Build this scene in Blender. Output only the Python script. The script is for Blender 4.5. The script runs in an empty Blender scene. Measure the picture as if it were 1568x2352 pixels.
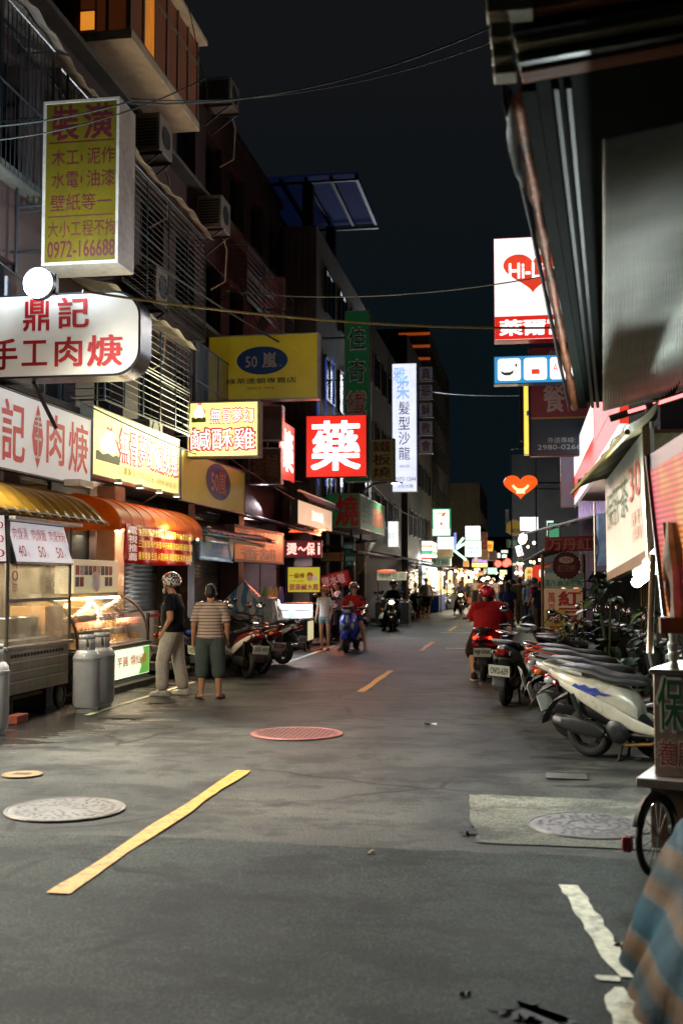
import bpy, math, random
from math import sin, cos, tan, pi, radians as R, sqrt, atan
from mathutils import Vector, Matrix
random.seed(11)
scene = bpy.context.scene
# ------------------------------------------------------------------ camera
FD, CXD, CYD, VXD, VYD, CAMH = 2559.0, 784.0, 1176.0, 1204.2, 1330.9, 1.68
PITCH = math.atan((VYD-CYD)/FD)
YAW = math.atan((VXD-CXD)/FD*cos(PITCH))
cam_d = bpy.data.cameras.new('camera'); cam = bpy.data.objects.new('camera', cam_d)
scene.collection.objects.link(cam); scene.camera = cam
cam_d.sensor_fit = 'HORIZONTAL'; cam_d.sensor_width = 24.0; cam_d.lens = FD/1568.0*24.0
cam.location = (0, 0, CAMH); cam.rotation_euler = (pi/2+PITCH, 0, YAW)
cam_d.clip_start = 0.05; cam_d.clip_end = 2000
cam_d.dof.use_dof = True; cam_d.dof.focus_distance = 14.5; cam_d.dof.aperture_fstop = 2.2
# ------------------------------------------------------------------ night sky, exposure
world = bpy.data.worlds.new('World'); scene.world = world; world.use_nodes = True
wn = world.node_tree.nodes; wl = world.node_tree.links
bg = wn['Background']
tc = wn.new('ShaderNodeTexCoord'); sp = wn.new('ShaderNodeSeparateXYZ'); rp = wn.new('ShaderNodeValToRGB')
wl.new(tc.outputs['Generated'], sp.inputs[0]); wl.new(sp.outputs['Z'], rp.inputs[0])
rp.color_ramp.elements[0].position = 0.0; rp.color_ramp.elements[0].color = (0.0028, 0.0060, 0.0082, 1)
rp.color_ramp.elements[1].position = 0.48; rp.color_ramp.elements[1].color = (0.0070, 0.0072, 0.0080, 1)
e_ = rp.color_ramp.elements.new(0.2); e_.color = (0.0026, 0.0058, 0.0076, 1)
wl.new(rp.outputs[0], bg.inputs[0]); bg.inputs[1].default_value = 1.0
vs = scene.view_settings; vs.view_transform = 'Standard'; vs.look = 'None'; vs.gamma = 1.0; vs.exposure = 0.0
scene.render.engine = 'CYCLES'
cy = scene.cycles
cy.use_denoising = True; cy.use_adaptive_sampling = True; cy.adaptive_threshold = 0.02
cy.max_bounces = 6; cy.diffuse_bounces = 3; cy.glossy_bounces = 3; cy.transmission_bounces = 5; cy.transparent_max_bounces = 12
cy.sample_clamp_indirect = 4.0; cy.caustics_reflective = False; cy.caustics_refractive = False
cy.use_light_tree = True; cy.time_limit = 840

def lamp(kind, loc, power, color, size=0.3, size_y=None, aim=None, spot=None, name='lamp_light', parent=None, blend=0.6):
    d = bpy.data.lights.new(name, kind); d.energy = power; d.color = color
    if kind == 'AREA':
        d.size = size
        if size_y: d.shape = 'RECTANGLE'; d.size_y = size_y
    else: d.shadow_soft_size = size
    if kind == 'SPOT': d.spot_size = spot or R(120); d.spot_blend = blend
    o = bpy.data.objects.new(name, d); scene.collection.objects.link(o); o.location = loc
    if aim is not None:
        o.rotation_euler = (Vector(aim)-Vector(loc)).to_track_quat('-Z', 'Y').to_euler()
    if parent is not None:
        o.parent = parent; 
    return o

# ------------------------------------------------------------------ pixel of the photograph (1568 wide) -> point in the place
_f = Vector((-sin(YAW)*cos(PITCH), cos(YAW)*cos(PITCH), sin(PITCH))); _r = Vector((cos(YAW), sin(YAW), 0)); _u = _r.cross(_f)
def ray(x, y): return _f + _r*((x-CXD)/FD) + _u*((CYD-y)/FD)
def at(x, y, Y): d = ray(x, y); k = Y/d.y; return Vector((d.x*k, Y, CAMH+d.z*k))
def onX(x, y, X): d = ray(x, y); k = X/d.x; return Vector((X, d.y*k, CAMH+d.z*k))
def gnd(x, y, z=0.0): d = ray(x, y); k = (z-CAMH)/d.z; return Vector((d.x*k, d.y*k, z))

# ------------------------------------------------------------------ materials
def lin(h):
    h = h.lstrip('#'); o = []
    if len(h) == 3: h = ''.join(c*2 for c in h)
    for i in (0, 2, 4):
        v = int(h[i:i+2], 16)/255; o.append(v/12.92 if v <= .04045 else ((v+.055)/1.055)**2.4)
    return tuple(o)
MATS = {}
def mat(name, col='#808080', rough=.5, metal=0, var=.18, scale=9, bump=0.0, bscale=60, emit=0, ecol=None, dirt=0.0, coat=0, stretch=None, spec=.5, transl=0.0):
    if name in MATS: return MATS[name]
    m = bpy.data.materials.new(name); m.use_nodes = True; nt = m.node_tree; n = nt.nodes; l = nt.links
    b = n['Principled BSDF']; c = lin(col) if isinstance(col, str) else col
    t = n.new('ShaderNodeTexCoord'); src = t.outputs['Object']
    if stretch:
        mp = n.new('ShaderNodeMapping'); mp.inputs['Scale'].default_value = stretch; l.new(src, mp.inputs[0]); src = mp.outputs[0]
    if var > 0:
        nz = n.new('ShaderNodeTexNoise'); nz.inputs['Scale'].default_value = scale; nz.inputs['Detail'].default_value = 5; nz.inputs['Roughness'].default_value = .62
        l.new(src, nz.inputs[0])
        r = n.new('ShaderNodeValToRGB'); r.color_ramp.elements[0].position = .32; r.color_ramp.elements[1].position = .68
        lo = [max(0, x*(1-var)) for x in c]; hi = [min(1, x*(1+var*.8)) for x in c]
        r.color_ramp.elements[0].color = (*lo, 1); r.color_ramp.elements[1].color = (*hi, 1)
        l.new(nz.outputs[0], r.inputs[0]); out = r.outputs[0]
        if dirt > 0:
            n2 = n.new('ShaderNodeTexNoise'); n2.inputs['Scale'].default_value = scale*.35; n2.inputs['Detail'].default_value = 8; n2.inputs['Roughness'].default_value = .7
            l.new(src, n2.inputs[0]); r2 = n.new('ShaderNodeValToRGB'); r2.color_ramp.elements[0].position = .5; r2.color_ramp.elements[1].position = .7
            r2.color_ramp.elements[0].color = (0, 0, 0, 1); r2.color_ramp.elements[1].color = (dirt, dirt, dirt, 1)
            l.new(n2.outputs[0], r2.inputs[0]); mx = n.new('ShaderNodeMixRGB'); l.new(r2.outputs[0], mx.inputs[0]); l.new(out, mx.inputs[1])
            mx.inputs[2].default_value = (.035, .028, .02, 1); out = mx.outputs[0]
        l.new(out, b.inputs['Base Color'])
        rr = n.new('ShaderNodeMapRange'); rr.inputs['To Min'].default_value = max(.03, rough-.1); rr.inputs['To Max'].default_value = min(1, rough+.12)
        l.new(nz.outputs[0], rr.inputs[0]); l.new(rr.outputs[0], b.inputs['Roughness'])
    else:
        b.inputs['Base Color'].default_value = (*c, 1); b.inputs['Roughness'].default_value = rough
    b.inputs['Metallic'].default_value = metal; b.inputs['Coat Weight'].default_value = coat; b.inputs['Specular IOR Level'].default_value = spec
    if bump > 0:
        n3 = n.new('ShaderNodeTexNoise'); n3.inputs['Scale'].default_value = bscale; n3.inputs['Detail'].default_value = 4; l.new(src, n3.inputs[0])
        bp = n.new('ShaderNodeBump'); bp.inputs['Strength'].default_value = bump; bp.inputs['Distance'].default_value = .02
        l.new(n3.outputs[0], bp.inputs['Height']); l.new(bp.outputs[0], b.inputs['Normal'])
    if emit > 0:
        ec = lin(ecol) if isinstance(ecol, str) else (ecol or c)
        b.inputs['Emission Color'].default_value = (*ec, 1)
        # soft uneven glow, for lit faces and for unlit boards or cloth brightened by it
        w = n.new('ShaderNodeTexNoise'); w.inputs['Scale'].default_value = 1.6; l.new(t.outputs['Object'], w.inputs[0])
        m2 = n.new('ShaderNodeMapRange'); m2.inputs['To Min'].default_value = emit*.8; m2.inputs['To Max'].default_value = emit*1.2
        l.new(w.outputs[0], m2.inputs[0]); l.new(m2.outputs[0], b.inputs['Emission Strength'])
    if transl > 0:
        tr = n.new('ShaderNodeBsdfTranslucent'); tr.inputs[0].default_value = (*c, 1)
        if var > 0: l.new(out, tr.inputs[0])
        ms = n.new('ShaderNodeMixShader'); ms.inputs[0].default_value = transl; l.new(b.outputs[0], ms.inputs[1]); l.new(tr.outputs[0], ms.inputs[2]); l.new(ms.outputs[0], n['Material Output'].inputs[0])
    MATS[name] = m; return m
def glass(name, tint=(1, 1, 1), rough=.02, alpha=.12, fog=(.8, .8, .78)):
    if name in MATS: return MATS[name]
    m = bpy.data.materials.new(name); m.use_nodes = True; n = m.node_tree.nodes; l = m.node_tree.links
    n.remove(n['Principled BSDF']); tr = n.new('ShaderNodeBsdfTransparent'); tr.inputs[0].default_value = (*tint, 1)
    gl = n.new('ShaderNodeBsdfGlossy'); gl.inputs['Roughness'].default_value = rough
    df = n.new('ShaderNodeBsdfTranslucent'); df.inputs[0].default_value = (*fog, 1)
    nz = n.new('ShaderNodeTexNoise'); nz.inputs['Scale'].default_value = 2.2; nz.inputs['Detail'].default_value = 6
    t = n.new('ShaderNodeTexCoord'); l.new(t.outputs['Object'], nz.inputs[0])
    mr = n.new('ShaderNodeMapRange'); mr.inputs['From Min'].default_value = .35; mr.inputs['From Max'].default_value = .7; mr.inputs['To Min'].default_value = alpha*.3; mr.inputs['To Max'].default_value = alpha*1.8
    l.new(nz.outputs[0], mr.inputs[0])
    m1 = n.new('ShaderNodeMixShader'); l.new(mr.outputs[0], m1.inputs[0]); l.new(tr.outputs[0], m1.inputs[1]); l.new(df.outputs[0], m1.inputs[2])
    lw = n.new('ShaderNodeLayerWeight'); pw_ = n.new('ShaderNodeMath'); pw_.operation = 'POWER'; pw_.inputs[1].default_value = 5; l.new(lw.outputs['Facing'], pw_.inputs[0]); ma_ = n.new('ShaderNodeMath'); ma_.operation = 'MULTIPLY_ADD'; ma_.inputs[1].default_value = .85; ma_.inputs[2].default_value = .035; l.new(pw_.outputs[0], ma_.inputs[0]); m2 = n.new('ShaderNodeMixShader'); l.new(ma_.outputs[0], m2.inputs[0]); l.new(m1.outputs[0], m2.inputs[1]); l.new(gl.outputs[0], m2.inputs[2])
    l.new(m2.outputs[0], n['Material Output'].inputs[0]); MATS[name] = m; return m

# ------------------------------------------------------------------ mesh collector
tmp_scene = bpy.data.scenes.new('tmp_eval')
class MB:
    def __init__(s): s.v = []; s.f = []
    def add(s, vs, fs, M=None):
        k = len(s.v); s.v += [tuple(M @ Vector(p)) if M is not None else tuple(p) for p in vs]; s.f += [tuple(i+k for i in f) for f in fs]; return s
    def box(s, x0, x1, y0, y1, z0, z1, M=None):
        return s.add([(x0,y0,z0),(x1,y0,z0),(x1,y1,z0),(x0,y1,z0),(x0,y0,z1),(x1,y0,z1),(x1,y1,z1),(x0,y1,z1)],
              [(0,3,2,1),(4,5,6,7),(0,1,5,4),(1,2,6,5),(2,3,7,6),(3,0,4,7)], M)
    def beam(s, p, q, w, h, up=(0,0,1)):
        p = Vector(p); q = Vector(q); d = (q-p).normalized(); u = Vector(up)
        if abs(d.dot(u)) > .98: u = Vector((1,0,0))
        r = d.cross(u).normalized(); u = r.cross(d); a = r*w/2; b = u*h/2
        vs = [p-a-b, p+a-b, p+a+b, p-a+b, q-a-b, q+a-b, q+a+b, q-a+b]
        return s.add(vs, [(0,3,2,1),(4,5,6,7),(0,1,5,4),(1,2,6,5),(2,3,7,6),(3,0,4,7)])
    def tube(s, pts, r, n=8, caps=True, flat=None):
        pts = [Vector(p) for p in pts]; rs = r if isinstance(r, (list, tuple)) else [r]*len(pts); rings = []
        ref = Vector((0,0,1)); 
        d0 = (pts[-1]-pts[0]); 
        if d0.length > 0 and abs(d0.normalized().dot(ref)) > .9: ref = Vector((1,0,0))
        vs = []
        for i, p in enumerate(pts):
            a = pts[max(0,i-1)]; b = pts[min(len(pts)-1,i+1)]; d = (b-a)
            d = d.normalized() if d.length > 1e-9 else Vector((0,0,1))
            x = d.cross(ref); x = x.normalized() if x.length > 1e-6 else Vector((1,0,0)); y = x.cross(d)
            for k in range(n):
                an = 2*pi*k/n; vs.append(p + x*cos(an)*rs[i] + y*sin(an)*rs[i]*(flat or 1))
        fs = [(i*n+k, i*n+(k+1)%n, (i+1)*n+(k+1)%n, (i+1)*n+k) for i in range(len(pts)-1) for k in range(n)]
        if caps: fs += [tuple(range(n))[::-1], tuple(range((len(pts)-1)*n, len(pts)*n))]
        return s.add(vs, fs)
    def lathe(s, prof, n=20, M=None, caps=False):
        vs = []; fs = []
        for r, z in prof: vs += [(r*cos(2*pi*k/n), r*sin(2*pi*k/n), z) for k in range(n)]
        for i in range(len(prof)-1): fs += [(i*n+k, i*n+(k+1)%n, (i+1)*n+(k+1)%n, (i+1)*n+k) for k in range(n)]
        if caps: fs += [tuple(range(n))[::-1], tuple(range((len(prof)-1)*n, len(prof)*n))]
        return s.add(vs, fs, M)
    def ell(s, c, rx, ry, rz, n=12, m=8, M=None):
        vs = [(c[0], c[1], c[2]-rz)]; fs = []
        for i in range(1, m):
            a = -pi/2+pi*i/m
            vs += [(c[0]+rx*cos(a)*cos(2*pi*k/n), c[1]+ry*cos(a)*sin(2*pi*k/n), c[2]+rz*sin(a)) for k in range(n)]
        vs.append((c[0], c[1], c[2]+rz)); L = len(vs)-1
        fs += [(0, 1+(k+1)%n, 1+k) for k in range(n)]
        for i in range(m-2): fs += [(1+i*n+k, 1+i*n+(k+1)%n, 1+(i+1)*n+(k+1)%n, 1+(i+1)*n+k) for k in range(n)]
        fs += [(L, 1+(m-2)*n+k, 1+(m-2)*n+(k+1)%n) for k in range(n)]
        return s.add(vs, fs, M)
    def loft(s, rings, caps=True, closed=True):
        n = len(rings[0]); vs = [p for r in rings for p in r]
        kk = n if closed else n-1
        fs = [(i*n+k, i*n+(k+1)%n, (i+1)*n+(k+1)%n, (i+1)*n+k) for i in range(len(rings)-1) for k in range(kk)]
        if caps: fs += [tuple(range(n))[::-1], tuple(range((len(rings)-1)*n, len(rings)*n))]
        return s.add(vs, fs)
    def prism(s, poly, y0, y1, M=None):     # polygon in x,z extruded along y
        n = len(poly); vs = [(x, y0, z) for x, z in poly]+[(x, y1, z) for x, z in poly]
        fs = [tuple(range(n)), tuple(range(n, 2*n))[::-1]]+[(i, i+n, (i+1)%n+n, (i+1)%n) for i in range(n)]
        return s.add(vs, fs, M)
    def sheet(s, fn, nu, nv, thick=None):   # fn(u,v) -> point, u,v in 0..1
        vs = [fn(i/nu, j/nv) for j in range(nv+1) for i in range(nu+1)]; w = nu+1
        fs = [(j*w+i, j*w+i+1, (j+1)*w+i+1, (j+1)*w+i) for j in range(nv) for i in range(nu)]
        return s.add(vs, fs)
    def build(s, name, m, parent=None, smooth=True, bevel=0, solid=0, ang=38):
        me = bpy.data.meshes.new(name); me.from_pydata(s.v, [], s.f); me.update()
        o = bpy.data.objects.new(name, me); scene.collection.objects.link(o)
        if m is not None: me.materials.append(m)
        if smooth:
            me.shade_smooth(); me.set_sharp_from_angle(angle=R(ang))
        if solid:
            md = o.modifiers.new('thickness', 'SOLIDIFY'); md.thickness = solid; md.offset = 0
        if bevel:
            md = o.modifiers.new('bevel', 'BEVEL'); md.width = bevel; md.segments = 2; md.limit_method = 'ANGLE'; md.angle_limit = R(40)
        if parent is not None: o.parent = parent
        return o
LABELS = {}
def tag(o, label=None, cat=None, group=None, kind=None):
    if label: o['label'] = label
    if cat: o['category'] = cat
    if group: o['group'] = group
    if kind: o['kind'] = kind
    return o
def thing(name, label, cat, loc=(0,0,0), rz=0, group=None):
    o = bpy.data.objects.new(name, None); o.empty_display_size = .1; scene.collection.objects.link(o)
    o.location = loc; o.rotation_euler = (0, 0, rz); return tag(o, label, cat, group)
def structure(mb, name, m, **k):
    o = mb.build(name, m, **k); o['kind'] = 'structure'; return o
def copy_tree(o, parent=None):
    c = o.copy(); scene.collection.objects.link(c)
    if parent is not None: c.parent = parent
    for ch in list(o.children): copy_tree(ch, c)
    return c
# ------------------------------------------------------------------ lettering
_TX = {}
def glyphs(s):
    k = s
    if k not in _TX:
        cu = bpy.data.curves.new('lettering_curve', 'FONT'); cu.body = s; cu.offset = 0; cu.resolution_u = 2
        o = bpy.data.objects.new('lettering_curve', cu); tmp_scene.collection.objects.link(o)
        vl = tmp_scene.view_layers[0]; vl.update(); dg = vl.depsgraph
        me = bpy.data.meshes.new_from_object(o.evaluated_get(dg))
        vs = [(p.co.x, p.co.y) for p in me.vertices]; fs = [tuple(f.vertices) for f in me.polygons]
        bpy.data.objects.remove(o); bpy.data.meshes.remove(me); bpy.data.curves.remove(cu)
        x0 = min(p[0] for p in vs); x1 = max(p[0] for p in vs); y0 = min(p[1] for p in vs); y1 = max(p[1] for p in vs)
        _TX[k] = ([((a-x0)/max(x1-x0, .02), (b-y0)/max(y1-y0, .02)) for a, b in vs], fs)
    return _TX[k]
def put_text(mb, s, x0, z0, x1, z1, y, bold=0.0, shear=0.0, vertical=False):
    if vertical:
        ch = list(s); h = (z1-z0)/len(ch)
        for i, c in enumerate(ch): put_text(mb, c, x0, z1-(i+.93)*h, x1, z1-(i+.07)*h, y, bold, shear)
        return
    vs, fs = glyphs(s); H = z1-z0; W = (x1-x0)/max(1, len(s.replace(' ', '')))
    e = bold*.72; off = [(0, 0)] if e < .011 else [(0, 0), (-e, -e*.6), (e, e*.6), (-e, e*.6), (e, -e*.6)]
    if e > .035: off += [(e, 0), (-e, 0), (0, e*.7), (0, -e*.7)]
    for i, (dx, dz) in enumerate(off):     # heavier strokes: the same outline laid a hair apart
        mb.add([(x0+(x1-x0)*a+shear*(b-.5)*H+dx*W, y-.00015*i, z0+H*b+dz*H) for a, b in vs], fs)
# ================================================================== THE STREET
def ground_mat(name, lo, hi, rough, damp, seed, wet=False):
    m = bpy.data.materials.new(name); m.use_nodes = True; nt = m.node_tree; n = nt.nodes; l = nt.links; b = n['Principled BSDF']
    t = n.new('ShaderNodeTexCoord'); mp = n.new('ShaderNodeMapping'); mp.inputs['Location'].default_value = (seed, seed*.7, 0); l.new(t.outputs['Object'], mp.inputs[0])
    def noise(sc, det, ro, stretch=None):
        z = n.new('ShaderNodeTexNoise'); z.inputs['Scale'].default_value = sc; z.inputs['Detail'].default_value = det; z.inputs['Roughness'].default_value = ro
        if stretch:
            q = n.new('ShaderNodeMapping'); q.inputs['Scale'].default_value = stretch; l.new(mp.outputs[0], q.inputs[0]); l.new(q.outputs[0], z.inputs[0])
        else: l.new(mp.outputs[0], z.inputs[0])
        return z.outputs[0]
    def ramp(src, p0, p1, c0, c1):
        r = n.new('ShaderNodeValToRGB'); r.color_ramp.elements[0].position = p0; r.color_ramp.elements[1].position = p1
        r.color_ramp.elements[0].color = (*c0, 1); r.color_ramp.elements[1].color = (*c1, 1); l.new(src, r.inputs[0]); return r.outputs[0]
    def mixc(f, a, c, typ='MIX'):
        x = n.new('ShaderNodeMixRGB'); x.blend_type = typ
        for s_, v in ((x.inputs[0], f), (x.inputs[1], a), (x.inputs[2], c)):
            if isinstance(v, bpy.types.NodeSocket): l.new(v, s_)
            elif isinstance(v, tuple): s_.default_value = (*v, 1)
            else: s_.default_value = v
        return x.outputs[0]
    base = ramp(noise(.55, 9, .68), .36, .64, lo, hi)
    grain = ramp(noise(60, 4, .75), .40, .62, (.50,)*3, (1.5,)*3)
    c = mixc(1.0, base, grain, 'MULTIPLY')
    speck = ramp(noise(120, 2, .5), .64, .70, (0,)*3, (.55,)*3); c = mixc(speck, c, (.30, .28, .25))
    vo = n.new('ShaderNodeTexVoronoi'); vo.feature = 'DISTANCE_TO_EDGE'; vo.inputs['Scale'].default_value = .42; wp = n.new('ShaderNodeMixRGB'); wp.inputs[0].default_value = .22; l.new(mp.outputs[0], wp.inputs[1]); nv = n.new('ShaderNodeTexNoise'); nv.inputs['Scale'].default_value = 2.2; nv.inputs['Detail'].default_value = 6; l.new(mp.outputs[0], nv.inputs[0]); l.new(nv.outputs['Color'], wp.inputs[2]); l.new(wp.outputs[0], vo.inputs[0])
    ck = mixc(1.0, ramp(vo.outputs['Distance'], .004, .010, (1,)*3, (0,)*3), ramp(noise(.5, 3, .5), .50, .58, (0,)*3, (.75,)*3), 'MULTIPLY'); c = mixc(ck, c, (.012,.012,.012))
    bl = ramp(noise(1.9, 9, .70, (.85, 1.2, 1)), .50, .57, (1,)*3, (.58,.58,.60)); c = mixc(1.0, c, bl, 'MULTIPLY'); b3 = ramp(noise(.28, 4, .6), .42, .62, (.72,.74,.74), (1.12,1.08,1.02)); c = mixc(1.0, c, b3, 'MULTIPLY')
    dampf = ramp(noise(.8, 6, .7, (.8, 2.0, 1)), damp-.06, damp-.01, (0,)*3, (1,)*3)
    c = mixc(dampf, c, mixc(1.0, c, (.45, .45, .47), 'MULTIPLY'))
    rr = n.new('ShaderNodeMapRange'); rr.inputs['To Min'].default_value = rough; rr.inputs['To Max'].default_value = rough-.08
    l.new(dampf, rr.inputs[0]); ro = rr.outputs[0]
    if wet:      # water spilt along the gutter in front of the food carts
        sx = n.new('ShaderNodeSeparateXYZ'); l.new(t.outputs['Object'], sx.inputs[0])
        def band(src, a0, a1):
            q = n.new('ShaderNodeMapRange'); q.inputs['From Min'].default_value = a0; q.inputs['From Max'].default_value = a1; q.inputs['To Min'].default_value = 0; q.inputs['To Max'].default_value = 1; l.new(src, q.inputs[0]); return q.outputs[0]
        def mul(a, c_):
            q = n.new('ShaderNodeMath'); q.operation = 'MULTIPLY'; l.new(a, q.inputs[0]); l.new(c_, q.inputs[1]); return q.outputs[0]
        reg = mul(mul(band(sx.outputs[0], -4.0, -5.3), band(sx.outputs[1], 9.5, 12.0)), band(sx.outputs[1], 19, 15.5))
        ad = n.new('ShaderNodeMath'); ad.operation = 'MULTIPLY_ADD'; ad.inputs[1].default_value = .42; l.new(reg, ad.inputs[0]); l.new(noise(1.1, 7, .7, (.55, 1.9, 1)), ad.inputs[2])
        wf = ramp(ad.outputs[0], .70, .78, (0,)*3, (1,)*3); c = mixc(wf, c, mixc(1.0, c, (.28, .28, .28), 'MULTIPLY'))
        r3 = n.new('ShaderNodeMixRGB'); l.new(wf, r3.inputs[0]); l.new(ro, r3.inputs[1]); r3.inputs[2].default_value = (.07,.07,.07,1); ro = r3.outputs[0]
        sv = n.new('ShaderNodeMapRange'); sv.inputs['To Min'].default_value = .10; sv.inputs['To Max'].default_value = .5; l.new(wf, sv.inputs[0]); l.new(sv.outputs[0], b.inputs['Specular IOR Level'])
    else: b.inputs['Specular IOR Level'].default_value = .12
    l.new(c, b.inputs['Base Color']); l.new(ro, b.inputs['Roughness'])
    bp = n.new('ShaderNodeBump'); bp.inputs['Strength'].default_value = .55; bp.inputs['Distance'].default_value = .012; l.new(noise(110, 3, .7), bp.inputs['Height']); l.new(bp.outputs[0], b.inputs['Normal'])
    return m
M_road = ground_mat('old_asphalt', (.045, .046, .043), (.104, .105, .098), .62, .60, 3, True)
M_road2 = ground_mat('dark_asphalt', (.024, .031, .029), (.062, .073, .068), .75, .66, 9)
M_pave = ground_mat('pavement_concrete', (.10, .09, .08), (.17, .155, .135), .6, .52, 5)
M_patch = ground_mat('concrete_patch', (.11, .107, .09), (.20, .195, .165), .7, .62, 2)
structure(MB().add([(-120,-30,0),(120,-30,0),(120,420,0),(-120,420,0)], [(0,1,2,3)]), 'road', M_road, smooth=False)
def blob(pts, z, jit=.02, n=6, seed=1):
    rn = random.Random(seed); out = []
    for i, a in enumerate(pts):
        b = pts[(i+1) % len(pts)]
        for k in range(n):
            t = k/n; out.append((a[0]+(b[0]-a[0])*t+rn.uniform(-jit, jit), a[1]+(b[1]-a[1])*t+rn.uniform(-jit, jit), z))
    return MB().add(out, [tuple(range(len(out)))])
structure(blob([(-9,-8),(3,-8),(3,6.95),(0.2,7.0),(-2,7.06),(-9,7.12)], .004, .025, 14, 4), 'resurfaced_road', M_road2, smooth=False)
structure(blob([(-.33,7.25),(1.6,7.2),(1.6,8.75),(-.45,8.85)], .008, .015, 10, 6), 'concrete_patch', M_patch, smooth=False)
structure(MB().box(-30, -5.95, 14.6, 160, 0, .09), 'pavement_left', M_pave, bevel=.01)
structure(MB().box(2.0, 30, 12.2, 160, 0, .09), 'pavement_right', M_pave, bevel=.01)
# painted markings
M_yel = mat('yellow_road_paint', '#d89a32', .65, var=.25, scale=34, bump=.4, dirt=.85)
M_wht = mat('worn_white_paint', '#c9c7ae', .6, var=.25, scale=22, bump=.4, dirt=.9)
def dash(x0, y0, x1, y1, w, wig, m, name='yellow_road_line', seed=0, z=.008):
    rn = random.Random(seed); vs = []; N = 22
    for i in range(N+1):
        t = i/N; ox = wig*(sin(t*9.5+seed)*.6+sin(t*4.1+1)*.7)*sin(pi*min(1, t*1.1)); y = y0+(y1-y0)*t
        ww = w/2*(1+.15*sin(t*13+seed)); vs += [(x0+(x1-x0)*t+ox-ww+rn.uniform(-.004,.004), y, z), (x0+(x1-x0)*t+ox+ww+rn.uniform(-.004,.004), y, z)]
    structure(MB().add(vs, [(2*i, 2*i+1, 2*i+3, 2*i+2) for i in range(N)]), name, m, smooth=False)
dash(-2.47, 5.72, -2.44, 9.6, .12, .022, M_yel, seed=2, z=.012)
for i, y in enumerate((16.55, 26.1, 36.3, 46.5, 57, 68)): dash(-2.43, y, -2.43, y+3.9, .11, .01, M_yel, seed=i)
def worn(name, pts, z, seed):
    rn = random.Random(seed); vs = []
    L = []; Rr = []
    for (x, y, w) in pts: L.append((x-w/2+rn.uniform(-.012,.008), y, z)); Rr.append((x+w/2+rn.uniform(-.01,.012), y, z))
    vs = L+Rr[::-1]; structure(MB().add(vs, [tuple(range(len(vs)))]), name, M_wht, smooth=False)
worn('white_road_line', [(.225+.010*i, 6.33-.078*i, .105 if i < 17 else .06) for i in range(19)], .010, 4)
worn('white_road_line', [(.36+.004*i, 4.80-.05*i, .03+.115*min(1, i/3)) for i in range(13)], .010, 6)
worn('white_road_line', [(.325, 4.93, .07), (.33, 4.905, .09), (.34, 4.87, .08)], .010, 8)
worn('edge_road_line', [(-5.35+.0*i, 13.2+.35*i, .08) for i in range(14)], .006, 9)
worn('edge_road_line', [(-4.75, 21.5+.5*i, .09) for i in range(14)], .006, 12)
worn('cross_road_line', [(-2.1+.12*i, 25.9+.0*i, .10) for i in range(3)], .006, 10)
def crossline(y0, x0, x1, w): structure(MB().add([(x0,y0,.007),(x1,y0,.007),(x1,y0+w,.007),(x0,y0+w,.007)], [(0,1,2,3)]), 'cross_road_line', M_wht, smooth=False)
crossline(27.2, -1.9, -.55, .22); crossline(35.2, -2.6, -.8, .2)
# wet areas
M_wet = mat('damp_stain', (.012,.012,.012), .55, var=.5, scale=5, spec=.12)
for k, (pts, sd) in enumerate([([(-5.05,14.5),(-4.8,14.6),(-4.7,14.75),(-4.95,14.95),(-5.15,14.8)], 3), ([(-5.1,12.85),(-4.6,12.95),(-4.5,13.15),(-4.95,13.25)], 5), ([(-.13,4.50),(-.02,4.55),(.08,4.50),(.16,4.40),(.10,4.33),(.03,4.40),(-.06,4.42)], 8), ([(-.36,7.4),(-.34,7.6),(-.39,7.8),(-.44,7.5)], 9)]):
    structure(blob(pts, .013, .05, 6, sd), 'puddle', M_wet, smooth=False)

# manhole covers
M_iron = mat('manhole_iron', '#5d5650', .40, .5, var=.25, scale=30, bump=.25)
M_irond = mat('manhole_groove', '#1c1a18', .5, .3)
M_ironp = mat('manhole_red_iron', '#a3605a', .5, .4, var=.25, scale=30, bump=.25)
def manhole(name, label, loc, r, kind, m):
    t = thing(name, label, 'manhole cover', (loc[0], loc[1], .010))
    MB().lathe([(0.001, .006), (r*.93, .006), (r*.94, .002), (r*.965, .002), (r*.97, .006), (r, .006), (r*1.01, 0)], 48).build('cover', m, t)
    g = MB(); rn = random.Random(int(r*1000)+kind)
    if kind == 0:      # cast relief of small bars in rings
        for q in range(5):
            rad = r*(.18+.155*q); cnt = int(7+q*7)
            for k in range(cnt):
                if rn.random() < .18: continue
                a = 2*pi*k/cnt+rn.uniform(-.05,.05); an = a+rn.choice((0, pi/2, .8)); L = r*rn.uniform(.04,.085); w = r*.024
                c, s_ = cos(an), sin(an); x, y = rad*cos(a), rad*sin(a)
                g.add([(x-c*L+s_*w, y-s_*L-c*w, .0085), (x+c*L+s_*w, y+s_*L-c*w, .0085), (x+c*L-s_*w, y+s_*L+c*w, .0085), (x-c*L-s_*w, y-s_*L+c*w, .0085)], [(0,1,2,3)])
    elif kind == 1:    # chequer grid
        for i in range(-8, 9):
            for j in range(-8, 9):
                x, y = i*r*.105, j*r*.105
                if x*x+y*y < (r*.86)**2: g.add([(x-r*.036,y-r*.036,.0085),(x+r*.036,y-r*.036,.0085),(x+r*.036,y+r*.036,.0085),(x-r*.036,y+r*.036,.0085)], [(0,1,2,3)])
    else:
        for k in range(5): g.box(-r*.4+k*r*.18, -r*.3+k*r*.18, -r*.25, r*.25, .0083, .0087)
    g.build('relief', M_irond, t, smooth=False)
manhole('manhole_cover', 'round grey cast manhole cover left of the yellow dash in the foreground', gnd(150,1862), .43, 0, M_iron)
manhole('manhole_cover', 'round pinkish chequered manhole cover in the middle of the road', gnd(681,1687), .50, 1, M_ironp)
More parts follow.
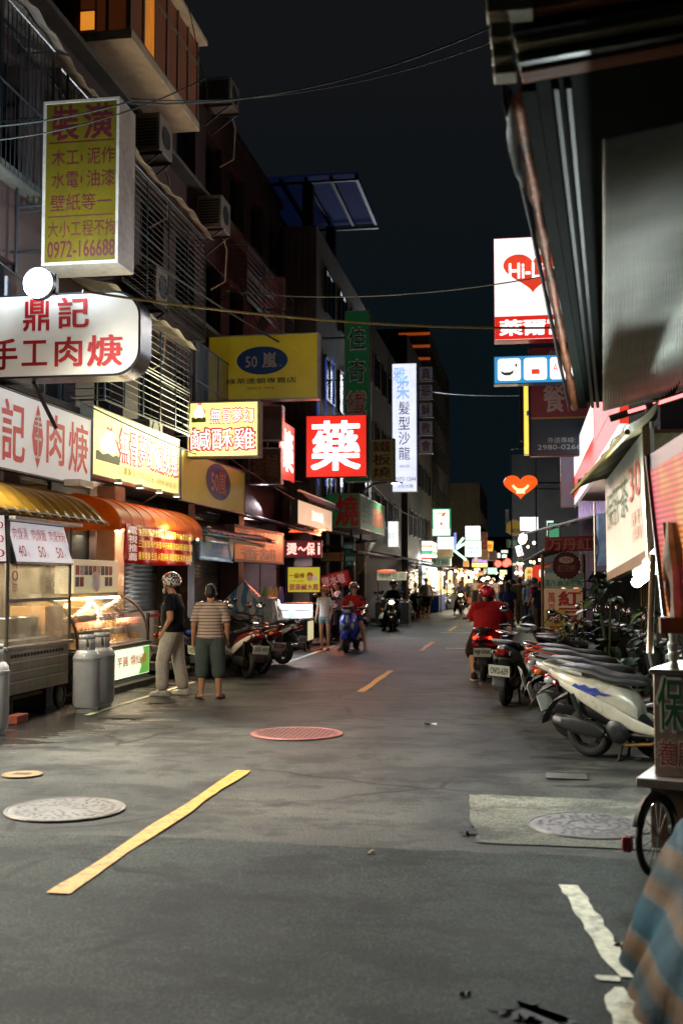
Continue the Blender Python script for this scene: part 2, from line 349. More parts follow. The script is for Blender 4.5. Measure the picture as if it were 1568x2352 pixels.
manhole('manhole_cover', 'wet grey cast manhole cover set in the pale concrete patch at right', gnd(1352,1900), .41, 0, mat('wet_manhole_iron', '#4a4541', .42, .5, var=.25, scale=30, bump=.06))
manhole('valve_cover', 'small round tan valve cover at the left edge of the road', gnd(51,1782), .17, 2, mat('brass_iron', '#7a6440', .5, .4, bump=.2))
t = thing('drain_plate', 'small square metal plate in the road near the white scooter', 'drain plate', gnd(1300,1785, .006)); MB().box(-.17,.17,-.12,.12,0,.012).build('plate', mat('plate_iron', '#5e5a55', .5, .5, bump=.3), t, bevel=.004)
# litter
def litter(label, p, sx, sy, col, rz):
    o = MB().sheet(lambda u, v: ((u-.5)*sx, (v-.5)*sy*(1-abs(u-.5)*1.2), .012+.012*sin(u*5)*cos(v*4)), 5, 3).build('litter', mat('litter_'+col[1:], col, .6), None)
    o.location = p; o.rotation_euler = (0, 0, rz); tag(o, label, 'litter')
litter('curled yellow leaf on dark asphalt beside the tarpaulin', gnd(1422,2176), .07, .03, '#a5852f', .4)
litter('scrap of white paper lying on the road past the pink manhole', gnd(987,1665), .16, .07, '#cfcfd6', .1)
litter('brown leaf on the road seam left of the concrete patch', gnd(852,1962), .06, .05, '#8a7650', 1)
litter('small tan leaf near the bottom right of the dark asphalt', gnd(1067,2290), .05, .02, '#8a6f45', .2)

# ================================================================== BUILDINGS
M_brick = mat('red_brown_tile', '#483632', .6, var=.3, scale=2.5, bump=.35, bscale=40, dirt=.5)
M_conc = mat('grey_render', '#5d5d52', .8, var=.25, scale=1.2, bump=.2, dirt=.5)
M_dark = mat('dark_render', '#1d1f21', .8, var=.3, scale=1.5, bump=.2)
M_frame = mat('window_frame_metal', '#3a3d3d', .4, .6)
M_cage = mat('galvanised_bar', '#666d71', .35, .8, var=.2)
M_pane = mat('dark_window_glass', '#0c1418', .08, 0, var=.3, scale=1.0)
M_cream = mat('cream_tile', '#b5a488', .55, var=.22, scale=3, bump=.15, dirt=.5)
M_shut = mat('shutter_steel', '#7d8078', .42, .45, var=.2, scale=3, dirt=.3)
M_inside = mat('dim_interior', '#2a2522', .8)

def window(parent, X, y0, y1, z0, z1, side=1, pane=None, bars=2):
    f = MB()
    for a, b, c, d in ((y0,y1,z0,z0+.06),(y0,y1,z1-.06,z1),(y0,y0+.06,z0+.06,z1-.06),(y1-.06,y1,z0+.06,z1-.06)): f.box(X-.05, X+.05, a, b, c, d)
    for k in range(1, bars): y = y0+(y1-y0)*k/bars; f.box(X-.035, X+.035, y-.025, y+.025, z0+.06, z1-.06)
    o = f.build('window', M_frame, parent, smooth=False)
    MB().box(X-.012, X+.012, y0+.06, y1-.06, z0+.06, z1-.06).build('pane', pane or M_pane, o, smooth=False); return o
# --- left brick block
bl = thing('brick_building', 'old four storey red brick block with caged windows along the left side', 'building', (0,0,0))
w = MB(); FL = [(3.3,4.35),(6.1,7.25),(9.0,10.15),(11.85,12.55)]
for z0, z1 in FL: w.box(-16, -7.0, 6, 31.5, z0, z1)
ys = [6+2.125*i for i in range(13)]
for i, y in enumerate(ys):
    for z0, z1 in ((4.35,6.1),(7.25,9.0),(10.15,11.85)):
        if i < 12: w.box(-7.45, -7.0-.002, y-.001 if i else y, y+.78, z0, z1)
w.box(-16, -7.5, 31.2, 31.498, 0, 12.5); w.box(-16,-7.6,6.0,6.2,0,12.5)
w.box(-16, -8.6, 6.2, 31.2, 4.35, 11.85)
for i in range(0, 13, 2): w.box(-7.5, -7.02, ys[i]-.25 if i else 6, ys[i]+.25, 0, 3.3)
w.build('wall', M_brick, bl, smooth=False)
for i in range(12):
    for j, (z0, z1) in enumerate(((4.35,6.1),(7.25,9.0),(10.15,11.85))):
        window(bl, -7.25, ys[i]+.78, ys[i]+2.12, z0, z1)
sl = MB()
for z0, z1 in FL[:3]: sl.box(-7.0, -6.72, 6, 31.45, z1-.12, z1-.03)
sl.build('ledge', M_conc, bl, smooth=False)
# parapet trim
MB().box(-7.3, -6.9, 6, 31.5, 12.55, 12.75).build('parapet', M_dark, bl, smooth=False)
# barred cages on the brick block
def cage(parent, name, X0, X1, y0, y1, z0, z1, horiz=True, n=18, posts=4, m=None, roof=None):
    g = MB(); m = m or M_cage
    for k in range(posts+1):
        y = y0+(y1-y0)*k/posts; g.tube([(X1,y,z0),(X1,y,z1)], .016, 6)
    for z in (z0, z1, (z0+z1)/2): g.tube([(X1,y0,z),(X1,y1,z)], .018, 6)
    for y in (y0, y1):
        for z in (z0, z1): g.tube([(X0,y,z),(X1,y,z)], .016, 6)
    if horiz:
        for k in range(n):
            z = z0+(z1-z0)*(k+.5)/n; g.tube([(X0,y0,z),(X1,y0,z),(X1,y1,z),(X0,y1,z)], .008, 5)
    else:
        for k in range(n):
            y = y0+(y1-y0)*(k+.5)/n; g.tube([(X1,y,z0),(X1,y,z1)], .008, 5)
        for k in range(6):
            x = X0+(X1-X0)*k/6; g.tube([(x,y0,z0),(x,y0,z1)], .008, 5)
    o = g.build(name, m, parent)
    if roof:
        r = MB().sheet(lambda u, v: (X0+(X1+.15-X0)*v, y0-.1+(y1-y0+.2)*u, z1+.32-.24*v+.03*sin(u*37)*v+.05*sin(u*9+2)*v), 40, 5).build('rain_hood', mat('tattered_hood', '#8c8276', .6, .2, var=.4, scale=4, dirt=.6), o, solid=.008)
    return o
cage(bl, 'window_cage', -7.0, -6.45, 11.2, 14.4, 6.9, 9.1, False, 26, 4, roof=True)
cage(bl, 'window_cage', -7.0, -6.45, 14.6, 17.0, 6.9, 8.95, False, 20, 3, roof=True)
cage(bl, 'window_cage', -7.0, -6.35, 16.9, 21.6, 6.5, 8.6, True, 19, 4, roof=True)
cage(bl, 'window_cage', -7.0, -6.35, 16.2, 20.6, 4.45, 6.1, True, 14, 5, roof=True)
cage(bl, 'window_cage', -7.0, -6.4, 25.2, 30.6, 8.3, 9.6, True, 10, 3)
cage(bl, 'window_cage', -7.0, -6.5, 21.5, 26.5, 4.9, 6.5, False, 46, 3, m=mat('blue_painted_bar', '#5d7382', .5, .4))
# lit bay window, top floor
by = thing('bay_window', 'orange lit enclosed balcony with cream underside high on the brick block', 'bay window', (0,0,0))
X1 = -6.1; y0 = onX(302,83,X1).y; y1 = onX(458,305,X1).y; zb = onX(302,83,X1).z; 
MB().box(-6.998, X1, y0, y1, zb-.02, zb+.14).build('floor_slab', M_cream, by, bevel=.01)
MB().box(-6.998, X1+.12, y0-.1, y1+.12, zb+1.72, zb+1.82).build('roof_slab', M_cream, by, bevel=.01)
bf = MB(); bp_ = MB(); nb = 6
for k in range(nb+1):
    y = y0+.04+(y1-y0-.08)*k/nb; bf.box(X1-.10, X1-.02, y-.035, y+.035, zb+.14, zb+1.72)
bf.box(X1-.095, X1-.025, y0, y1, zb+1.25, zb+1.31); bf.box(X1-.095, X1-.025, y0, y1, zb+.141, zb+.2)
bf.box(-6.99, X1-.1, y0+.02, y0+.08, zb+1.25, zb+1.31); bf.box(-6.55,-6.5,y0+.021,y0+.079,zb+.14,zb+1.72)
bf.build('window_frame', mat('bay_frame_metal', '#7b6f5a', .5, .3), by, smooth=False)
M_or1 = mat('lit_amber_curtain', '#c06a1c', .7, var=.5, scale=2.2, emit=.55, ecol='#d98224', stretch=(1,6,.6))
M_or2 = mat('lit_rust_curtain', '#5a3220', .7, var=.5, scale=2.2, emit=.07, ecol='#b05a2a', stretch=(1,6,.6))
for k in range(nb):
    ya = y0+.075+(y1-y0-.08)*k/nb; yb = y0+.005+(y1-y0-.08)*(k+1)/nb
    MB().box(X1-.07, X1-.05, ya, yb, zb+.2, zb+1.25).build('pane', M_or1 if k == 1 else M_or2, by, smooth=False)
    MB().box(X1-.07, X1-.05, ya, yb, zb+1.31, zb+1.72).build('pane', M_or2, by, smooth=False)
MB().box(-6.98, -6.75, y0+.041, y0+.061, zb+.55, zb+1.25).build('pane', M_or2, by, smooth=False); MB().box(-6.7, X1-.1, y0+.04, y0+.06, zb+.14, zb+1.25).build('pane', M_or2, by, smooth=False); MB().box(-6.98, -6.75, y0+.04, y0+.06, zb+.2, zb+.5).build('pane', mat('lit_side_pane', '#d07a22', .6, emit=.9, ecol='#e08a2a'), by, smooth=False)
# --- grey second block
b2 = thing('concrete_building', 'plain grey rendered block with rooftop canopy beyond the brick block', 'building', (0,0,0))
w = MB(); w.box(-16, -6.0, 32, 44, 3.2, 12.2); w.box(-16, -6.7, 32, 44, 0, 3.2)
for k in range(5): w.box(-6.7, -6.2, 32+k*2.87, 32.5+k*2.87, 0, 3.2)
w.build('wall', M_conc, b2, smooth=False)
MB().box(-7.14,-7.0,31.9,31.998,3.2,12.2).build('drain_pipe', M_dark, b2, smooth=False)
for k in range(5): MB().box(-6.95+k*.19,-6.89+k*.19,31.97,31.998,4,11.9).build('rib', mat('grey_panel_rib', '#66584c', .7), b2, smooth=False)
for k in range(4):
    for z in (4.2, 7.2, 9.9): window(b2, -5.985, 33.4+k*2.6, 35+k*2.6, z, z+1.4)
cz = 13.7
cn = MB().box(-9.5, -4.75, 32, 36.7, cz, cz+.06).build('roof_canopy', mat('blue_glow_roof_sheet', '#26345f', .85, 0, spec=.1, var=.25, scale=2, emit=.022, ecol='#4a64c8'), b2, smooth=False)  # faint blue glow in the sheet stands for blue light falling on it
q = MB()
for k in range(7): x = -9.4+k*.765; q.box(x-.05, x+.05, 32.05, 36.65, cz-.14, cz-.002)
q.box(-9.5,-4.75,32,32.12,cz-.2,cz-.142); q.box(-9.5,-4.75,36.55,36.7,cz-.2,cz-.142)
for x, y in ((-6.3,32.3),(-6.3,36.3),(-9.3,32.3)): q.box(x-.16, x+.16, y-.16, y+.16, 12.2, cz-.2)
q.build('canopy_frame', mat('canopy_steel', '#1d2430', .5, .3), b2, smooth=False)
q = MB()
for k in range(14): q.tube([(-5.8, 38+.2*k, 4.5), (-5.8, 38+.2*k, 9)], .02, 5)
for z in (4.5,5.6,6.7,7.8,9): q.tube([(-5.8,37.5,z),(-5.8,41,z)], .02, 5)
q.build('window_cage', mat('dark_bar', '#16191c', .4, .5), b2)
for k in range(3): MB().tube([(-5.92+.22*k, 31.9, 4.4), (-5.92+.22*k, 31.9, 8.2)], .018, 6).build('neon_tube', mat('blue_neon', '#2a55d8', .3, var=0, emit=.42, ecol='#2a50d0'), b2)
# --- further dark blocks, left
def block(label, X0, X1, Y0, Y1, H, m, front, wins=True, lit=()):
    b = thing('building', label, 'building', (0,0,0)); MB().box(X0, X1, Y0, Y1, 0, H).build('wall', m, b, smooth=False)
    if wins:
        k = 0; z = 4.0
        while z < H-1.6:
            y = Y0+.8
            while y < Y1-1.5:
                window(b, front, y, y+1.3, z, z+1.4, pane=(M_or2 if k in lit else None)); y += 2.4; k += 1
            z += 3.0
    return b
M_bluish = mat('blue_grey_render', '#39414f', .8, var=.3, scale=1.2, bump=.2)
block('narrow blue grey block behind the tall green vertical sign', -16, -6.3, 44.2, 57.8, 12.6, M_bluish, -6.29)
block('dark block behind the white hair salon sign on the left', -16, -6.0, 58, 73.8, 14.6, M_dark, -5.99, lit=(5,))
b5 = block('tall dark tower with orange lit ledges near its roof on the left', -18, -6.2, 74, 95, 18.6, M_dark, -6.19, lit=(3, 9))
for k in range(3): MB().box(-8.2+.1*k, -6.1, 73.8, 73.99, 18.1-k*.85, 18.25-k*.85).build('lit_ledge', mat('orange_strip', '#c8622a', .5, var=0, emit=.35, ecol='#c85a20'), b5, smooth=False)
block('grey low tower far down the left side of the street', -14, -4.2, 108, 130, 11.0, M_conc, -4.19)
# --- right blocks
block('dark shop block behind the dim restaurant sign on the right', 3.2, 14, 27, 58, 9.5, M_dark, 3.19, lit=(4,))
b7 = block('slim blue grey tower far down the right side of the street', -.75, 8, 72, 84, 9.7, M_bluish, -.76, wins=False)
block('low dark block far down on the right beyond the slim tower', .6, 12, 86, 130, 8, M_dark, .59)
block('long dark block closing the far end of the street', -30, 30, 172, 182, 8.2, mat('maroon_render', '#33201f', .8), 29)
block('dark block high over the left shops nearest the viewer', -30, -17, -5, 45, 14, M_dark, -16.99, wins=False)
# ================================================================== SIGNS
M_al = mat('aluminium_casing', '#a9a294', .4, .5, var=.2, scale=4, dirt=.3)
M_rust = mat('rusty_casing', '#6b5138', .6, .3, var=.4, scale=6, dirt=.5)
M_blk = mat('black_casing', '#22262b', .35, .3)
M_steel = mat('bracket_steel', '#3d3f40', .5, .5, dirt=.3)
def ink(col, emit=0, name=None):
    return mat(name or ('ink_%s_%d' % (col.strip('#'), int(emit*100))), col, .5, var=.12 if not emit else 0, scale=8, emit=emit)
def sign(name, label, cat, o, rz, w, h, d, face, casing, items=(), group=None, tilt=(0,0), rim=.03, shape=None, bolts=True):
    """o: lower left corner of the face as one looks at it; items: (text,u0,v0,u1,v1,material[,bold[,vertical]])"""
    t = thing(name, label, cat, o, rz, group); t.rotation_euler = (tilt[0], tilt[1], rz)
    if shape is None:
        c = MB(); c.box(0, w, 0, d, -.0, rim); c.box(0, w, 0, d, h-rim, h); c.box(0, rim, 0, d, rim, h-rim); c.box(w-rim, w, 0, d, rim, h-rim); (c.box(rim, w-rim, d-.02, d-.005, rim, h-rim) if d > .08 else None)
        c.build('casing', casing, t, smooth=False, bevel=.006)
        MB().box(rim, w-rim, .012, .03, rim, h-rim).build('face', face, t, smooth=False)
    else:
        outer = [(a*w, b*h) for a, b in shape]; MB().prism(outer, .012, d).build('casing', casing, t, ang=30)
        cx, cz = w/2, h/2; inner = [(cx+(a-cx)*(1-rim*2/w), cz+(b-cz)*(1-rim*2/h)) for a, b in outer]; MB().prism(inner, .0, .0115).build('face', face, t, ang=30)
    by = {}
    for it in items:
        s, u0, v0, u1, v1, m = it[:6]; bold = it[6] if len(it) > 6 else .012; vert = len(it) > 7 and it[7]
        mb = by.setdefault(m.name, (MB(), m))[0]; yy = .008 if shape is None else -.004
        if callable(s): s(mb, lambda u, v: (u*w, v*h), yy)
        else: put_text(mb, s, u0*w, v0*h, u1*w, v1*h, yy, bold, 0, vert)
    for i, (mb, m) in enumerate(by.values()):
        if mb.v: mb.build('lettering', m, t, smooth=False)
    return t
def poly_item(pts, m, dy=0): return (lambda mb, f, y: mb.add([(f(u,v)[0], y-dy, f(u,v)[1]) for u, v in pts], [tuple(range(len(pts)))]), 0, 0, 0, 0, m)
def ell_pts(u, v, ru, rv, n=28): return [(u+ru*cos(2*pi*k/n), v+rv*sin(2*pi*k/n)) for k in range(n)]
def rect_pts(u0, v0, u1, v1): return [(u0,v0),(u1,v0),(u1,v1),(u0,v1)]
def S(x0, y0, x1, y1, Y):            # facing the viewer
    ym = (y0+y1)/2; a = at(x0, ym, Y); b = at(x1, ym, Y); xm = (x0+x1)/2; return Vector((a.x, Y, at(xm, y1, Y).z)), b.x-a.x, at(xm, y0, Y).z-at(xm, y1, Y).z
def E_(x0, x1, yt, yb, X):           # on the left frontage, facing the street; heights at its near end x0
    a = onX(x0, yb, X); b = onX(x0, yt, X); c = onX(x1, yb, X); return Vector((X, a.y, a.z)), c.y-a.y, b.z-a.z
def bracket(sg, pts, r=.022):
    for p, q in pts: MB().tube([p, q], r, 6).build('bracket', M_steel, sg)
YEL = lambda e: mat('yellow_face_%d' % int(e*100), '#b9a02c', .35, var=.12, scale=2, emit=e, ecol='#c8b030', dirt=.2)
# 1 decorator's sign
o, w, h = S(97, 226, 273, 606, 14.0)
red = ink('#5c1826')
s1 = sign('shop_sign', 'tall unlit yellow decorator sign with dark red characters and a phone number', 'sign', o, 0, w, h, .62, mat('decorator_yellow', '#6a5c15', .35, var=.15, scale=3, dirt=.25), mat('white_sheet_casing', '#cfc6b4', .45, var=.15, dirt=.4),
  [('裝', .12,.755,.46,.965, red,.03), ('潢', .54,.755,.90,.965, red,.03), ('木工', .12,.60,.47,.70, red,.012), ('泥作', .58,.60,.94,.70, red,.012), ('水電', .12,.465,.47,.565, red,.012), ('油漆', .58,.465,.94,.565, red,.012),
   ('壁紙等一', .11,.325,.90,.425, red,.012), ('大小工程不拘', .08,.17,.96,.265, red,.010), ('0972-166688', .08,.045,.95,.145, red,.02),
   poly_item(rect_pts(.50,.62,.52,.66), red), poly_item(rect_pts(.50,.49,.52,.53), red), poly_item(rect_pts(.08,.738,.93,.744), red), poly_item(rect_pts(.08,.29,.93,.296), red)], rim=.045)
bracket(s1, [((-.9,.3,.3),(0,.3,.3)), ((-.9,.3,h-.1),(0,.3,h-.1)), ((-.5,.3,0),(-.5,.3,h+.1)), ((w*.2,.3,h),(w*.2,.3,h+.5))])
# 2 rounded white sign
o, w, h = S(-40, 672, 322, 866, 13.0)
sh = []
for cx, cy, a0 in ((.84,.30,-90),(.84,.70,0),(.05,.86,90),(.05,.14,180)):
    ru, rv = ((.16,.30) if cx > .5 else (.05,.14))
    for k in range(9): a = R(a0+k*90/8); sh.append((cx+ru*cos(a), cy+rv*sin(a)))
rd = ink('#b3141c')
s2 = sign('shop_sign', 'white rounded sign with red characters beneath the bright floodlight', 'sign', o, 0, w, h, .42, mat('white_acrylic_face', '#d6d0c4', .3, var=.08, scale=2, emit=.26, dirt=.12), M_blk,
  [('鼎', .265,.56,.425,.93, rd,.035), ('記', .485,.58,.675,.94, rd,.035), ('手', .06,.11,.225,.47, rd,.035), ('工', .26,.15,.415,.44, rd,.04), ('肉', .47,.13,.635,.47, rd,.035), ('焿', .675,.12,.885,.48, rd,.03)], shape=sh, rim=.028)
bracket(s2, [((-.3,.2,h*.5),(.05,.2,h*.5)), ((.6,.2,-.02),(.6,.9,-.5)), ((.2,.2,h),(.2,.2,h+.3))], .03)
# floodlight on the rounded sign
fl = thing('floodlight', 'glaring white floodlight standing on the rounded white sign', 'lamp', at(92, 652, 12.75))
MB().tube([(0,.12,-.16),(0,.12,0)], .02, 8).build('stand', M_steel, fl); MB().box(-.2,.2,.0,.11,-.13,.13).build('housing', M_blk, fl, bevel=.015)
Mf = Matrix.Rotation(pi/2,4,'X'); MB().lathe([(.001,.012),(.10,.010),(.12,.0)], 28, Mf).build('lens', mat('floodlight_lens', '#ffffff', .3, var=0, emit=90, ecol='#f4f4ff'), fl); MB().lathe([(.121,.0),(.155,.03),(.19,.07)], 28, Mf).build('reflector_bowl', mat('floodlight_bowl', '#e8ecff', .25, .3, var=0, emit=2.0, ecol='#dfe6ff'), fl); MB().lathe([(.19,.075),(.205,.075),(.205,-.02),(.19,-.02)], 28, Mf).build('rim', M_blk, fl)
# 3 long white fascia
o, w, h = E_(-120, 213, 0, 0, -6.5); p0 = onX(213,962,-6.5); p1 = onX(213,1122,-6.5); 
y0 = onX(-150,900,-6.5).y
o = Vector((-6.5, y0, p1.z)); w = p0.y-y0; h = p0.z-p1.z
rd2 = ink('#c8281c', .28)
u = lambda x: (onX(x, 1000, -6.5).y-y0)/w
s3 = sign('shop_sign', 'long white fascia with hand painted red characters over the soup cart', 'sign', o, R(90), w, h, .10, mat('white_board_face', '#d8d2ce', .35, var=.06, scale=2, emit=.48, dirt=.08), M_steel,
  [('鼎', u(-75),.2,u(-25),.85, rd2,.03), ('記', u(6),.13,u(58),.86, rd2,.03), poly_item([(u(75),.5),(u(78),.66),(u(84),.82),(u(88),.93),(u(93),.82),(u(98),.66),(u(101),.5),(u(98),.34),(u(93),.2),(u(88),.1),(u(84),.2),(u(78),.34)], rd2),
   ('手工', u(80),.22,u(97),.82, mat('white_ink','#efe9e4',.5,emit=.1),.02,True), ('肉', u(109),.22,u(149),.86, rd2,.03), ('焿', u(160),.18,u(203),.86, rd2,.02)])
s3.children[-1].location.y = -.003
# 4 lit yellow fascia
p0 = onX(215,929,-6.5); p1 = onX(215,1090,-6.5); pe = onX(413,1000,-6.5); w = pe.y-p0.y; h = p0.z-p1.z
LY = mat('lit_yellow_face', '#f2ea9a', .4, var=0, emit=.80, ecol='#f6ee90'); pk = ink('#c4183c', .22); wt = ink('#ffffff', .95); gy = ink('#4f5a2a', .1); rr_ = ink('#e0402a', .6)
u = lambda x: (onX(x, 1000, -6.5).y-p0.y)/w
def chick(u0, v0, sc, asp):
    q = lambda pts: [(u0+a*sc, v0+b*sc*asp) for a, b in pts]
    body = [(.25,.12),(.75,.12),(.88,.35),(.8,.6),(.68,.72),(.66,.95),(.42,.98),(.36,.72),(.18,.55),(.12,.3)]
    return [poly_item(q(body), wt, 0), poly_item(q([(.40,.97),(.46,1.12),(.56,1.04),(.64,1.14),(.70,.95)]), rr_, .001), poly_item(q([(.72,.75),(.92,.62),(.98,.3),(.9,.3),(.82,.6)]), rr_, .001),
            poly_item(q([(.0,-.28),(1,-.28),(1,.02),(.86,.1),(.7,.0),(.5,.08),(.28,-.02),(.1,.1),(0,.05)]), ink('#3f4a1c', .12), .001)]
s4 = sign('shop_sign', 'glowing yellow fascia with pink outlined characters and a white hen over the orange awning', 'sign', Vector((-6.5,p0.y,p1.z)), R(90), w, h, .22, LY, M_al,
  chick(.03,.34,.24,1.6)+[('無骨夢幻鹹酥雞', .262,.296,.982,.812, pk,.075), ('無骨夢幻鹹酥雞', .27,.31,.975,.80, wt,.004), ('訂購專線:2976-2056', .26,.10,.66,.24, gy,.01), ('永康街夢幻鹹酥雞三重店', .69,.09,.97,.21, gy,.01)], rim=.02)
for c in s4.children[2:]: 
    if 'ffffff' in c.data.materials[0].name: c.location.y = -.004
for k in range(4):
    lp = thing('downlight', 'small white downlight under the glowing yellow fascia', 'lamp', Vector((-6.35, p0.y+.7+k*1.0, p1.z-.08)), 0, 'downlights under the yellow fascia')
    MB().lathe([(.0,.07),(.05,.07),(.07,.0)], 12).build('shade', M_al, lp); MB().lathe([(.0,.004),(.06,.004)], 12).build('bulb', mat('white_bulb', '#ffffff', .3, var=0, emit=18, ecol='#fff4dc'), lp)
# 5 lit yellow square sign
o, w, h = S(428, 921, 594, 1050, 21.0)
s5 = sign('shop_sign', 'glowing square yellow sign with pink characters and a white hen', 'sign', o, 0, w, h, .34, LY, M_rust,
  chick(.07,.70,.20,1.25)+[('無骨夢幻', .33,.60,.93,.88, pk,.07), ('無骨夢幻', .335,.61,.925,.87, wt,.002), ('鹹酥雞', .05,.12,.95,.53, pk,.075), ('鹹酥雞', .062,.135,.94,.515, wt,.006)], rim=.03)
for c in s5.children[2:]:
    if 'ffffff' in c.data.materials[0].name: c.location.y = -.004
bracket(s5, [((-.5,.17,h*.3),(0,.17,h*.3)), ((-.5,.17,h*.8),(0,.17,h*.8))])
# 6 tea chain sign
o, w, h = S(477, 767, 731, 918, 24.0)
blu = ink('#0a3f78'); cr = ink('#c9b6a0'); gr = ink('#2c331c')
s6 = sign('shop_sign', 'wide unlit yellow tea shop sign with a blue oval emblem', 'sign', o, 0, w, h, .34, mat('tea_yellow', '#cdb222', .35, var=.1, scale=3, dirt=.15, emit=.10), M_al,  # unlit face given a faint glow in place of street light on it
  [poly_item(ell_pts(.495,.60,.232,.215), blu), ('50', .345,.50,.45,.665, cr,.035), ('嵐', .50,.49,.625,.72, cr,.03), ('綠茶連鎖專賣店', .17,.25,.80,.335, gr,.02), ('SINCE 1994', .36,.16,.60,.20, gr,.015), ('®', .65,.50,.672,.53, cr,.0)])
for c in s6.children: 
    if c.name.startswith('lettering') and 'c9b6a0' in c.data.materials[0].name: c.location.y = -.004
bracket(s6, [((.1,.17,0),(.1,.17,-.6)), ((-.2,.17,h*.5),(0,.17,h*.5)), ((w*.48,.17,h),(w*.2,.17,h+1.6)), ((w*.48,.17,h),(w*.48,.17,h+.3))])
# 7 tea chain wall panel
X = -6.5; a = onX(418,1060,X); b = onX(563,1060,X); zb = onX(418,1150,X).z; zt = onX(418,1030,X).z
s7 = sign('shop_sign', 'flat yellow tea shop wall panel with a blue oval on the frontage', 'sign', Vector((X,a.y,zb)), R(90), b.y-a.y, zt-zb, .06, mat('tea_yellow_panel', '#b39c26', .4, var=.12, scale=2, emit=.16, dirt=.2), M_al,  # faint glow put into the flat panel to brighten it
  [poly_item(ell_pts(.54,.58,.2,.39), blu), ('50嵐', .42,.33,.66,.82, ink('#d98a5a'), .03)])
s7.children[-1].location.y = -.004
# 8 brown board pair and more unlit boards, the salmon faces brightened by a faint glow
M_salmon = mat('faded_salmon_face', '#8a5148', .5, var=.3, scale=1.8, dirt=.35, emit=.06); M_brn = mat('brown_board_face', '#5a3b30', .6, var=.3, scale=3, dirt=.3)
for lab, bx, Y in (('upper faded salmon box sign with a water stain', (574,636,650,708), 29.0), ('lower faded salmon box sign half hidden behind the tea sign', (571,715,648,766), 29.0)):
    o, w, h = S(*bx, Y); sign('shop_sign', lab, 'sign', o, 0, w, h, .3, M_salmon, M_al, [poly_item([(.25,.5),(.35,.75),(.5,.85),(.55,.6),(.62,.4),(.5,.1),(.4,.25)], mat('water_stain', '#a08468', .6, var=.2))])
o, w, h = S(600, 930, 648, 1012, 27.0); sign('shop_sign', 'dark brown board above another brown board beside the red pharmacy sign', 'sign', o, 0, w, h, .3, M_brn, M_al)
o, w, h = S(571, 1028, 645, 1112, 27.0); sign('shop_sign', 'dim brown board with worn pale characters below the glowing yellow square', 'sign', o, 0, w, h, .3, M_brn, M_al, [('香舖', .1,.2,.9,.8, ink('#7a5a48'),.03)])
# 9 pharmacy
LR = mat('lit_red_face', '#d8281c', .4, var=0, emit=.95, ecol='#e83020'); lw_ = ink('#ffffff', 2.2)
o, w, h = S(702, 953, 842, 1096, 31.0)
s9 = sign('pharmacy_sign', 'glowing square red sign with one big white character', 'sign', o, 0, w, h, .35, LR, M_blk, [('藥', .10,.12,.88,.90, lw_,.03)], rim=.02)
bracket(s9, [((-.9,.17,h*.2),(0,.17,h*.2)), ((-.9,.17,h*.82),(0,.17,h*.82))], .05)
a = onX(641,1040,-6.3); b = onX(677,1040,-6.3); zb = onX(677,1112,-6.3).z; zt = onX(677,984,-6.3).z
sign('pharmacy_sign', 'narrow glowing red sign seen edge on behind the brown boards', 'sign', Vector((-6.3,a.y,zb)), R(90), b.y-a.y, zt-zb, .25, LR, M_blk, [('藥', .12,.18,.9,.88, lw_,.04)])
# 10 green teppanyaki signs
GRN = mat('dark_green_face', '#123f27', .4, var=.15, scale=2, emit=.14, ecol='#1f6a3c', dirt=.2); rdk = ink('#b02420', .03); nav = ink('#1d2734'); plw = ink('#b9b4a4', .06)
o, w, h = S(791, 713, 849, 1106, 33.0)
s10 = sign('shop_sign', 'tall green vertical sign with dark and red brush characters', 'sign', o, 0, w, h, .32, GRN, M_al, [('佳', .14,.765,.84,.905, plw,.03), ('佳', .16,.77,.82,.90, nav,.008), ('奇', .14,.575,.84,.715, plw,.03), ('奇', .16,.58,.82,.71, nav,.008), ('鐵', .08,.38,.86,.53, plw,.03), ('鐵', .10,.385,.84,.525, rdk,.008), ('板燒', .12,.04,.84,.33, rdk,.01,True)], rim=.025)
for c in s10.children[2:]:
    if 'b9b4a4' not in c.data.materials[0].name: c.location.y = -.004
bracket(s10, [((-1.2,.16,h*z),(0,.16,h*z)) for z in (.1,.35,.6,.85)], .03)
o, w, h = S(848, 1007, 906, 1104, 36.0)
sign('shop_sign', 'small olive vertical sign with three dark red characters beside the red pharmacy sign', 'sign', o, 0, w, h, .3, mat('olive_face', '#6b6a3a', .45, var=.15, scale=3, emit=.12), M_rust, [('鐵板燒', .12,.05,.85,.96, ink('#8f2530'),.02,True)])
o, w, h = S(735, 1133, 825, 1212, 33.5)
sign('shop_sign', 'green box sign end with one big red brush character', 'sign', o, 0, w, h, 5.6, mat('green_lit_face', '#1f5a35', .4, var=.15, scale=2, emit=.16, ecol='#1f6a3c'), M_al, [('燒', .40,.06,.96,.93, rdk,.05)])
a = onX(827,1185,-5.98); b = onX(882,1185,-5.98)
xx = at(826,1170,33.5).x+.01
a = onX(827,1170,xx); b = onX(883,1170,xx); zb = onX(827,1214,xx).z; zt = onX(827,1134,xx).z
sign('shop_sign', 'long green fascia with blue and red characters running along the street', 'sign', Vector((xx,a.y+.05,zb)), R(90), b.y-a.y, zt-zb, .08, mat('green_fascia_face', '#3a6a4a', .35, var=.2, scale=1.5, emit=.10, ecol='#4a8a68'), M_al, [('佳奇', .06,.2,.40,.8, ink('#2a4a6a'),.03), ('鐵板燒', .46,.2,.96,.8, ink('#a84a38', .05),.03)])
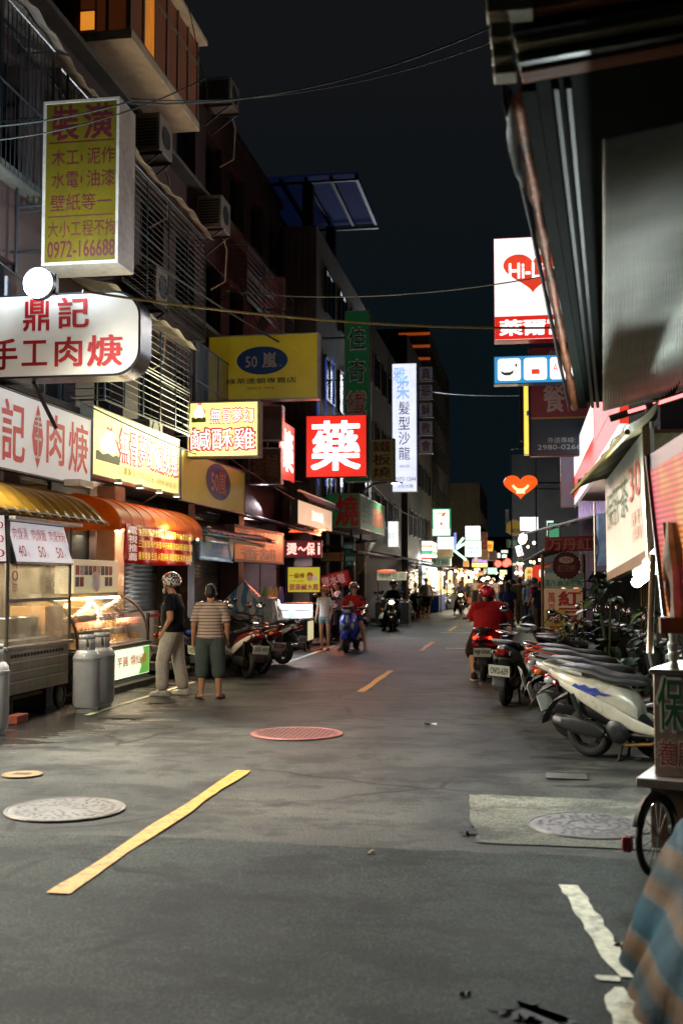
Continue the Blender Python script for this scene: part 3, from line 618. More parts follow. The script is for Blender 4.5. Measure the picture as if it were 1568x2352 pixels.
# 11 hair salon
o, w, h = S(900, 834, 957, 1130, 46.0)
LW = mat('lit_cold_white_face', '#e8ecff', .4, var=0, emit=1.15, ecol='#dfe4ff'); bk = ink('#10121a'); lb = ink('#a8c8ff', .9)
s11 = sign('shop_sign', 'tall glowing white hair salon sign with black characters', 'sign', o, 0, w, h, .35, LW, M_al, [('髮型沙龍', .26,.24,.72,.71, bk,.0,True), ('雅', .06,.86,.55,.97, lb,.03), ('柔', .2,.72,.7,.9, lb,.03), ('2973 1244', .1,.085,.95,.115, ink('#4a5a78'),.0), ('文化北路', .2,.03,.85,.06, ink('#4a5a78'),.0), ('髮藝 造型', .3,.19,.7,.21, ink('#6a7a98'),0)], rim=.02)
# 12 church squares
for k, c in enumerate('真耶穌教會'):
    o, w, h = S(961, 841+k*41.6, 994, 875+k*41.6, 56.0)
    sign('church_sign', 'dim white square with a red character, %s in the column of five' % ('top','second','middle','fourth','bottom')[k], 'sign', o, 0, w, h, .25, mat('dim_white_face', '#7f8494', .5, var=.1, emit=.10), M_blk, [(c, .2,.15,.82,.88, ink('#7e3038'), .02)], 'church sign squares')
# 13 right side signs
o, w, h = S(1133, 542, 1315, 780, 25.0)
hr = ink('#e8442a', .8); hw = mat('lit_white_face', '#f4f4f4', .4, var=0, emit=1.15, ecol='#f6f4f2')
s13 = sign('shop_sign', 'tall glowing white sign with a red heart emblem and red foot band', 'sign', o, 0, w, h, .4, hw, mat('red_casing', '#8a1418', .4, emit=.15, ecol='#a01818'),
  [poly_item([(.5+.375*sin(R(q))**3, .655+.225/17*(13*cos(R(q))-5*cos(2*R(q))-2*cos(3*R(q))-cos(4*R(q)))+.02) for q in range(0,360,8)], hr), poly_item(rect_pts(.012,.012,.988,.235), mat('lit_red_band', '#e02a20', .4, var=0, emit=.85, ecol='#e02a20')),
   ('萊爾富', .08,.05,.935,.20, ink('#ffffff', 1.4),.05), ('Hi-Life', .20,.60,.80,.745, ink('#ffffff', 1.4),.06)], rim=.02)
for c in s13.children[2:]:
    if 'ffffff' in c.data.materials[0].name: c.location.y = -.004
o, w, h = S(1133, 815, 1310, 880, 25.0)
bl_ = mat('lit_sky_blue_face', '#3a9ad8', .4, var=0, emit=.8, ecol='#3a9ad8'); ww = ink('#fbfbf6', 1.25); dk = ink('#5a6a62', .1)
def rr(u0, v0, u1, v1, ru, rv):
    p = []
    for cx, cy, a0 in ((u1-ru,v0+rv,-90),(u1-ru,v1-rv,0),(u0+ru,v1-rv,90),(u0+ru,v0+rv,180)): p += [(cx+ru*cos(R(a0+k*30)), cy+rv*sin(R(a0+k*30))) for k in range(4)]
    return p
s14 = sign('shop_sign', 'glowing sky blue sign with three white pictogram squares', 'sign', o, 0, w, h, .35, bl_, mat('blue_casing', '#2a5a7a', .4), [poly_item(rr(.055+.34*k,.12,.355+.34*k,.90,.04,.10), ww) for k in range(3)]+
  [poly_item([(.09,.48),(.11,.36),(.15,.30),(.21,.30),(.25,.36),(.27,.50),(.22,.42),(.14,.41)], dk), poly_item(rect_pts(.292,.28,.298,.6), dk), poly_item(ell_pts(.295,.66,.014,.06,10), dk), poly_item(rect_pts(.32,.28,.324,.68), dk), poly_item(rect_pts(.335,.28,.339,.68), dk),
   poly_item(rr(.495,.32,.60,.50,.01,.04), hr), poly_item(rect_pts(.475,.24,.61,.26), dk), ('ATM', .77,.40,.98,.66, hr, .0)], rim=.02)
for c in s14.children[2:]:
    if 'fbfbf6' not in c.data.materials[0].name: c.location.y = -.004
MB().tube([(w,.17,h*.5),(w+1.6,.17,h*.5)], .05, 8).build('arm', M_steel, s14)
o, w, h = S(1215, 880, 1370, 1046, 26.5)
dr = mat('dim_maroon_face', '#6b2a30', .5, var=.15, scale=3, emit=.10); 
s15 = sign('shop_sign', 'dim maroon and slate restaurant sign with pale characters and a phone number', 'sign', o, 0, w, h+.9, .35, dr, mat('maroon_casing', '#3a1a1e', .5), [('餐', .22,.53*.75,.53,.93*.72, ink('#a08a86', .03),.03), ('餐廳', .25,.77,.9,.96, ink('#a08a86',.03),.03), poly_item(rect_pts(.02,.02,.98,.335), mat('slate_face', '#2f3a48', .5, var=.1)), poly_item(rect_pts(.02,.335,.98,.35), ink('#a8843a')), ('外送專線:', .27,.115,.68,.165, ink('#a8b0b0', .03),.0), ('2980-0266', .12,.055,.76,.10, ink('#a8b0b0', .03),.01)])
for c in s15.children[2:]:
    if 'a8b0b0' in c.data.materials[0].name: c.location.y = -.004
o, w, h = S(1202, 882, 1214, 1044, 26.4)
sign('shop_sign', 'slim glowing yellow edge of a sign beside the maroon sign', 'sign', o, 0, w, h, .3, mat('lit_lemon_face', '#f0e060', .4, var=0, emit=1.0, ecol='#f4e45a'), M_al, [poly_item(rect_pts(.6,.55,1,.62), ink('#2a4ab0', .3))], rim=.01)
o, w, h = S(1193, 886, 1201, 1012, 27.0); sign('shop_sign', 'dark narrow sign just left of the glowing yellow edge', 'sign', o, 0, w, h, .3, M_dark, M_rust, rim=.01)
# ================================================================== SCOOTERS
M_tyre = mat('tyre_rubber', '#17181a', .75, var=.25, scale=20, bump=.3)
M_rim = mat('wheel_rim', '#5b5d5e', .35, .8, var=.2)
M_blkpl = mat('black_plastic', '#17191b', .45, var=.2, scale=14)
M_seat = mat('seat_vinyl', '#2a2c2e', .42, var=.2, scale=10, bump=.12)
M_chrome = mat('chrome', '#b9bcc0', .18, 1.0, var=.1)
M_eng = mat('engine_metal', '#3d3c3a', .45, .7, var=.3, scale=14, dirt=.4)
M_plate = mat('plate_white', '#c9c9bd', .5, var=.08, scale=5, dirt=.15)
M_ink = mat('plate_ink', '#15171a', .5, var=0)
M_tail = mat('taillight_red', '#7d1414', .15, var=.1, coat=.5)
M_taillit = mat('taillight_lit', '#ff2a1a', .3, var=0, emit=9, ecol='#ff2612')
M_clear = mat('clear_lens', '#9da3a6', .08, .2, var=.2, scale=30, coat=.6)
M_headlit = mat('headlight_lit', '#ffffff', .3, var=0, emit=60, ecol='#ffe2a0')
M_amber = mat('amber_lens', '#c0641a', .2, var=.1)
M_mirror = mat('mirror_glass', '#a8b0b4', .05, 1.0, var=0)
def paint(col, rough=.28): return mat('paint_'+col.strip('#'), col, rough, .15, var=.14, scale=6, coat=.55, dirt=.12)
def sec(x, zc, hw, hh, n=14, p=2.6, cx=0, dz=0):   # super-ellipse ring in the y,z plane
    out = []
    for k in range(n):
        a = 2*pi*k/n; c, s_ = cos(a), sin(a)
        out.append((x+dz*(s_), cx+hw*math.copysign(abs(c)**(2/p), c), zc+hh*math.copysign(abs(s_)**(2/p), s_)))
    return out
def wheel(parent, x, r=.235, w=.055, disc=True):
    prof = []
    for k in range(13):
        a = -pi*.62+ (pi*1.24)*k/12; prof.append((r-w*.95+w*.95*cos(a), w*sin(a)))
    Mx = Matrix.Translation((x, 0, r)) @ Matrix.Rotation(pi/2, 4, 'X')
    ty = MB().lathe(prof+[(r*.62, w*.8), (r*.62, -w*.8), prof[0]], 28, Mx).build('wheel', M_tyre, parent)
    rm = MB(); rm.lathe([(r*.63, .03), (r*.57, .034), (r*.55, .012), (r*.55, -.012), (r*.57, -.034), (r*.63, -.03)], 24, Mx)
    rm.lathe([(.001, .05), (.045, .05), (.05, .02), (.05, -.02), (.045, -.05), (.001, -.05)], 12, Mx)
    for k in range(5):
        a = 2*pi*k/5+.3; rm.beam((x+cos(a)*.04, 0, r+sin(a)*.04), (x+cos(a)*r*.58, 0, r+sin(a)*r*.58), .03, .026, (0,1,0))
    if disc: rm.lathe([(.05,.048),(r*.42,.048),(r*.42,.044),(.05,.044)], 20, Mx)
    rm.build('rim', M_rim, ty); return ty
def scooter(label, loc, rz, col='#b9b7a8', col2=None, seatm=None, plate=None, lit=False, head=False, rimcol=None, lean=0.0, steer=0.25, box=False, group='parked scooters', style=0, cat='scooter', decal=None, rack=None, ls=False):
    t = thing('scooter', label, cat, loc, rz, group); t.rotation_euler = (lean, 0, rz)
    P = paint(col); P2 = paint(col2 or '#1d2023'); sm = seatm or M_seat
    rw = wheel(t, -.62); fw = wheel(t, .64)
    if rimcol:
        for c in rw.children: c.data.materials[0] = paint(rimcol)
        for c in fw.children: c.data.materials[0] = paint(rimcol)
    # rear bodywork
    b = MB(); b.loft([sec(-1.0,.80,.03,.025), sec(-.93,.775,.075,.06), sec(-.78,.715,.125,.105), sec(-.55,.63,.15,.15), sec(-.32,.56,.155,.17), sec(-.16,.48,.14,.17), sec(-.10,.42,.12,.12)])
    b.build('body', P, t)
    # side panels swept down towards the footboard
    for s in (1, -1):
        MB().loft([sec(-.86,.715,.012,.03,cx=s*.105), sec(-.62,.60,.02,.055,cx=s*.15), sec(-.38,.49,.022,.075,cx=s*.165), sec(-.12,.37,.022,.06,cx=s*.165), sec(.14,.30,.018,.03,cx=s*.165)]).build('side_trim', P2 if style else P, t)
        v = MB()
        for k in range(4): v.box(-.30+.075*k, -.25+.075*k, s*.158-.012, s*.158+.022 if s > 0 else s*.158+.012, .455-.055*k, .475-.055*k)
        v.build('vent', M_blkpl, t)
    MB().loft([sec(-.72,.52,.09,.10), sec(-.4,.44,.12,.14), sec(-.1,.34,.12,.10), sec(0,.30,.10,.05)]).build('inner_panel', M_blkpl, t)
    MB().loft([sec(-.2,.27,.15,.035), sec(.0,.275,.175,.035), sec(.3,.275,.165,.035), sec(.42,.31,.12,.04)]).build('footboard', M_blkpl, t)
    # front shield
    def shield(off, hw, dz=0.0):
        rings = []
        for z, x, w in ((.30,.43,.13),(.40,.455,.17),(.55,.465,.20),(.70,.44,.205),(.84,.40,.18),(.93,.37,.11)):
            rings.append([(x+off-.10*(abs(q)**2.2)*(w/.2), q*w*hw, z+dz) for q in (-1,-.8,-.5,-.2,0,.2,.5,.8,1)]+[(x+off-.03-.10*(abs(q)**2.2)*(w/.2), q*w*hw, z+dz) for q in (1,.8,.5,.2,0,-.2,-.5,-.8,-1)])
        return MB().loft(rings)
    shield(.05, 1.0).build('front_shield', P, t); shield(.015, .96, -.01).build('leg_shield', P if ls else M_blkpl, t)
    MB().loft([[(.505-.03*abs(q), q*.07*w, z) for q in (-1,-.4,0,.4,1)]+[(.47-.03*abs(q), q*.07*w, z) for q in (1,.4,0,-.4,-1)] for z, w in ((.32,.5),(.5,1.0),(.7,.9),(.86,.3))]).build('nose_panel', P2, t)
    for s in (1, -1):
        MB().ell((.475, s*.115, .60), .035, .05, .085, 10, 6).build('indicator', M_amber if style == 0 else M_clear, t)
    # front fender, forks
    fd = MB(); n = 12; rings = []
    for k in range(n+1):
        a = R(20+150*k/n); rr = .285
        rings.append([(.64+rr*cos(a)-(0), q*.075, .235+(rr-.035*abs(q)**2)*sin(a)) for q in (-1,-.6,0,.6,1)]+[(.64+(rr-.012)*cos(a), q*.07, .235+(rr-.012-.035*abs(q)**2)*sin(a)) for q in (1,.6,0,-.6,-1)])
    fd.loft(rings).build('front_fender', P, t)
    fk = MB()
    for s in (1,-1): fk.tube([(.64, s*.075, .235), (.56, s*.075, .55), (.50,0,.62)], .018, 8)
    fk.tube([(.52,0,.5),(.40,0,.98)], .03, 8); fk.build('fork', M_eng, t)
    # handlebar group
    hb = MB(); hb.loft([sec(.30,1.0,.07,.03), sec(.36,1.0,.15,.05), sec(.43,.985,.155,.075), sec(.49,.96,.11,.065), sec(.52,.95,.05,.035)])
    ho = hb.build('handlebar', P if style != 2 else M_blkpl, t)
    g = MB(); g.tube([(.40,-.16,1.0),(.36,-.26,1.015),(.30,-.36,1.0)], .014, 8); g.tube([(.40,.16,1.0),(.36,.26,1.015),(.30,.36,1.0)], .014, 8)
    g.tube([(.345,-.27,1.012),(.295,-.38,1.0)], .02, 8); g.tube([(.345,.27,1.012),(.295,.38,1.0)], .02, 8)
    g.tube([(.40,-.22,1.01),(.39,-.36,.99)], .007, 6); g.tube([(.40,.22,1.01),(.39,.36,.99)], .007, 6)
    g.build('grip', M_blkpl, ho)
    MB().ell((.30,0,1.03), .05, .09, .02, 10, 6).build('dash', M_blkpl, ho)
    for s in (1, -1):
        mm = MB(); mm.tube([(.38,s*.21,1.02),(.40,s*.27,1.13),(.38,s*.31,1.20)], .007, 6); mm.ell((.375, s*.345, 1.235), .022, .075, .05, 12, 8); mo = mm.build('mirror', M_blkpl, t)
        MB().ell((.358, s*.345, 1.235), .009, .064, .041, 12, 8).build('mirror_glass', M_mirror, mo)
    MB().ell((.515, 0, .945), .03, .085, .05, 14, 8).build('headlight', M_headlit if head else M_clear, t)
    # seat
    MB().loft([sec(-.90,.835,.05,.02), sec(-.84,.845,.105,.035), sec(-.70,.835,.13,.045), sec(-.52,.81,.135,.05), sec(-.42,.775,.14,.05), sec(-.28,.755,.145,.05), sec(-.12,.75,.12,.048), sec(-.02,.735,.08,.035), sec(.01,.72,.04,.02)]).build('seat', sm, t)
    gr = MB(); gr.tube([(-.62,.13,.80),(-.85,.15,.855),(-.99,.13,.885),(-1.04,.06,.89),(-1.04,-.06,.89),(-.99,-.13,.885),(-.85,-.15,.855),(-.62,-.13,.80)], .016, 8)
    gr.build('grab_rail', paint(rack) if rack else (P if style == 0 else M_chrome), t)
    # tail
    MB().loft([sec(-1.045,.735,.05,.03), sec(-1.0,.735,.10,.045), sec(-.9,.70,.13,.04)]).build('taillight', M_tail, t)
    if lit:
        for s in (1,-1): MB().ell((-1.03, s*.125, .735), .03, .03, .028, 10, 6).build('lit_taillight', M_taillit, t)
    for s in (1,-1):
        MB().ell((-.97, s*.115, .725), .05, .022, .035, 10, 6).build('rear_indicator', M_clear if style != 2 else M_amber, t)
    mg = MB(); mg.loft([sec(-.80,.60,.08,.04), sec(-.95,.52,.085,.015), sec(-1.06,.38,.085,.012), sec(-1.08,.30,.08,.01)]); mg.build('mudguard', M_blkpl, t)
    pm = Matrix.Translation((-1.075, 0, .50)) @ Matrix.Rotation(R(-18), 4, 'Y') @ Matrix.Rotation(-pi/2, 4, 'Z')
    pl = MB().box(-.14, .14, 0, .006, -.075, .075, pm).build('license_plate', M_plate, t, smooth=False)
    tx = MB(); put_text(tx, plate or ('%s%s%s-%03d' % (*random.sample('ABCDEFGHJKMN', 3), random.randint(100, 999))), -.115, -.045, .115, .045, -.003, .02)
    tx.v = [tuple(pm @ Vector(v)) for v in tx.v]; tx.build('lettering', M_ink, pl, smooth=False)
    # engine, exhaust, stand
    e = MB(); e.loft([sec(-.72,.26,.05,.075,cx=.11), sec(-.5,.28,.06,.085,cx=.12), sec(-.2,.29,.06,.08,cx=.11), sec(-.05,.30,.04,.05,cx=.1)]); e.loft([sec(-.45,.27,.09,.09), sec(-.1,.27,.08,.08)]); e.tube([(-.62,.10,.24),(-.72,.15,.62)], .03, 10); e.tube([(-.62,-.10,.24),(-.72,-.15,.62)], .022, 10)
    e.build('engine', M_eng, t)
    x_ = MB(); x_.loft([[(-.9+.01*q, -.165+.06*cos(2*pi*k/12), .36+.055*sin(2*pi*k/12)) for k in range(12)] for q in (0,)]+[[(xx, -.165+rr*cos(2*pi*k/12), zz+rr*sin(2*pi*k/12)) for k in range(12)] for xx, zz, rr in ((-.88,.36,.07),(-.5,.30,.075),(-.40,.27,.04))])
    ex = x_.build('exhaust', M_eng, t)
    MB().loft([sec(-.80,.355,.012,.05,cx=-.24), sec(-.66,.34,.014,.075,cx=-.245), sec(-.46,.30,.014,.06,cx=-.24), sec(-.40,.28,.01,.03,cx=-.235)]).build('heat_shield', M_blkpl, ex)
    MB().tube([(-.4,-.16,.26),(-.22,-.13,.17),(.02,-.10,.19),(.1,-.05,.25)], .018, 8).build('exhaust_pipe', mat('brown_pipe', '#8a6436', .4, .7, var=.3), ex)
    fm = Matrix.Translation((-.28,-.165,.30)) @ Matrix.Rotation(pi/2, 4, 'X')
    MB().lathe([(.001,.03),(.05,.035),(.10,.02),(.115,0),(.1,-.03)], 20, fm).build('fan_cover', M_blkpl, t)
    st = MB(); st.tube([(-.25,.08,.22),(-.30,.12,.02)], .013, 6); st.tube([(-.25,-.08,.22),(-.30,-.12,.02)], .013, 6); st.tube([(-.30,.14,.015),(-.30,-.14,.015)], .013, 6); st.build('stand', M_eng, t)
    if box: MB().loft([sec(-1.02,1.02,.13,.11,p=5), sec(-.99,1.02,.17,.14,p=5), sec(-.68,1.02,.17,.14,p=5), sec(-.65,1.02,.13,.11,p=5)]).build('top_box', M_blkpl, t)
    if decal:
        for s in (1,-1):
            q = [(-.16,.01),(-.13,.035),(-.10,.02),(-.05,.04),(-.02,.018),(.04,.03),(.07,.005),(.16,.0),(.09,-.02),(.05,-.012),(.02,-.035),(-.02,-.018),(-.06,-.03),(-.1,-.008)]
            dm = MB().add([(-.52+x*1.25, s*(.160-.1*max(0,-x-.02)), .655+z*1.3-.16*x) for x, z in q], [tuple(range(len(q)))])
            dm.build('decal', mat('blue_decal', '#2b3a86', .4, var=0), t, smooth=False)
    return t
# ================================================================== PEOPLE
SKIN = mat('skin', '#c08a66', .5, var=.08, scale=12, spec=.4); SKIN2 = mat('skin_fair', '#d0a284', .5, var=.08, scale=12, spec=.4)
HAIR = mat('black_hair', '#15110f', .45, var=.3, scale=60, bump=.4, bscale=90)
EYE = mat('eye_dark', '#17110f', .25, var=0); LIP = mat('lips', '#8a4a42', .5, var=0)
def cloth(col, name=None, **k): return mat(name or 'cloth_'+col.strip('#'), col, .85, var=.14, scale=16, bump=.55, bscale=8, spec=.25, **k)
def remesh(mb, vox, smooth=4):
    me = bpy.data.meshes.new('tmp_body'); me.from_pydata(mb.v, [], mb.f); me.update()
    o = bpy.data.objects.new('tmp_body', me); tmp_scene.collection.objects.link(o)
    m = o.modifiers.new('r', 'REMESH'); m.mode = 'VOXEL'; m.voxel_size = vox
    s = o.modifiers.new('s', 'SMOOTH'); s.iterations = smooth; s.factor = .5
    vl = tmp_scene.view_layers[0]; vl.update()
    out = bpy.data.meshes.new_from_object(o.evaluated_get(vl.depsgraph)); bpy.data.objects.remove(o); bpy.data.meshes.remove(me)
    r = MB(); r.v = [tuple(v.co) for v in out.vertices]; r.f = [tuple(p.vertices) for p in out.polygons]; bpy.data.meshes.remove(out); return r
def cap(mb, p, q, r0, r1, n=12):
    p = Vector(p); q = Vector(q); d = (q-p); L = d.length; d = d/L if L else Vector((0,0,1)); pts = []; rs = []
    for a in (-80,-50,-20): pts.append(p+d*r0*sin(R(a))); rs.append(r0*cos(R(a)))
    pts.append(p+d*L*.5); rs.append((r0+r1)/2)
    for a in (20,50,80): pts.append(q+d*r1*sin(R(a))); rs.append(r1*cos(R(a)))
    mb.tube(pts, rs, n); return mb
def trunk(mb, st, n=18):    # st: (center, halfwidth, halfdepth); rings square to the spine, width along x
    rings = []
    for i, (c, hw, hd) in enumerate(st):
        a = Vector(st[max(0,i-1)][0]); b = Vector(st[min(len(st)-1,i+1)][0]); d = (b-a).normalized(); x = Vector((1,0,0)); y = d.cross(x).normalized(); x = y.cross(d).normalized()
        rings.append([tuple(Vector(c)+x*hw*cos(2*pi*k/n)+y*hd*sin(2*pi*k/n)) for k in range(n)])
    mb.loft(rings); return mb
BASE = dict(pelvis=(0,0,.93), waist=(0,.005,1.08), chest=(0,.0,1.27), neck=(0,-.01,1.44), head=(0,.02,1.575),
  sL=(-.172,-.01,1.365), eL=(-.225,-.02,1.10), wL=(-.24,.05,.86), sR=(.172,-.01,1.365), eR=(.225,-.02,1.10), wR=(.24,.05,.86),
  hL=(-.09,0,.90), kL=(-.10,.02,.49), aL=(-.105,-.01,.085), hR=(.09,0,.90), kR=(.10,.02,.49), aR=(.105,-.01,.085), tL=(-.125,.15,.03), tR=(.125,.15,.03))
def person(label, loc, rz, J=None, h=1.70, shirt=None, sleeve=.55, pants=None, plen=1.0, pw=1.0, shoes=None, hair='short', helmet=None, skin=None, fat=1.0, look=0.0, vox=.013, face=True, group=None, fingers=True, strap=False, skirt=False, bare=False, tank=False, stripes=None, cat='person'):
    """faces +y locally; h scales the 1.70 m skeleton"""
    j = {k: Vector(v) for k, v in {**BASE, **(J or {})}.items()}; sk = skin or SKIN
    t = thing('person', label, cat, loc, rz, group); t.scale = (h/1.7,)*3
    f = fat; up = (j['neck']-j['pelvis']).normalized(); fw = Vector((1,0,0)).cross(up)*-1
    fw = up.cross(Vector((1,0,0))); fw = Vector((0,1,0)) if fw.length < .1 else fw.normalized()
    if fw.y < -.3 and abs(look) < 9: fw = -fw
    b = MB()
    trunk(b, [(j['pelvis']-up*.06, .10*f, .08*f), (j['pelvis'], .155*f, .105*f), (j['waist'], .135*f, .10*f), (j['chest'], .165*f, .112*f), (j['neck']-up*.09, .15, .085), (j['neck']-up*.02, .07, .062)])
    cap(b, j['neck']-up*.03, j['head']-up*.08, .056, .052)
    hd = MB(); rot = Matrix.Translation(j['head']) @ Matrix.Rotation(look, 4, 'Z')
    hd.ell((0,-.005,.03), .077, .094, .098, 16, 12, rot); hd.ell((0,.022,-.045), .058, .068, .068, 14, 10, rot); hd.ell((0,.05,-.085), .032, .03, .028, 10, 8, rot)
    hd.ell((0,.096,-.022), .0125, .02, .024, 8, 6, rot); hd.ell((0,.092,.035),.05,.012,.012,8,6,rot)
    for s in (-1,1): hd.ell((s*.079,-.008,-.012), .012, .02, .03, 8, 6, rot)
    b.v += hd.v and []; k0 = len(b.v); b.v += hd.v; b.f += [tuple(i+k0 for i in q) for q in hd.f]
    for s in 'LR':
        sg = -1 if s == 'L' else 1
        cap(b, j['s'+s], j['e'+s], .05*f, .040*f); cap(b, j['e'+s], j['w'+s], .040*f, .026)
        cap(b, j['neck']-up*.07, j['s'+s], .055, .05)
        cap(b, j['h'+s], j['k'+s], .088*f, .055*f); cap(b, j['k'+s]+(j['a'+s]-j['k'+s])*.0, j['k'+s]+(j['a'+s]-j['k'+s])*.3+Vector((0,-.012,0)), .054*f, .055*f); cap(b, j['k'+s]+(j['a'+s]-j['k'+s])*.3+Vector((0,-.012,0)), j['a'+s], .055*f, .036)
        toe = j['t'+s]; an = j['a'+s]; cap(b, an+Vector((0,0,-.03)), toe, .038, .028); cap(b, an+(an-toe).normalized()*.03+Vector((0,0,-.04)), an+Vector((0,0,-.03)), .03, .034)
        # hand: palm, four fingers, thumb
        w = j['w'+s]; d = (w-j['e'+s]).normalized(); side = d.cross(Vector((sg,0,0))); side = side.normalized() if side.length > .1 else Vector((0,1,0)); inn = Vector((-sg,0,0))-d*d.dot(Vector((-sg,0,0))); inn.normalize()
        pc = w+d*.055; cap(b, w, pc-side*.012, .024, .027); cap(b, w+side*.008, pc+side*.014, .022, .024)
        if fingers:
            for q in range(4):
                o = pc+side*(-.027+.018*q)+d*.012; L = (.058,.066,.062,.048)[q]
                m1 = o+d*L*.6+inn*.006; cap(b, o, m1, .0095, .009, 6); cap(b, m1, m1+d*L*.42+inn*L*.35, .009, .0075, 6)
            o = w+d*.03+side*.022; m1 = o+side*.026+d*.02+inn*.008; cap(b, o, m1, .012, .0105, 6); cap(b, m1, m1+d*.028+inn*.01, .0105, .0085, 6)
        else: cap(b, pc, pc+d*.06+inn*.02, .026, .018)
    body = remesh(b, vox if not fingers else min(vox, .0085), 3).build('body', sk, t, ang=60)
    if face:
        fm = MB()
        for s in (-1,1): fm.ell((s*.032,.083,.002), .013, .012, .0065, 10, 6, rot); fm.ell((s*.034,.0835,.027), .019, .01, .004, 8, 5, rot)
        fm.build('eyes', EYE, t); MB().ell((0,.086,-.060), .022, .011, .006, 10, 6, rot).build('mouth', LIP, t)
    # shirt
    if shirt is not None:
        s_ = MB(); g = .018; lo = j['pelvis']-up*(.03 if not skirt else .25)
        trunk(s_, [(lo, (.168+g)*f, (.120+g)*f), (j['pelvis']+up*.04, (.158+g)*f, (.115+g)*f), (j['waist'], (.145+g)*f, (.118+g)*f), (j['chest'], (.168+g)*f, (.115+g)*f), (j['neck']-up*.09, .155+g, .088+g), (j['neck']-up*.04, .115, .08), (j['neck']-up*(.005 if not tank else .06), .072, .066)])
        for s in 'LR':
            if tank: cap(s_, j['neck']-up*.08, j['neck']-up*.06+(j['s'+s]-j['neck'])*.55, .06, .05); continue
            sh, el, wr = j['s'+s], j['e'+s], j['w'+s]
            cap(s_, j['neck']-up*.065, sh, .069*max(1, f*.97), .064*max(1, f*.99))
            if sleeve <= 1: e = sh+(el-sh)*sleeve; s1_ = (e-sh).normalized(); s_.tube([sh-s1_*.03, sh, sh+(e-sh)*.5, e, e+s1_*.002], [.03, .068*f, .066*f, .068*f, .05*f], 14)
            else: cap(s_, sh, el, .064*f, .055*f); e = el+(wr-el)*(sleeve-1); s_.tube([el-(e-el)*.15, el, e], [.03, .055*f, .045*f], 12)
        so = remesh(s_, vox*.9, 3).build('shirt', shirt, t, ang=60)
        if strap:
            pass
    # trousers
    if pants is not None:
        p_ = MB(); g = .016
        trunk(p_, [(j['pelvis']-up*.12, .13*f, .10*f), (j['pelvis']-up*.04, (.158+g)*f, (.112+g)*f), (j['pelvis']+up*.06, (.148+g)*f, (.108+g)*f), (j['pelvis']+up*.075, (.14)*f, .10*f)])
        for s in 'LR':
            hh, kk, aa = j['h'+s], j['k'+s], j['a'+s]; base = .10*f*pw
            if plen <= 1:
                e = hh+(kk-hh)*plen; d = (e-hh).normalized(); p_.tube([hh-d*.05, hh, hh+(e-hh)*.5, e, e+d*.002], [.05, base, base*(.93 if pw < 1.2 else 1), base*(.92 if pw < 1.2 else 1.0), base*.6], 14)
            else:
                e = kk+(aa-kk)*(plen-1); d = (kk-hh).normalized(); d2 = (e-kk).normalized()
                p_.tube([hh-d*.05, hh, hh+(kk-hh)*.6, kk], [.05, base, base*.86, base*.76], 14); p_.tube([kk-d2*.05, kk, kk+(e-kk)*.55, e-d2*.06, e, e+d2*.002], [.04, base*.76, base*.74, base*.72, base*.60, base*.4], 14)
        remesh(p_, vox*.9, 3).build('trousers' if plen > 1.2 else 'shorts', pants, t, ang=60)
    if shoes is not None:
        for s in 'LR':
            an, to = j['a'+s], j['t'+s]; d = (to-an); d.z = 0; d.normalize(); a0 = Vector((an.x, an.y, 0)); z = min(an.z, to.z+.06)-.085
            if shoes == 'sandal':
                sh = MB(); r = d.cross(Vector((0,0,1))); rings = []
                for k, w in ((-.07,.025),(-.05,.036),(.05,.04),(.13,.045),(.19,.035),(.205,.015)):
                    c = a0+d*k+Vector((0,0,max(0,z))); rings.append([tuple(c+r*w+Vector((0,0,.002))), tuple(c+r*w+Vector((0,0,.018))), tuple(c-r*w+Vector((0,0,.018))), tuple(c-r*w+Vector((0,0,.002)))])
                sh.loft(rings); c = a0+d*.13+Vector((0,0,max(0,z))); sh.tube([c+r*.04+Vector((0,0,.015)), c+r*.03+Vector((0,0,.06)), c+Vector((0,0,.068)), c-r*.03+Vector((0,0,.06)), c-r*.04+Vector((0,0,.015))], .008, 6)
                sh.build('sandal', mat('dark_sandal', '#2a2422', .6), t)
            else:
                sh = MB(); zz = Vector((0,0,max(0,z))); cap(sh, a0+zz+d*-.035+Vector((0,0,.055)), a0+zz+d*.04+Vector((0,0,.065)), .05, .052); cap(sh, a0+zz+d*.0+Vector((0,0,.045)), a0+zz+d*.15+Vector((0,0,.035)), .047, .034)
                cap(sh, an+Vector((0,0,.02)), a0+zz+Vector((0,0,.06)), .045, .05)
                r = d.cross(Vector((0,0,1))); q = a0+zz; so_ = MB()
                so_.loft([[tuple(q+d*k+r*w+Vector((0,0,b_))) for w, b_ in ((ww,.0),(ww,.028),(-ww,.028),(-ww,.0))] for k, ww in ((-.085,.03),(-.06,.043),(.05,.046),(.13,.048),(.18,.035),(.192,.02))])
                o = remesh(sh, .010, 3).build('shoe', shoes, t); so_.build('sole', cloth('#b8b4a8', 'shoe_sole'), o, bevel=.006)
    # hair / helmet
    if helmet is None and hair:
        hm = MB(); hm.ell((0,-.014,.045), .083, .098, .092, 18, 12, rot); hm.ell((0,-.045,.0), .078, .065, .085, 14, 10, rot)
        if hair == 'long': hm.ell((0,-.06,-.10), .085, .05, .17, 14, 10, rot); hm.ell((.06,-.02,-.10), .03, .04, .15, 10, 8, rot); hm.ell((-.06,-.02,-.10), .03, .04, .15, 10, 8, rot)
        if hair == 'bun': hm.ell((0,-.11,.05), .04, .04, .04, 10, 8, rot)
        # leave the face free
        h2 = remesh(hm, .012, 2); cut = rot.inverted()
        lo = [cut @ Vector(v) for v in h2.v]
        h2.v = [tuple(rot @ Vector((v.x*1.0, min(v.y, .062+max(0, v.z-.03)*.5), v.z)) if (v.z < .075 and v.y > .03) else rot @ v) for v in lo]
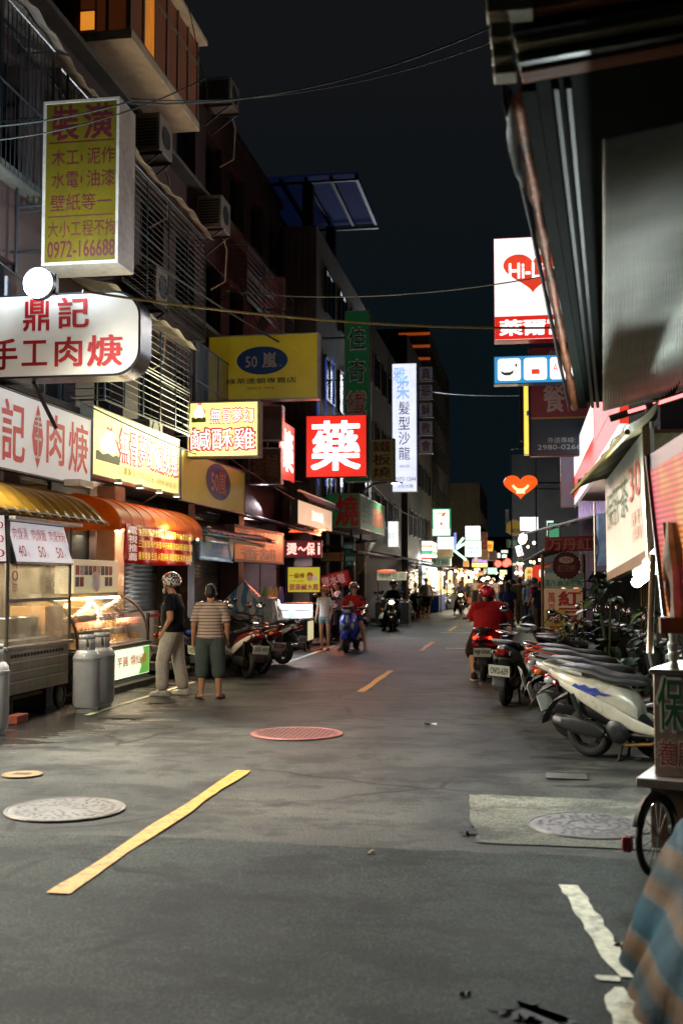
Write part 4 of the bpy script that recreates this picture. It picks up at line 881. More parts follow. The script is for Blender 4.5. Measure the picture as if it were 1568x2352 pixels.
        keep = [q for q in h2.f if not all((lo[i].z < .060 and lo[i].y > .028) for i in q)]
        h2.f = keep; h2.build('hair', HAIR, t, ang=60)
    if helmet is not None:
        hm = MB(); shell = helmet[0]
        prof = []
        hm.ell((0,-.012,.045), .118, .135, .125, 24, 16, rot)
        lo = [rot.inverted() @ Vector(v) for v in hm.v]
        full = helmet[1] == 'full'
        def gone(v): return (v.z < (-.02 if not full else -.075)) or (v.y > .06 and v.z < .062) or (not full and v.y > .02 and v.z < .02)
        hm.f = [q for q in hm.f if not all(gone(lo[i]) for i in q)]
        ho = hm.build('helmet', shell, t, solid=.012, ang=60)
        vz = MB().sheet(lambda u, v: rot @ Vector(((u-.5)*.19, .115-.9*((u-.5)*.5)**2*1.0+.035*v, .075-.028*v)), 10, 3); vz.build('visor', M_blkpl, ho, solid=.006)
        st = MB(); st.tube([rot @ Vector(p) for p in ((-.085,.03,.0),(-.07,.05,-.07),(0,.05,-.115),(.07,.05,-.07),(.085,.03,.0))], .007, 6); st.build('chin_strap', M_blkpl, ho)
        if hair == 'long' or hair == 'bun':
            lh = MB(); lh.ell((0,-.06,-.09), .085, .05, .13, 14, 10, rot); lh.build('hair', HAIR, t)
    return t
# ================================================================== LEFT SIDE SHOPS
M_ss = mat('stainless_steel', '#8d8a84', .32, .9, var=.18, scale=3, bump=.06, dirt=.25, stretch=(1,4,1))
M_gl = glass('steamed_glass', alpha=.09, fog=(.9,.85,.7)); M_gl2 = glass('clear_glass', alpha=.03, rough=.18)
M_lw = mat('lit_menu_face', '#e9e4ea', .4, var=0, emit=.5, ecol='#e6dfe6')
M_warm = mat('warm_tile_wall', '#cdb98e', .5, var=.1, scale=4, bump=.1)
M_tube = mat('fluorescent_tube', '#ffffff', .3, var=0, emit=14, ecol='#fff2d8')
# shop fronts are parts of the brick block
def shutter(y0, y1, z0, z1, X, par, m=M_shut):
    g = MB(); n = int((z1-z0)/.085)
    g.loft([[(X+(.018 if k % 2 else -.012), y, z0+(z1-z0)*k/(2*n)) for y in (y0, y1)] for k in range(2*n+1)], caps=False, closed=False)
    g.build('shutter', m, par, solid=.01, ang=20); 
def panel(name, x0, x1, y0, y1, z0, z1, m, par, **k): return MB().box(x0, x1, y0, y1, z0, z1).build(name, m, par, smooth=False, **k)
shutter(19.2, 22.3, 1.05, 3.25, -7.55, bl); panel('shutter_base', -7.6, -7.5, 19.2, 22.3, .09, 1.04, M_warm, bl)
panel('shutter_post', -7.6,-7.42,22.31,22.55,0,3.28, M_conc, bl); panel('pipe_box', -7.5,-7.38,22.8,22.95,0,3.25, M_cream, bl)
shutter(23.0, 27.6, .12, 3.25, -7.55, bl, mat('green_grey_shutter','#7c8274',.42,.4,var=.2,scale=3,dirt=.4)); panel('shutter_post', -7.6,-7.4,27.61,27.9,0,3.28, M_dark, bl)
panel('shop_wall', -7.62,-7.55,17.0,19.19,0,3.28, M_dark, bl); panel('pillar', -7.2,-6.85,18.05,18.5,0,3.28, M_cream, bl, bevel=.02)
panel('shop_wall', -9.0,-8.9,6.3,16.9,0,3.25, M_warm, bl); panel('partition', -8.9,-7.7,17.3,17.45,0,3.25, M_warm, bl); panel('ceiling', -9.0,-7.62,6.3,31.1,3.22,3.28, M_conc, bl)
panel('shop_wall', -9.6,-9.5,27.9,31.2,0,3.25, mat('pink_glow_wall','#d9c4dc',.5,var=.08,emit=.25,ecol='#d8b8e0'), bl)  # pink light of the interior put into the wall as a glow
for k in range(4): panel('door_frame', -9.48,-9.42,28.2+k*.75,28.28+k*.75,.1,3.0, M_steel, bl)
panel('shelf', -9.3,-8.95,28.0,28.9,.1,2.2, mat('shop_goods','#8a6a5c',.6,var=.5,scale=9), bl)
tb = MB().tube([(-8.6,28.4,3.1),(-8.6,30.8,3.1)], .03, 8).build('ceiling_tube', mat('pink_white_tube','#ffffff',.3,var=0,emit=16,ecol='#ffe8ff'), bl)
tb = MB().tube([(-8.2,6.8,3.1),(-8.2,14.8,3.1)], .03, 8).build('ceiling_tube', M_tube, bl)

lamp('AREA', (-7.7,29.5,2.95), 160, (1,.86,.95), .4, 2.6, aim=(-5.6,28.6,.4), name='shop_light')
# ---- soup cart
CX = -5.95; Y0 = onX(17,1460,CX).y; Y1 = onX(163,1460,CX).y; ZC = onX(164,1468,CX).z; ZB = onX(164,1568,CX).z
ct = thing('food_cart', 'stainless steel soup cart with steamed glass and a lit price board', 'food cart', (CX, Y0, 0)); L = Y1-Y0; D = .95
def cbox(name, x0, x1, y0, y1, z0, z1, m, **k): return MB().box(x0, x1, y0, y1, z0, z1).build(name, m, ct, smooth=False, **k)
cbox('cabinet', -D, -.02, .02, L-.02, ZB, ZC-.05, M_ss, bevel=.008); cbox('counter', -D-.02, .03, -.03, L+.03, ZC-.05, ZC, M_ss, bevel=.008)
for k in range(3): cbox('drawer_panel', -.019, -.008, .10, L-.08, ZB+.05+k*(ZC-ZB-.22)/3, ZB+.03+(k+1)*(ZC-ZB-.22)/3, M_ss, bevel=.005)
v = MB()
for k in range(17): v.box(-.019,-.012, .14+k*(L-.3)/17, .14+k*(L-.3)/17+.05, ZC-.14, ZC-.10)
v.build('vent_slots', M_blkpl, ct, smooth=False)
ZM = onX(160,1299,CX).z
for x, y in ((-.02,.0),(-.02,L-.04),(-D+.02,0),(-D+.02,L-.04)): MB().tube([(x,y+.02,ZC),(x,y+.02,ZM+.5)], .022, 8).build('post', M_ss, ct)
cbox('glass_pane', -.024,-.018, .03, L-.03, ZC+.01, ZM, M_gl); cbox('glass_pane', -D+.02,-.04, .015, .021, ZC+.01, ZM, M_gl); cbox('glass_pane', -D+.02,-.04, L-.021, L-.015, ZC+.01, ZM, M_gl)
cbox('rail', -.03,-.01,.03,L-.03,ZC+.52,ZC+.56, M_ss); cbox('inner_shelf', -D+.05,-.1,.1,L-.1,ZC+.001,ZC+.05, M_ss)
cbox('roof_tray', -D-.05, .1, -.05, L+.1, ZM+.52, ZM+.56, M_ss)
for k in range(3): MB().lathe([(.001,.05),(.2,.05),(.21,.30),(.20,.31),(.19,.06)], 20, Matrix.Translation((-.55,.45+k*.55,ZC))).build('soup_pot', M_ss, ct)
q = MB(); put_text(q, '40年', .10, ZC+.62, .26, ZC+1.05, 0, .0, 0, True); q.v = [(-.014, x+.02, z) for x, y, z in q.v]; q.build('lettering', ink('#b83a24'), ct, smooth=False)
# menu boards belong to the cart
def board(o, rz, w, h, tilt, items):
    e = MB().box(0,w,0,.07,0,h).build('price_board', M_blk, ct, smooth=False); e.location = o; e.rotation_euler = (tilt, 0, rz)
    MB().box(.02,w-.02,-.006,-.0005,.02,h-.02).build('face', M_lw, e, smooth=False)
    q = MB()
    for s, u0, v0, u1, v1, b in items: put_text(q, s, u0*w, v0*h, u1*w, v1*h, -.009, b)
    q.build('lettering', ink('#c0342a', .15), e, smooth=False)
hb_ = (onX(171,1221,CX).z-ZM)
board((.02,.16,ZM+.01), R(90), L-.16, hb_+.08, R(-16), [('肉焿湯',.05,.55,.29,.84,.01),('肉焿麵',.36,.55,.60,.84,.01),('肉焿米粉',.66,.55,.97,.84,.01),('40',.07,.15,.19,.42,.02),('元',.2,.15,.25,.27,0),('50',.40,.15,.52,.42,.02),('元',.53,.15,.58,.27,0),('50',.72,.15,.84,.42,.02),('元',.85,.15,.90,.27,0)])
board((-.95,-.02,ZM+.01), 0, .95, hb_+.12, R(8), [('肉焿飯 40',.05,.68,.97,.88,.01),('魯肉飯 50',.05,.40,.97,.60,.01),('乾麵 50',.05,.1,.97,.32,.01)])
def small_wheel(par, x, y, r, w=.05):
    ty = MB().lathe([(r*.6,-w/2),(r*.95,-w/2),(r,-w/4),(r,w/4),(r*.95,w/2),(r*.6,w/2),(r*.6,-w/2)], 20, Matrix.Translation((x,y,r)) @ Matrix.Rotation(pi/2,4,'Y')).build('wheel', M_tyre, par)
    MB().lathe([(.001,w*.4),(r*.6,w*.3),(r*.6,-w*.3),(.001,-w*.4)], 16, Matrix.Translation((x,y,r)) @ Matrix.Rotation(pi/2,4,'Y')).build('rim', M_rim, ty)
    MB().tube([(x-.05,y,r),(x-.05,y,ZB)], .02, 6).build('caster_leg', M_steel, par)
for x, y in ((-.08,.14),(-.08,L-.16),(-D+.1,.14),(-D+.1,L-.16)): small_wheel(ct, x, y, .17)
cbox('under_shelf', -D+.05,-.25,.3,L-.3,.2,.24, M_rust); cbox('wheel_chock', .0,.14,.0,.3,0,.10, mat('red_brick','#8a4030',.8,bump=.4), bevel=.01)
MB().tube([(-.3,L-.4,.3),(-.2,L-.1,.24),(-.05,L,.3),(.1,L+.2,.85)], .012, 6).build('gas_hose', M_blkpl, ct)
cl_ = lamp('AREA', (CX-.45, Y0+L/2, ZM+.42), 60, (1,.80,.52), .5, 1.4, aim=(CX-.45, Y0+L/2, 0), name='cart_light')
lamp('AREA', (-7.7, 8.9, 3.0), 1300, (1,.88,.70), .3, 5.0, aim=(-5.2,8.9,0), name='shop_light')  # unseen near end of the soup shop; set there to light camera-facing sides
# ---- gas bottles
M_gas = mat('grey_gas_paint', '#a9aaaa', .38, .1, var=.12, scale=6, dirt=.25, coat=.3)
def gas(label, x, y, s=1.0):
    g = thing('gas_bottle', label, 'gas bottle', (x, y, 0), R(20)); 
    MB().lathe([(.001,.03),(.13,.03),(.135,0),(.14,0),(.14,.05),(.165,.07),(.172,.12),(.172,.66),(.165,.72),(.13,.775),(.06,.80),(.05,.82),(.001,.82)], 28).build('cylinder', M_gas, g)
    MB().lathe([(.172,.655),(.177,.66),(.177,.69),(.172,.695)], 28).build('weld_band', M_gas, g)
    c = MB()
    for k in range(20):
        if k % 5 == 0: continue
        a = 2*pi*k/20; b = 2*pi*(k+1)/20
        c.add([(.10*cos(t_), .10*sin(t_), z) for t_ in (a, b) for z in (.77, .97)], [(0,2,3,1)])
    for k in range(20):
        a = 2*pi*k/20; b = 2*pi*(k+1)/20
        c.add([(.1005*cos(t_), .1005*sin(t_), z) for t_ in (a, b) for z in (.92, .975)], [(0,2,3,1)])
    c.build('collar', M_gas, g, solid=.006)
    MB().lathe([(.02,.81),(.022,.88),(.012,.9),(.012,.93),(.001,.93)], 10).build('valve', mat('brass', '#8a6a34', .3, .9), g); g.scale = (s,)*3; return g
gas('front grey gas bottle standing at the corner of the soup cart', -5.50, 13.55); gas('second grey gas bottle half hidden behind the front one', -5.52, 14.10); gas('pale gas bottle cut by the left picture edge before the cart', -5.72, 11.45)
# ---- gold and orange awnings
def awning_gold():
    t = thing('awning', 'gathered golden cloth awning over the soup cart', 'awning', (-6.0,0,0)); ya, yb = 10.2, 15.35; n = 96
    def f(u, v):
        y = ya+(yb-ya)*u; fold = .5+.5*sin(u*2*pi*17); sag = fold*.10*(v**1.3)
        return (-1.0+1.05*v+.06*fold*v, y, 2.98-.12*v-.40*v*v*v+.0-.03*sag+.05*fold*v*(1-v)*2)
    MB().sheet(f, n, 10).build('cloth', mat('gold_cloth', '#b98a2a', .30, .1, var=.3, scale=3, bump=.15, bscale=14, dirt=.3, transl=.25), t, solid=.01, ang=80)
    MB().tube([(.05,ya,2.50),(.05,yb,2.50)], .018, 8).build('rail', M_steel, t); MB().tube([(.0,yb,2.5),(-1,yb,2.95)], .018, 8).build('end_rail', M_steel, t)
    MB().box(-.35,-.1,14.7,15.2,2.98,3.08).build('light_box', M_al, t, bevel=.01)
    return t
awning_gold()
def awning_orange():
    t = thing('awning', 'bright orange barrel awning with a scalloped lip over the chicken stall', 'awning', (-6.0,0,0)); ya, yb = 16.0, 20.35
    prof = []
    for k in range(11):
        a = R(92-82*k/10); prof.append((-.85+.85*cos(a) if k else -1.15, 2.52+.46*sin(a)))
    prof.append((0.0,2.50)); prof.append((.005,2.42))
    m = mat('orange_canvas', '#ff8a1a', .45, var=.14, scale=4, bump=.12, bscale=20, transl=.5)
    n = 72
    def rg(i):
        u = i/n; y = ya+(yb-ya)*u; out = []
        for k, (x, z) in enumerate(prof):
            dz = .03*sin(u*2*pi*8)*(1 if k == len(prof)-1 else 0); out.append((x+.012*cos(u*2*pi*8)*(.6 if k < 11 else .2), y, z+dz))
        return out
    MB().loft([rg(i) for i in range(n+1)], caps=False, closed=False).build('cloth', m, t, solid=.006, ang=60)
    for y in (ya, yb):
        MB().add([(x, y, z) for x, z in prof]+[(-1.15,y,2.42)], [tuple(range(len(prof)+1))]).build('end_cloth', m, t, solid=.006)
    fr = MB()
    for k in range(9): fr.tube([(x, ya+(yb-ya)*k/8, z+.012) for x, z in prof[1:]], .012, 6)
    fr.build('hoop', mat('orange_seam','#e8741a',.5), t)
    for k in range(8): MB().lathe([(.012,.05),(.03,.02),(.03,0),(.001,-.01)], 10, Matrix.Translation((.01, ya+.3+k*.53, 2.40))).build('clip_bulb', mat('clip_bulb','#fff6e0',.3,var=0,emit=2.5,ecol='#ffe8b0'), t)
    return t
awning_orange()
lamp('AREA', (-6.45, 18.2, 2.55), 60, (1,.86,.62), .3, 3.6, aim=(-6.2,18.2,0), name='awning_light')
lamp('AREA', (-6.5, 18.2, 2.44), 320, (1,.84,.58), .3, 3.6, aim=(-6.3,18.2,4), name='awning_light')
lamp('AREA', (-5.95, 18.2, 2.38), 45, (1,.80,.50), .1, 3.8, aim=(-4.6,17.4,0), name='clip_bulb_light')
# red banner
Xb = -5.97; a = onX(285,1290,Xb); b = onX(438,1290,Xb)
bn = thing('banner', 'red vinyl banner crowded with yellow characters hanging from the orange awning', 'banner', (Xb, a.y, 1.93), R(90)); W_, H_ = b.y-a.y, .60
def ban(u, v): return (W_*u, .025*sin(u*19)*(1-v)+.012*sin(u*41+v*5), H_*v-.02*(1-abs(2*u-1))*(1-v)*1.2)
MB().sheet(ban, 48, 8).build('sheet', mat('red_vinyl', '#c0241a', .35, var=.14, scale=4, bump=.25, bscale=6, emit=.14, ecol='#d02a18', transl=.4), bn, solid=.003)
q = MB()
for s, v0, v1 in (('台視新聞·美食節目·非凡新聞·TVBS食尚玩家', .72,.93), ('三立新聞·年代新聞·中天新聞·東森新聞·蘋果日報', .42,.62), ('香港美食·生活·人間美味·韓國電視·美食大導航', .10,.31)): put_text(q, s, .15*W_, v0*H_, .985*W_, v1*H_, -.045, .02)
q.build('lettering', ink('#e8c840', .45), bn, smooth=False)
q = MB(); put_text(q, '電視推薦', .02*W_, .05*H_, .13*W_, .95*H_, -.045, .03, 0, True); q.build('lettering', ink('#f0d8d0', .35), bn, smooth=False)
# ---- curved glass display case
dc = thing('display_case', 'curved glass display case with warm lit shelves of cups beside the cart', 'display case', (-6.12, 14.75, 0)); DL = 3.0
P_ = []
for k in range(11): a = R(90*k/10); P_.append((-.62+.60*sin(a)**1.15, .68+.74*cos(a)**.8 if k < 10 else .68))
MB().box(-.85,.0,0,DL,.0,.12).build('plinth', M_conc, dc, smooth=False, bevel=.01)
MB().box(-.82,-.02,.02,DL-.02,.12,.62).build('base', M_ss, dc, smooth=False, bevel=.01); MB().box(-.86,.03,-.02,DL+.02,.62,.68).build('sill', M_ss, dc, smooth=False, bevel=.008)
gp = MB().box(-.015,.012,.35,DL-.05,.16,.60).build('light_panel', mat('lit_green_white_panel', '#e4f2da', .4, var=0, emit=1.05, ecol='#dff2d0'), dc, smooth=False)
gm = MB(); gm.v += [(.0135, DL-.06-a*.5, .17+b*.42) for a, b in ((0,0),(1,0),(.75,.3),(.9,.55),(.5,.7),(.6,1),(0,1))]; gm.f.append(tuple(range(7))); gm.build('green_corner', ink('#6fae4a', .7), gp, smooth=False)
q = MB(); put_text(q, '豆花 芋圓 燒仙草', 0, 0, 1, 1, 0, .02, .0); q.v = [(.0145, .9+x*1.9, .33+z*.16) for x, y, z in q.v]; q.build('lettering', ink('#d0653a', .3), gp, smooth=False)
MB().loft([[(x, y, z) for x, z in P_] for y in (.05, DL-.05)], caps=False, closed=False).build('curved_glass', M_gl2, dc, solid=.006)
for y in (.03, DL-.03):
    MB().tube([(x, y, z) for x, z in P_], .022, 8).build('end_frame', mat('dark_wood_trim','#3a2418',.4), dc)
    MB().add([(x, y, z) for x, z in P_]+[(-.8,y,.68),(-.8,y,1.42)], [tuple(range(len(P_)+2))]).build('end_glass', M_gl2, dc, smooth=False)
MB().box(-.84,-.80,.02,DL-.02,.68,1.44).build('back', M_warm, dc, smooth=False); MB().box(-.84,-.55,.02,DL-.02,1.42,1.47).build('top', M_ss, dc, smooth=False)
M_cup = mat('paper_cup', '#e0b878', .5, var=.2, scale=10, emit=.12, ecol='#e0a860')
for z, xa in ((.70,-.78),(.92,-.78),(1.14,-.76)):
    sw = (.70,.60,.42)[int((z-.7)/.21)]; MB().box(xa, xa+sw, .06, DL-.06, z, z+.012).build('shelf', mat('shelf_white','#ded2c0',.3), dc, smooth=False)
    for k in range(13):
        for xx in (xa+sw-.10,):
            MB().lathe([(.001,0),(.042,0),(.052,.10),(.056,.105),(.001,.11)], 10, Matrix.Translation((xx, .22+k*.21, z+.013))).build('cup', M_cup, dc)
MB().tube([(-.5,.1,1.39),(-.5,DL-.1,1.39)], .018, 8).build('tube', mat('warm_tube','#fff',.3,var=0,emit=16,ecol='#ffd48a'), dc)
lamp('AREA', (-6.6, 16.2, 1.37), 75, (1,.80,.50), .1, 2.7, aim=(-6.45,16.2,.6), name='case_light')
# picture box on the case
o = Vector((-6.45, onX(170,1330,-6.45).y, 1.475)); pw = onX(271,1330,-6.45).y-o.y
pb = thing('picture_box', 'clear box papered with small food and visitor photos on top of the display case', 'picture box', o, R(90))
MB().box(0,pw,0,.3,0,.5).build('box', mat('lit_cream_box', '#d8d2b8', .4, var=.08, emit=.35, ecol='#e8dcb0'), pb, smooth=False, bevel=.006); rn = random.Random(5)
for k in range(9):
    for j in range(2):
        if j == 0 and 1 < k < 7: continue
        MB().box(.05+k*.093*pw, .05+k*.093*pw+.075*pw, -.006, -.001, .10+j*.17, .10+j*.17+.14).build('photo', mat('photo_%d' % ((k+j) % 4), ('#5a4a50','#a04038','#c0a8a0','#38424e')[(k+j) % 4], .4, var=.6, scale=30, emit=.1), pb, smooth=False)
MB().lathe([(.001,0),(.16,.0),(.15,.03),(.001,.04)], 20, Matrix.Translation((pw*.45,-.004,.17)) @ Matrix.Rotation(pi/2,4,'X')).build('bowl_picture', mat('bowl_print','#cfc8bc',.4,emit=.15), pb)
MB().box(0.02,pw-.02,-.004,-.001,.02,.06).build('tile_strip', ink('#e6dc9a',.4), pb, smooth=False)
bx_ = thing('cardboard_box', 'tan cardboard box standing between the cart and the display case', 'box', (-6.55, 14.35, .70)); MB().box(-.25,.25,-.3,.3,0,.62).build('carton', mat('cardboard','#b98a52',.8,var=.12), bx_, bevel=.01); MB().box(-.3,.3,-.33,.33,-.7,-.002).build('stand', M_dark, bx_, smooth=False)
# stanchion
sp_ = thing('queue_post', 'steel queue post with a red belt by the shutter', 'queue post', (-6.55, 18.9, .09)); MB().lathe([(.001,0),(.16,0),(.15,.02),(.03,.035),(.028,.93),(.035,.94),(.035,1.0),(.001,1.01)], 16).build('post', M_chrome, sp_); MB().box(-.01,.01,.03,1.5,.92,.97).build('belt', mat('red_belt','#a01c18',.7), sp_)
# platform steps
pf = thing('step', 'low grey concrete step below the display case end', 'step', (-6.1, 17.9, 0)); MB().box(-.3,.25,0,1.1,.16,.30).build('slab', M_conc, pf, bevel=.015); MB().box(-.2,.15,.1,1.0,0,.158).build('riser', M_dark, pf, smooth=False)
# ---- hanging things further along
Xi = -6.35; a = onX(456,1285,Xi); b = onX(537,1285,Xi); zt = onX(456,1209,Xi).z
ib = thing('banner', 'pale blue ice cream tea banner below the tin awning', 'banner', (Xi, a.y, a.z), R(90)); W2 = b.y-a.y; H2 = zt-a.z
MB().sheet(lambda u, v: (W2*u, .03*sin(u*7)*(1-v), H2*v-.03*u*(1-v)), 16, 6).build('sheet', mat('pale_blue_vinyl', '#6a93a8', .4, var=.12, scale=2, emit=.18, ecol='#7ab0c8', transl=.4), ib, solid=.003)  # unlit vinyl; its weak glow stands in for light falling on it
q = MB(); put_text(q, '冰淇淋紅茶', .3*W2, .36*H2, .78*W2, .54*H2, -.04, .0); put_text(q, 'Ice Cream', .42*W2, .60*H2, .66*W2, .70*H2, -.04, .0); put_text(q, 'Black tea', .44*W2, .22*H2, .66*W2, .27*H2, -.04, .0); q.build('lettering', ink('#1c2c36'), ib, smooth=False)
for (cx, cz, s, top) in ((.22,.70,1,1), (.88,.45,1,0)):
    g = MB(); g.v += [((cx-.09)*W2,-.04,(cz+.14)*H2),((cx+.09)*W2,-.04,(cz+.16)*H2),((cx+.02)*W2,-.04,(cz-.42)*H2)]; g.f.append((0,1,2)); g.v += [(W2*(cx+.10*cos(2*pi*k/14)), -.041, H2*(cz+.2+.16*sin(2*pi*k/14))) for k in range(14)]; g.f.append(tuple(range(3,17))); g.build('cone_print', ink('#c9a878', .1), ib, smooth=False)
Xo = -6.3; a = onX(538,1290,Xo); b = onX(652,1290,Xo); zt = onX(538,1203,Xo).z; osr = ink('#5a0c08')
sign('shop_sign', 'orange wooden incense shop signboard with dark red characters', 'sign', Vector((Xo,a.y,a.z)), R(90), b.y-a.y, zt-a.z, .22, mat('orange_board_face', '#b05a18', .5, var=.15, scale=3, emit=.20, ecol='#c86a1c'), M_rust, [('李馨堂', .05,.50,.86,.93, osr,.03), ('香舖', .12,.10,.80,.44, osr,.05)], rim=.07)  # the board is unlit; a weak glow is put into its face
M_tin = mat('old_tin_sheet', '#454846', .45, .6, var=.4, scale=3, dirt=.6, bump=.2, bscale=8)
def tin_awning(label, X0, X1, ya, yb, z0, z1, m=None, rib=14, sag=.04):
    t = thing('awning', label, 'awning', (0,0,0)); n = rib*4
    MB().sheet(lambda u, v: (X0+(X1-X0)*v, ya+(yb-ya)*u, z0+(z1-z0)*v+.018*sin(u*2*pi*rib)-sag*sin(pi*u)*v), n, 4).build('sheet', m or M_tin, t, solid=.006, ang=60)
    f = MB()
    for k in range(4): y = ya+.05+(yb-ya-.1)*k/3; f.tube([(X0,y,z0-.06),(X1-.02,y,z1-.06)], .016, 6)
    f.tube([(X1-.03,ya,z1-.06),(X1-.03,yb,z1-.06)], .02, 6); f.build('frame', M_steel, t); return t
t_ = tin_awning('dark tin awning with an old light fitting over the blue banner', -7.1, -5.95, 20.6, 26.5, 2.98, 2.62)
MB().box(-6.3,-6.1,20.9,22.6,2.42,2.54).build('light_fitting', M_al, t_, bevel=.02); MB().tube([(-6.0,22.2,2.5),(-6.0,25.4,2.46)], .04, 8).build('rolled_blind', M_ss, t_)
tin_awning('sagging dark tin awning beyond the yellow wall panel', -7.0, -5.7, 26.8, 31.4, 3.35, 3.0)
tin_awning('rusty awning with peeling edge under the green fascia', -6.8, -5.0, 33.6, 43.0, 2.85, 2.55, mat('rust_pink_sheet','#7a4a3c',.6,.2,var=.4,scale=3,dirt=.5))
tin_awning('dark awning low over the shops beyond the net curtain', -6.6, -4.9, 44.0, 62.0, 2.9, 2.6)
# neon shop
LRN = mat('neon_board_red', '#5a0a14', .4, var=.15, emit=.12, ecol='#8a1018'); nw = ink('#ffb0a0', 1.6)
o, w, h = S(652, 1241, 738, 1281, 31.6)
ns = sign('neon_sign', 'red neon signboard with glowing white pink characters', 'sign', o, 0, w, h, .22, LRN, mat('red_box','#6a1418',.4), [('燙', .08,.18,.34,.84, nw,.05), ('～', .38,.38,.58,.62, nw,.06), ('保', .60,.16,.82,.86, nw,.05), ('i', .90,.2,.96,.84, nw,.05)], rim=.02)
lamp('AREA', (-5.8, 31.2, 2.9), 130, (1,.26,.12), 1.2, .4, aim=(-4.4,26.5,0), name='neon_glow')
for x in (675, 700, 728):
    p = at(x, 1222, 31.2); lp = thing('pendant_lamp', 'orange red lamp hanging over the red neon board', 'lamp', p, 0, 'red lamps over the neon board'); MB().lathe([(.02,.12),(.12,.03),(.16,0),(.001,-.01)], 14).build('shade', mat('red_shade','#d84a20',.4,var=0,emit=2.2,ecol='#ff5a2a'), lp); MB().tube([(0,0,.12),(0,0,.5)], .008, 5).build('cord', M_blkpl, lp)
Xm = -5.55; a = onX(684,1203,Xm); b = onX(763,1234,Xm); zt = onX(684,1146,Xm).z
ms = sign('menu_sign', 'glowing cream and red menu box under a black fringed awning', 'sign', Vector((Xm,a.y,a.z)), R(90), b.y-a.y, zt-a.z, .2, mat('lit_cream_pink_face', '#f0c8a8', .4, var=0, emit=.85, ecol='#f6c8a4'), M_steel, [('滷肉飯', .38,.30,.72,.74, ink('#fff6e8',1.2),.04), ('小吃', .62,.08,.9,.16, ink('#d06a4a',.4),.02)], rim=.02)
fr = thing('awning', 'short black fringed awning above the glowing menu box', 'awning', (Xm+.05, a.y-.2, zt)); LL = b.y-a.y+.3
MB().sheet(lambda u, v: (.02+.25*v, LL*u, .18-.22*v-.06*abs(sin(u*60))*(v > .95)), 60, 5).build('cloth', mat('black_fringe','#2b3030',.8,var=.3), fr, solid=.006); MB().tube([(0,0,.2),(0,LL,.2)], .03, 6).build('rail', mat('lit_cream_rail','#d8a870',.5,emit=.3), fr)
# two yellow stall signs, calendar, red banners
o, w, h = S(660, 1302, 735, 1361, 25.8); pkk = ink('#c83a6a', .2); brn = ink('#9a3a1c', .15)
ys_ = sign('stall_sign', 'yellow stall sign with pink characters above the lit white stall', 'sign', o, 0, w, h, .03, mat('stall_yellow', '#d8c834', .4, var=.08, scale=2, emit=.5, ecol='#e8d440'), M_steel, [('一級棒', .05,.55,.52,.76, brn,.03), ('健康鹹水雞', .05,.09,.95,.34, pkk,.03), ('天天現做', .06,.42,.5,.47, brn,.0), poly_item(ell_pts(.68,.58,.09,.14), ink('#e8a890',.25)), poly_item([(.59,.62),(.60,.74),(.68,.80),(.77,.74),(.78,.62),(.68,.68)], ink('#c8642a',.2),.002), poly_item(ell_pts(.85,.55,.08,.11), ink('#f0d8c0',.3))], rim=.01)
bracket(ys_, [((-.05,.04,-.3),(-.05,.04,h+.05)), ((-.35,.04,h-.04),(w+.1,.04,h+.02))], .012)
o, w, h = S(675, 1283, 716, 1304, 31.9); sign('notice_board', 'small pale notice hanging under the neon signboard', 'notice', o, 0, w, h+.5, .03, mat('notice_grey','#a89c98',.5,var=.2,scale=6,emit=.06), M_al, [('電話公告', .1,.85,.9,.97, ink('#a84848'),0)])
o, w, h = S(735, 1268, 787, 1290, 33.0); sign('shop_sign', 'dim yellow board with blue and red characters behind the green street plates', 'sign', o, 0, w, h, .1, mat('dim_olive_yellow','#8a7a3a',.5,var=.2,emit=.05), M_rust, [('佳奇', .05,.2,.4,.85, ink('#2c3a5a'),.02), ('鐵板燒', .44,.2,.95,.85, ink('#8a3428'),.02)])
rb = thing('banner', 'tilted red banner with pale characters beside the potted bush', 'banner', at(736,1358,32.5), 0); rb.rotation_euler = (0, R(-12), 0); MB().sheet(lambda u, v: (.95*u, .03*sin(u*6), .45*v), 10, 4).build('sheet', mat('red_cloth_banner','#a8201e',.6,var=.15,emit=.08), rb, solid=.004); q = MB(); put_text(q, '鹽水雞', .1, .1, .8, .38, -.04, .02); q.build('lettering', ink('#e0a89a',.1), rb, smooth=False)
# neon shop shutter, walls of second block
shutter(33.0, 37.5, .12, 3.1, -6.62, b2, mat('navy_shutter','#3c4654',.42,.4,var=.2,scale=3)); panel('shop_wall', -6.66,-6.6,37.6,43.9,0,3.15, M_cream, b2); panel('end_wall', -16,-6.71,31.9,31.99,0,3.19, M_dark, b2)
# net curtain
nc = thing('net_curtain', 'grey see through net curtain gathered to one side of a shop', 'curtain', (0,0,0)); p0 = at(866,1245,36.5); p1 = at(812,1250,37.5); p2 = at(812,1392,37.5)
MB().sheet(lambda u, v: tuple(p1.lerp(p0, u*(v**1.6*.95+.05)) + Vector((.02*sin(u*30), .05*sin(u*24), (p2.z-p1.z)*(1-v)*(1-.15*u)))), 24, 16).build('net', glass('net_fabric', alpha=.35, fog=(.45,.42,.36)), nc)
MB().tube([p1+Vector((0,0,.05)), p0+Vector((0,0,.05))], .02, 6).build('rod', M_steel, nc)
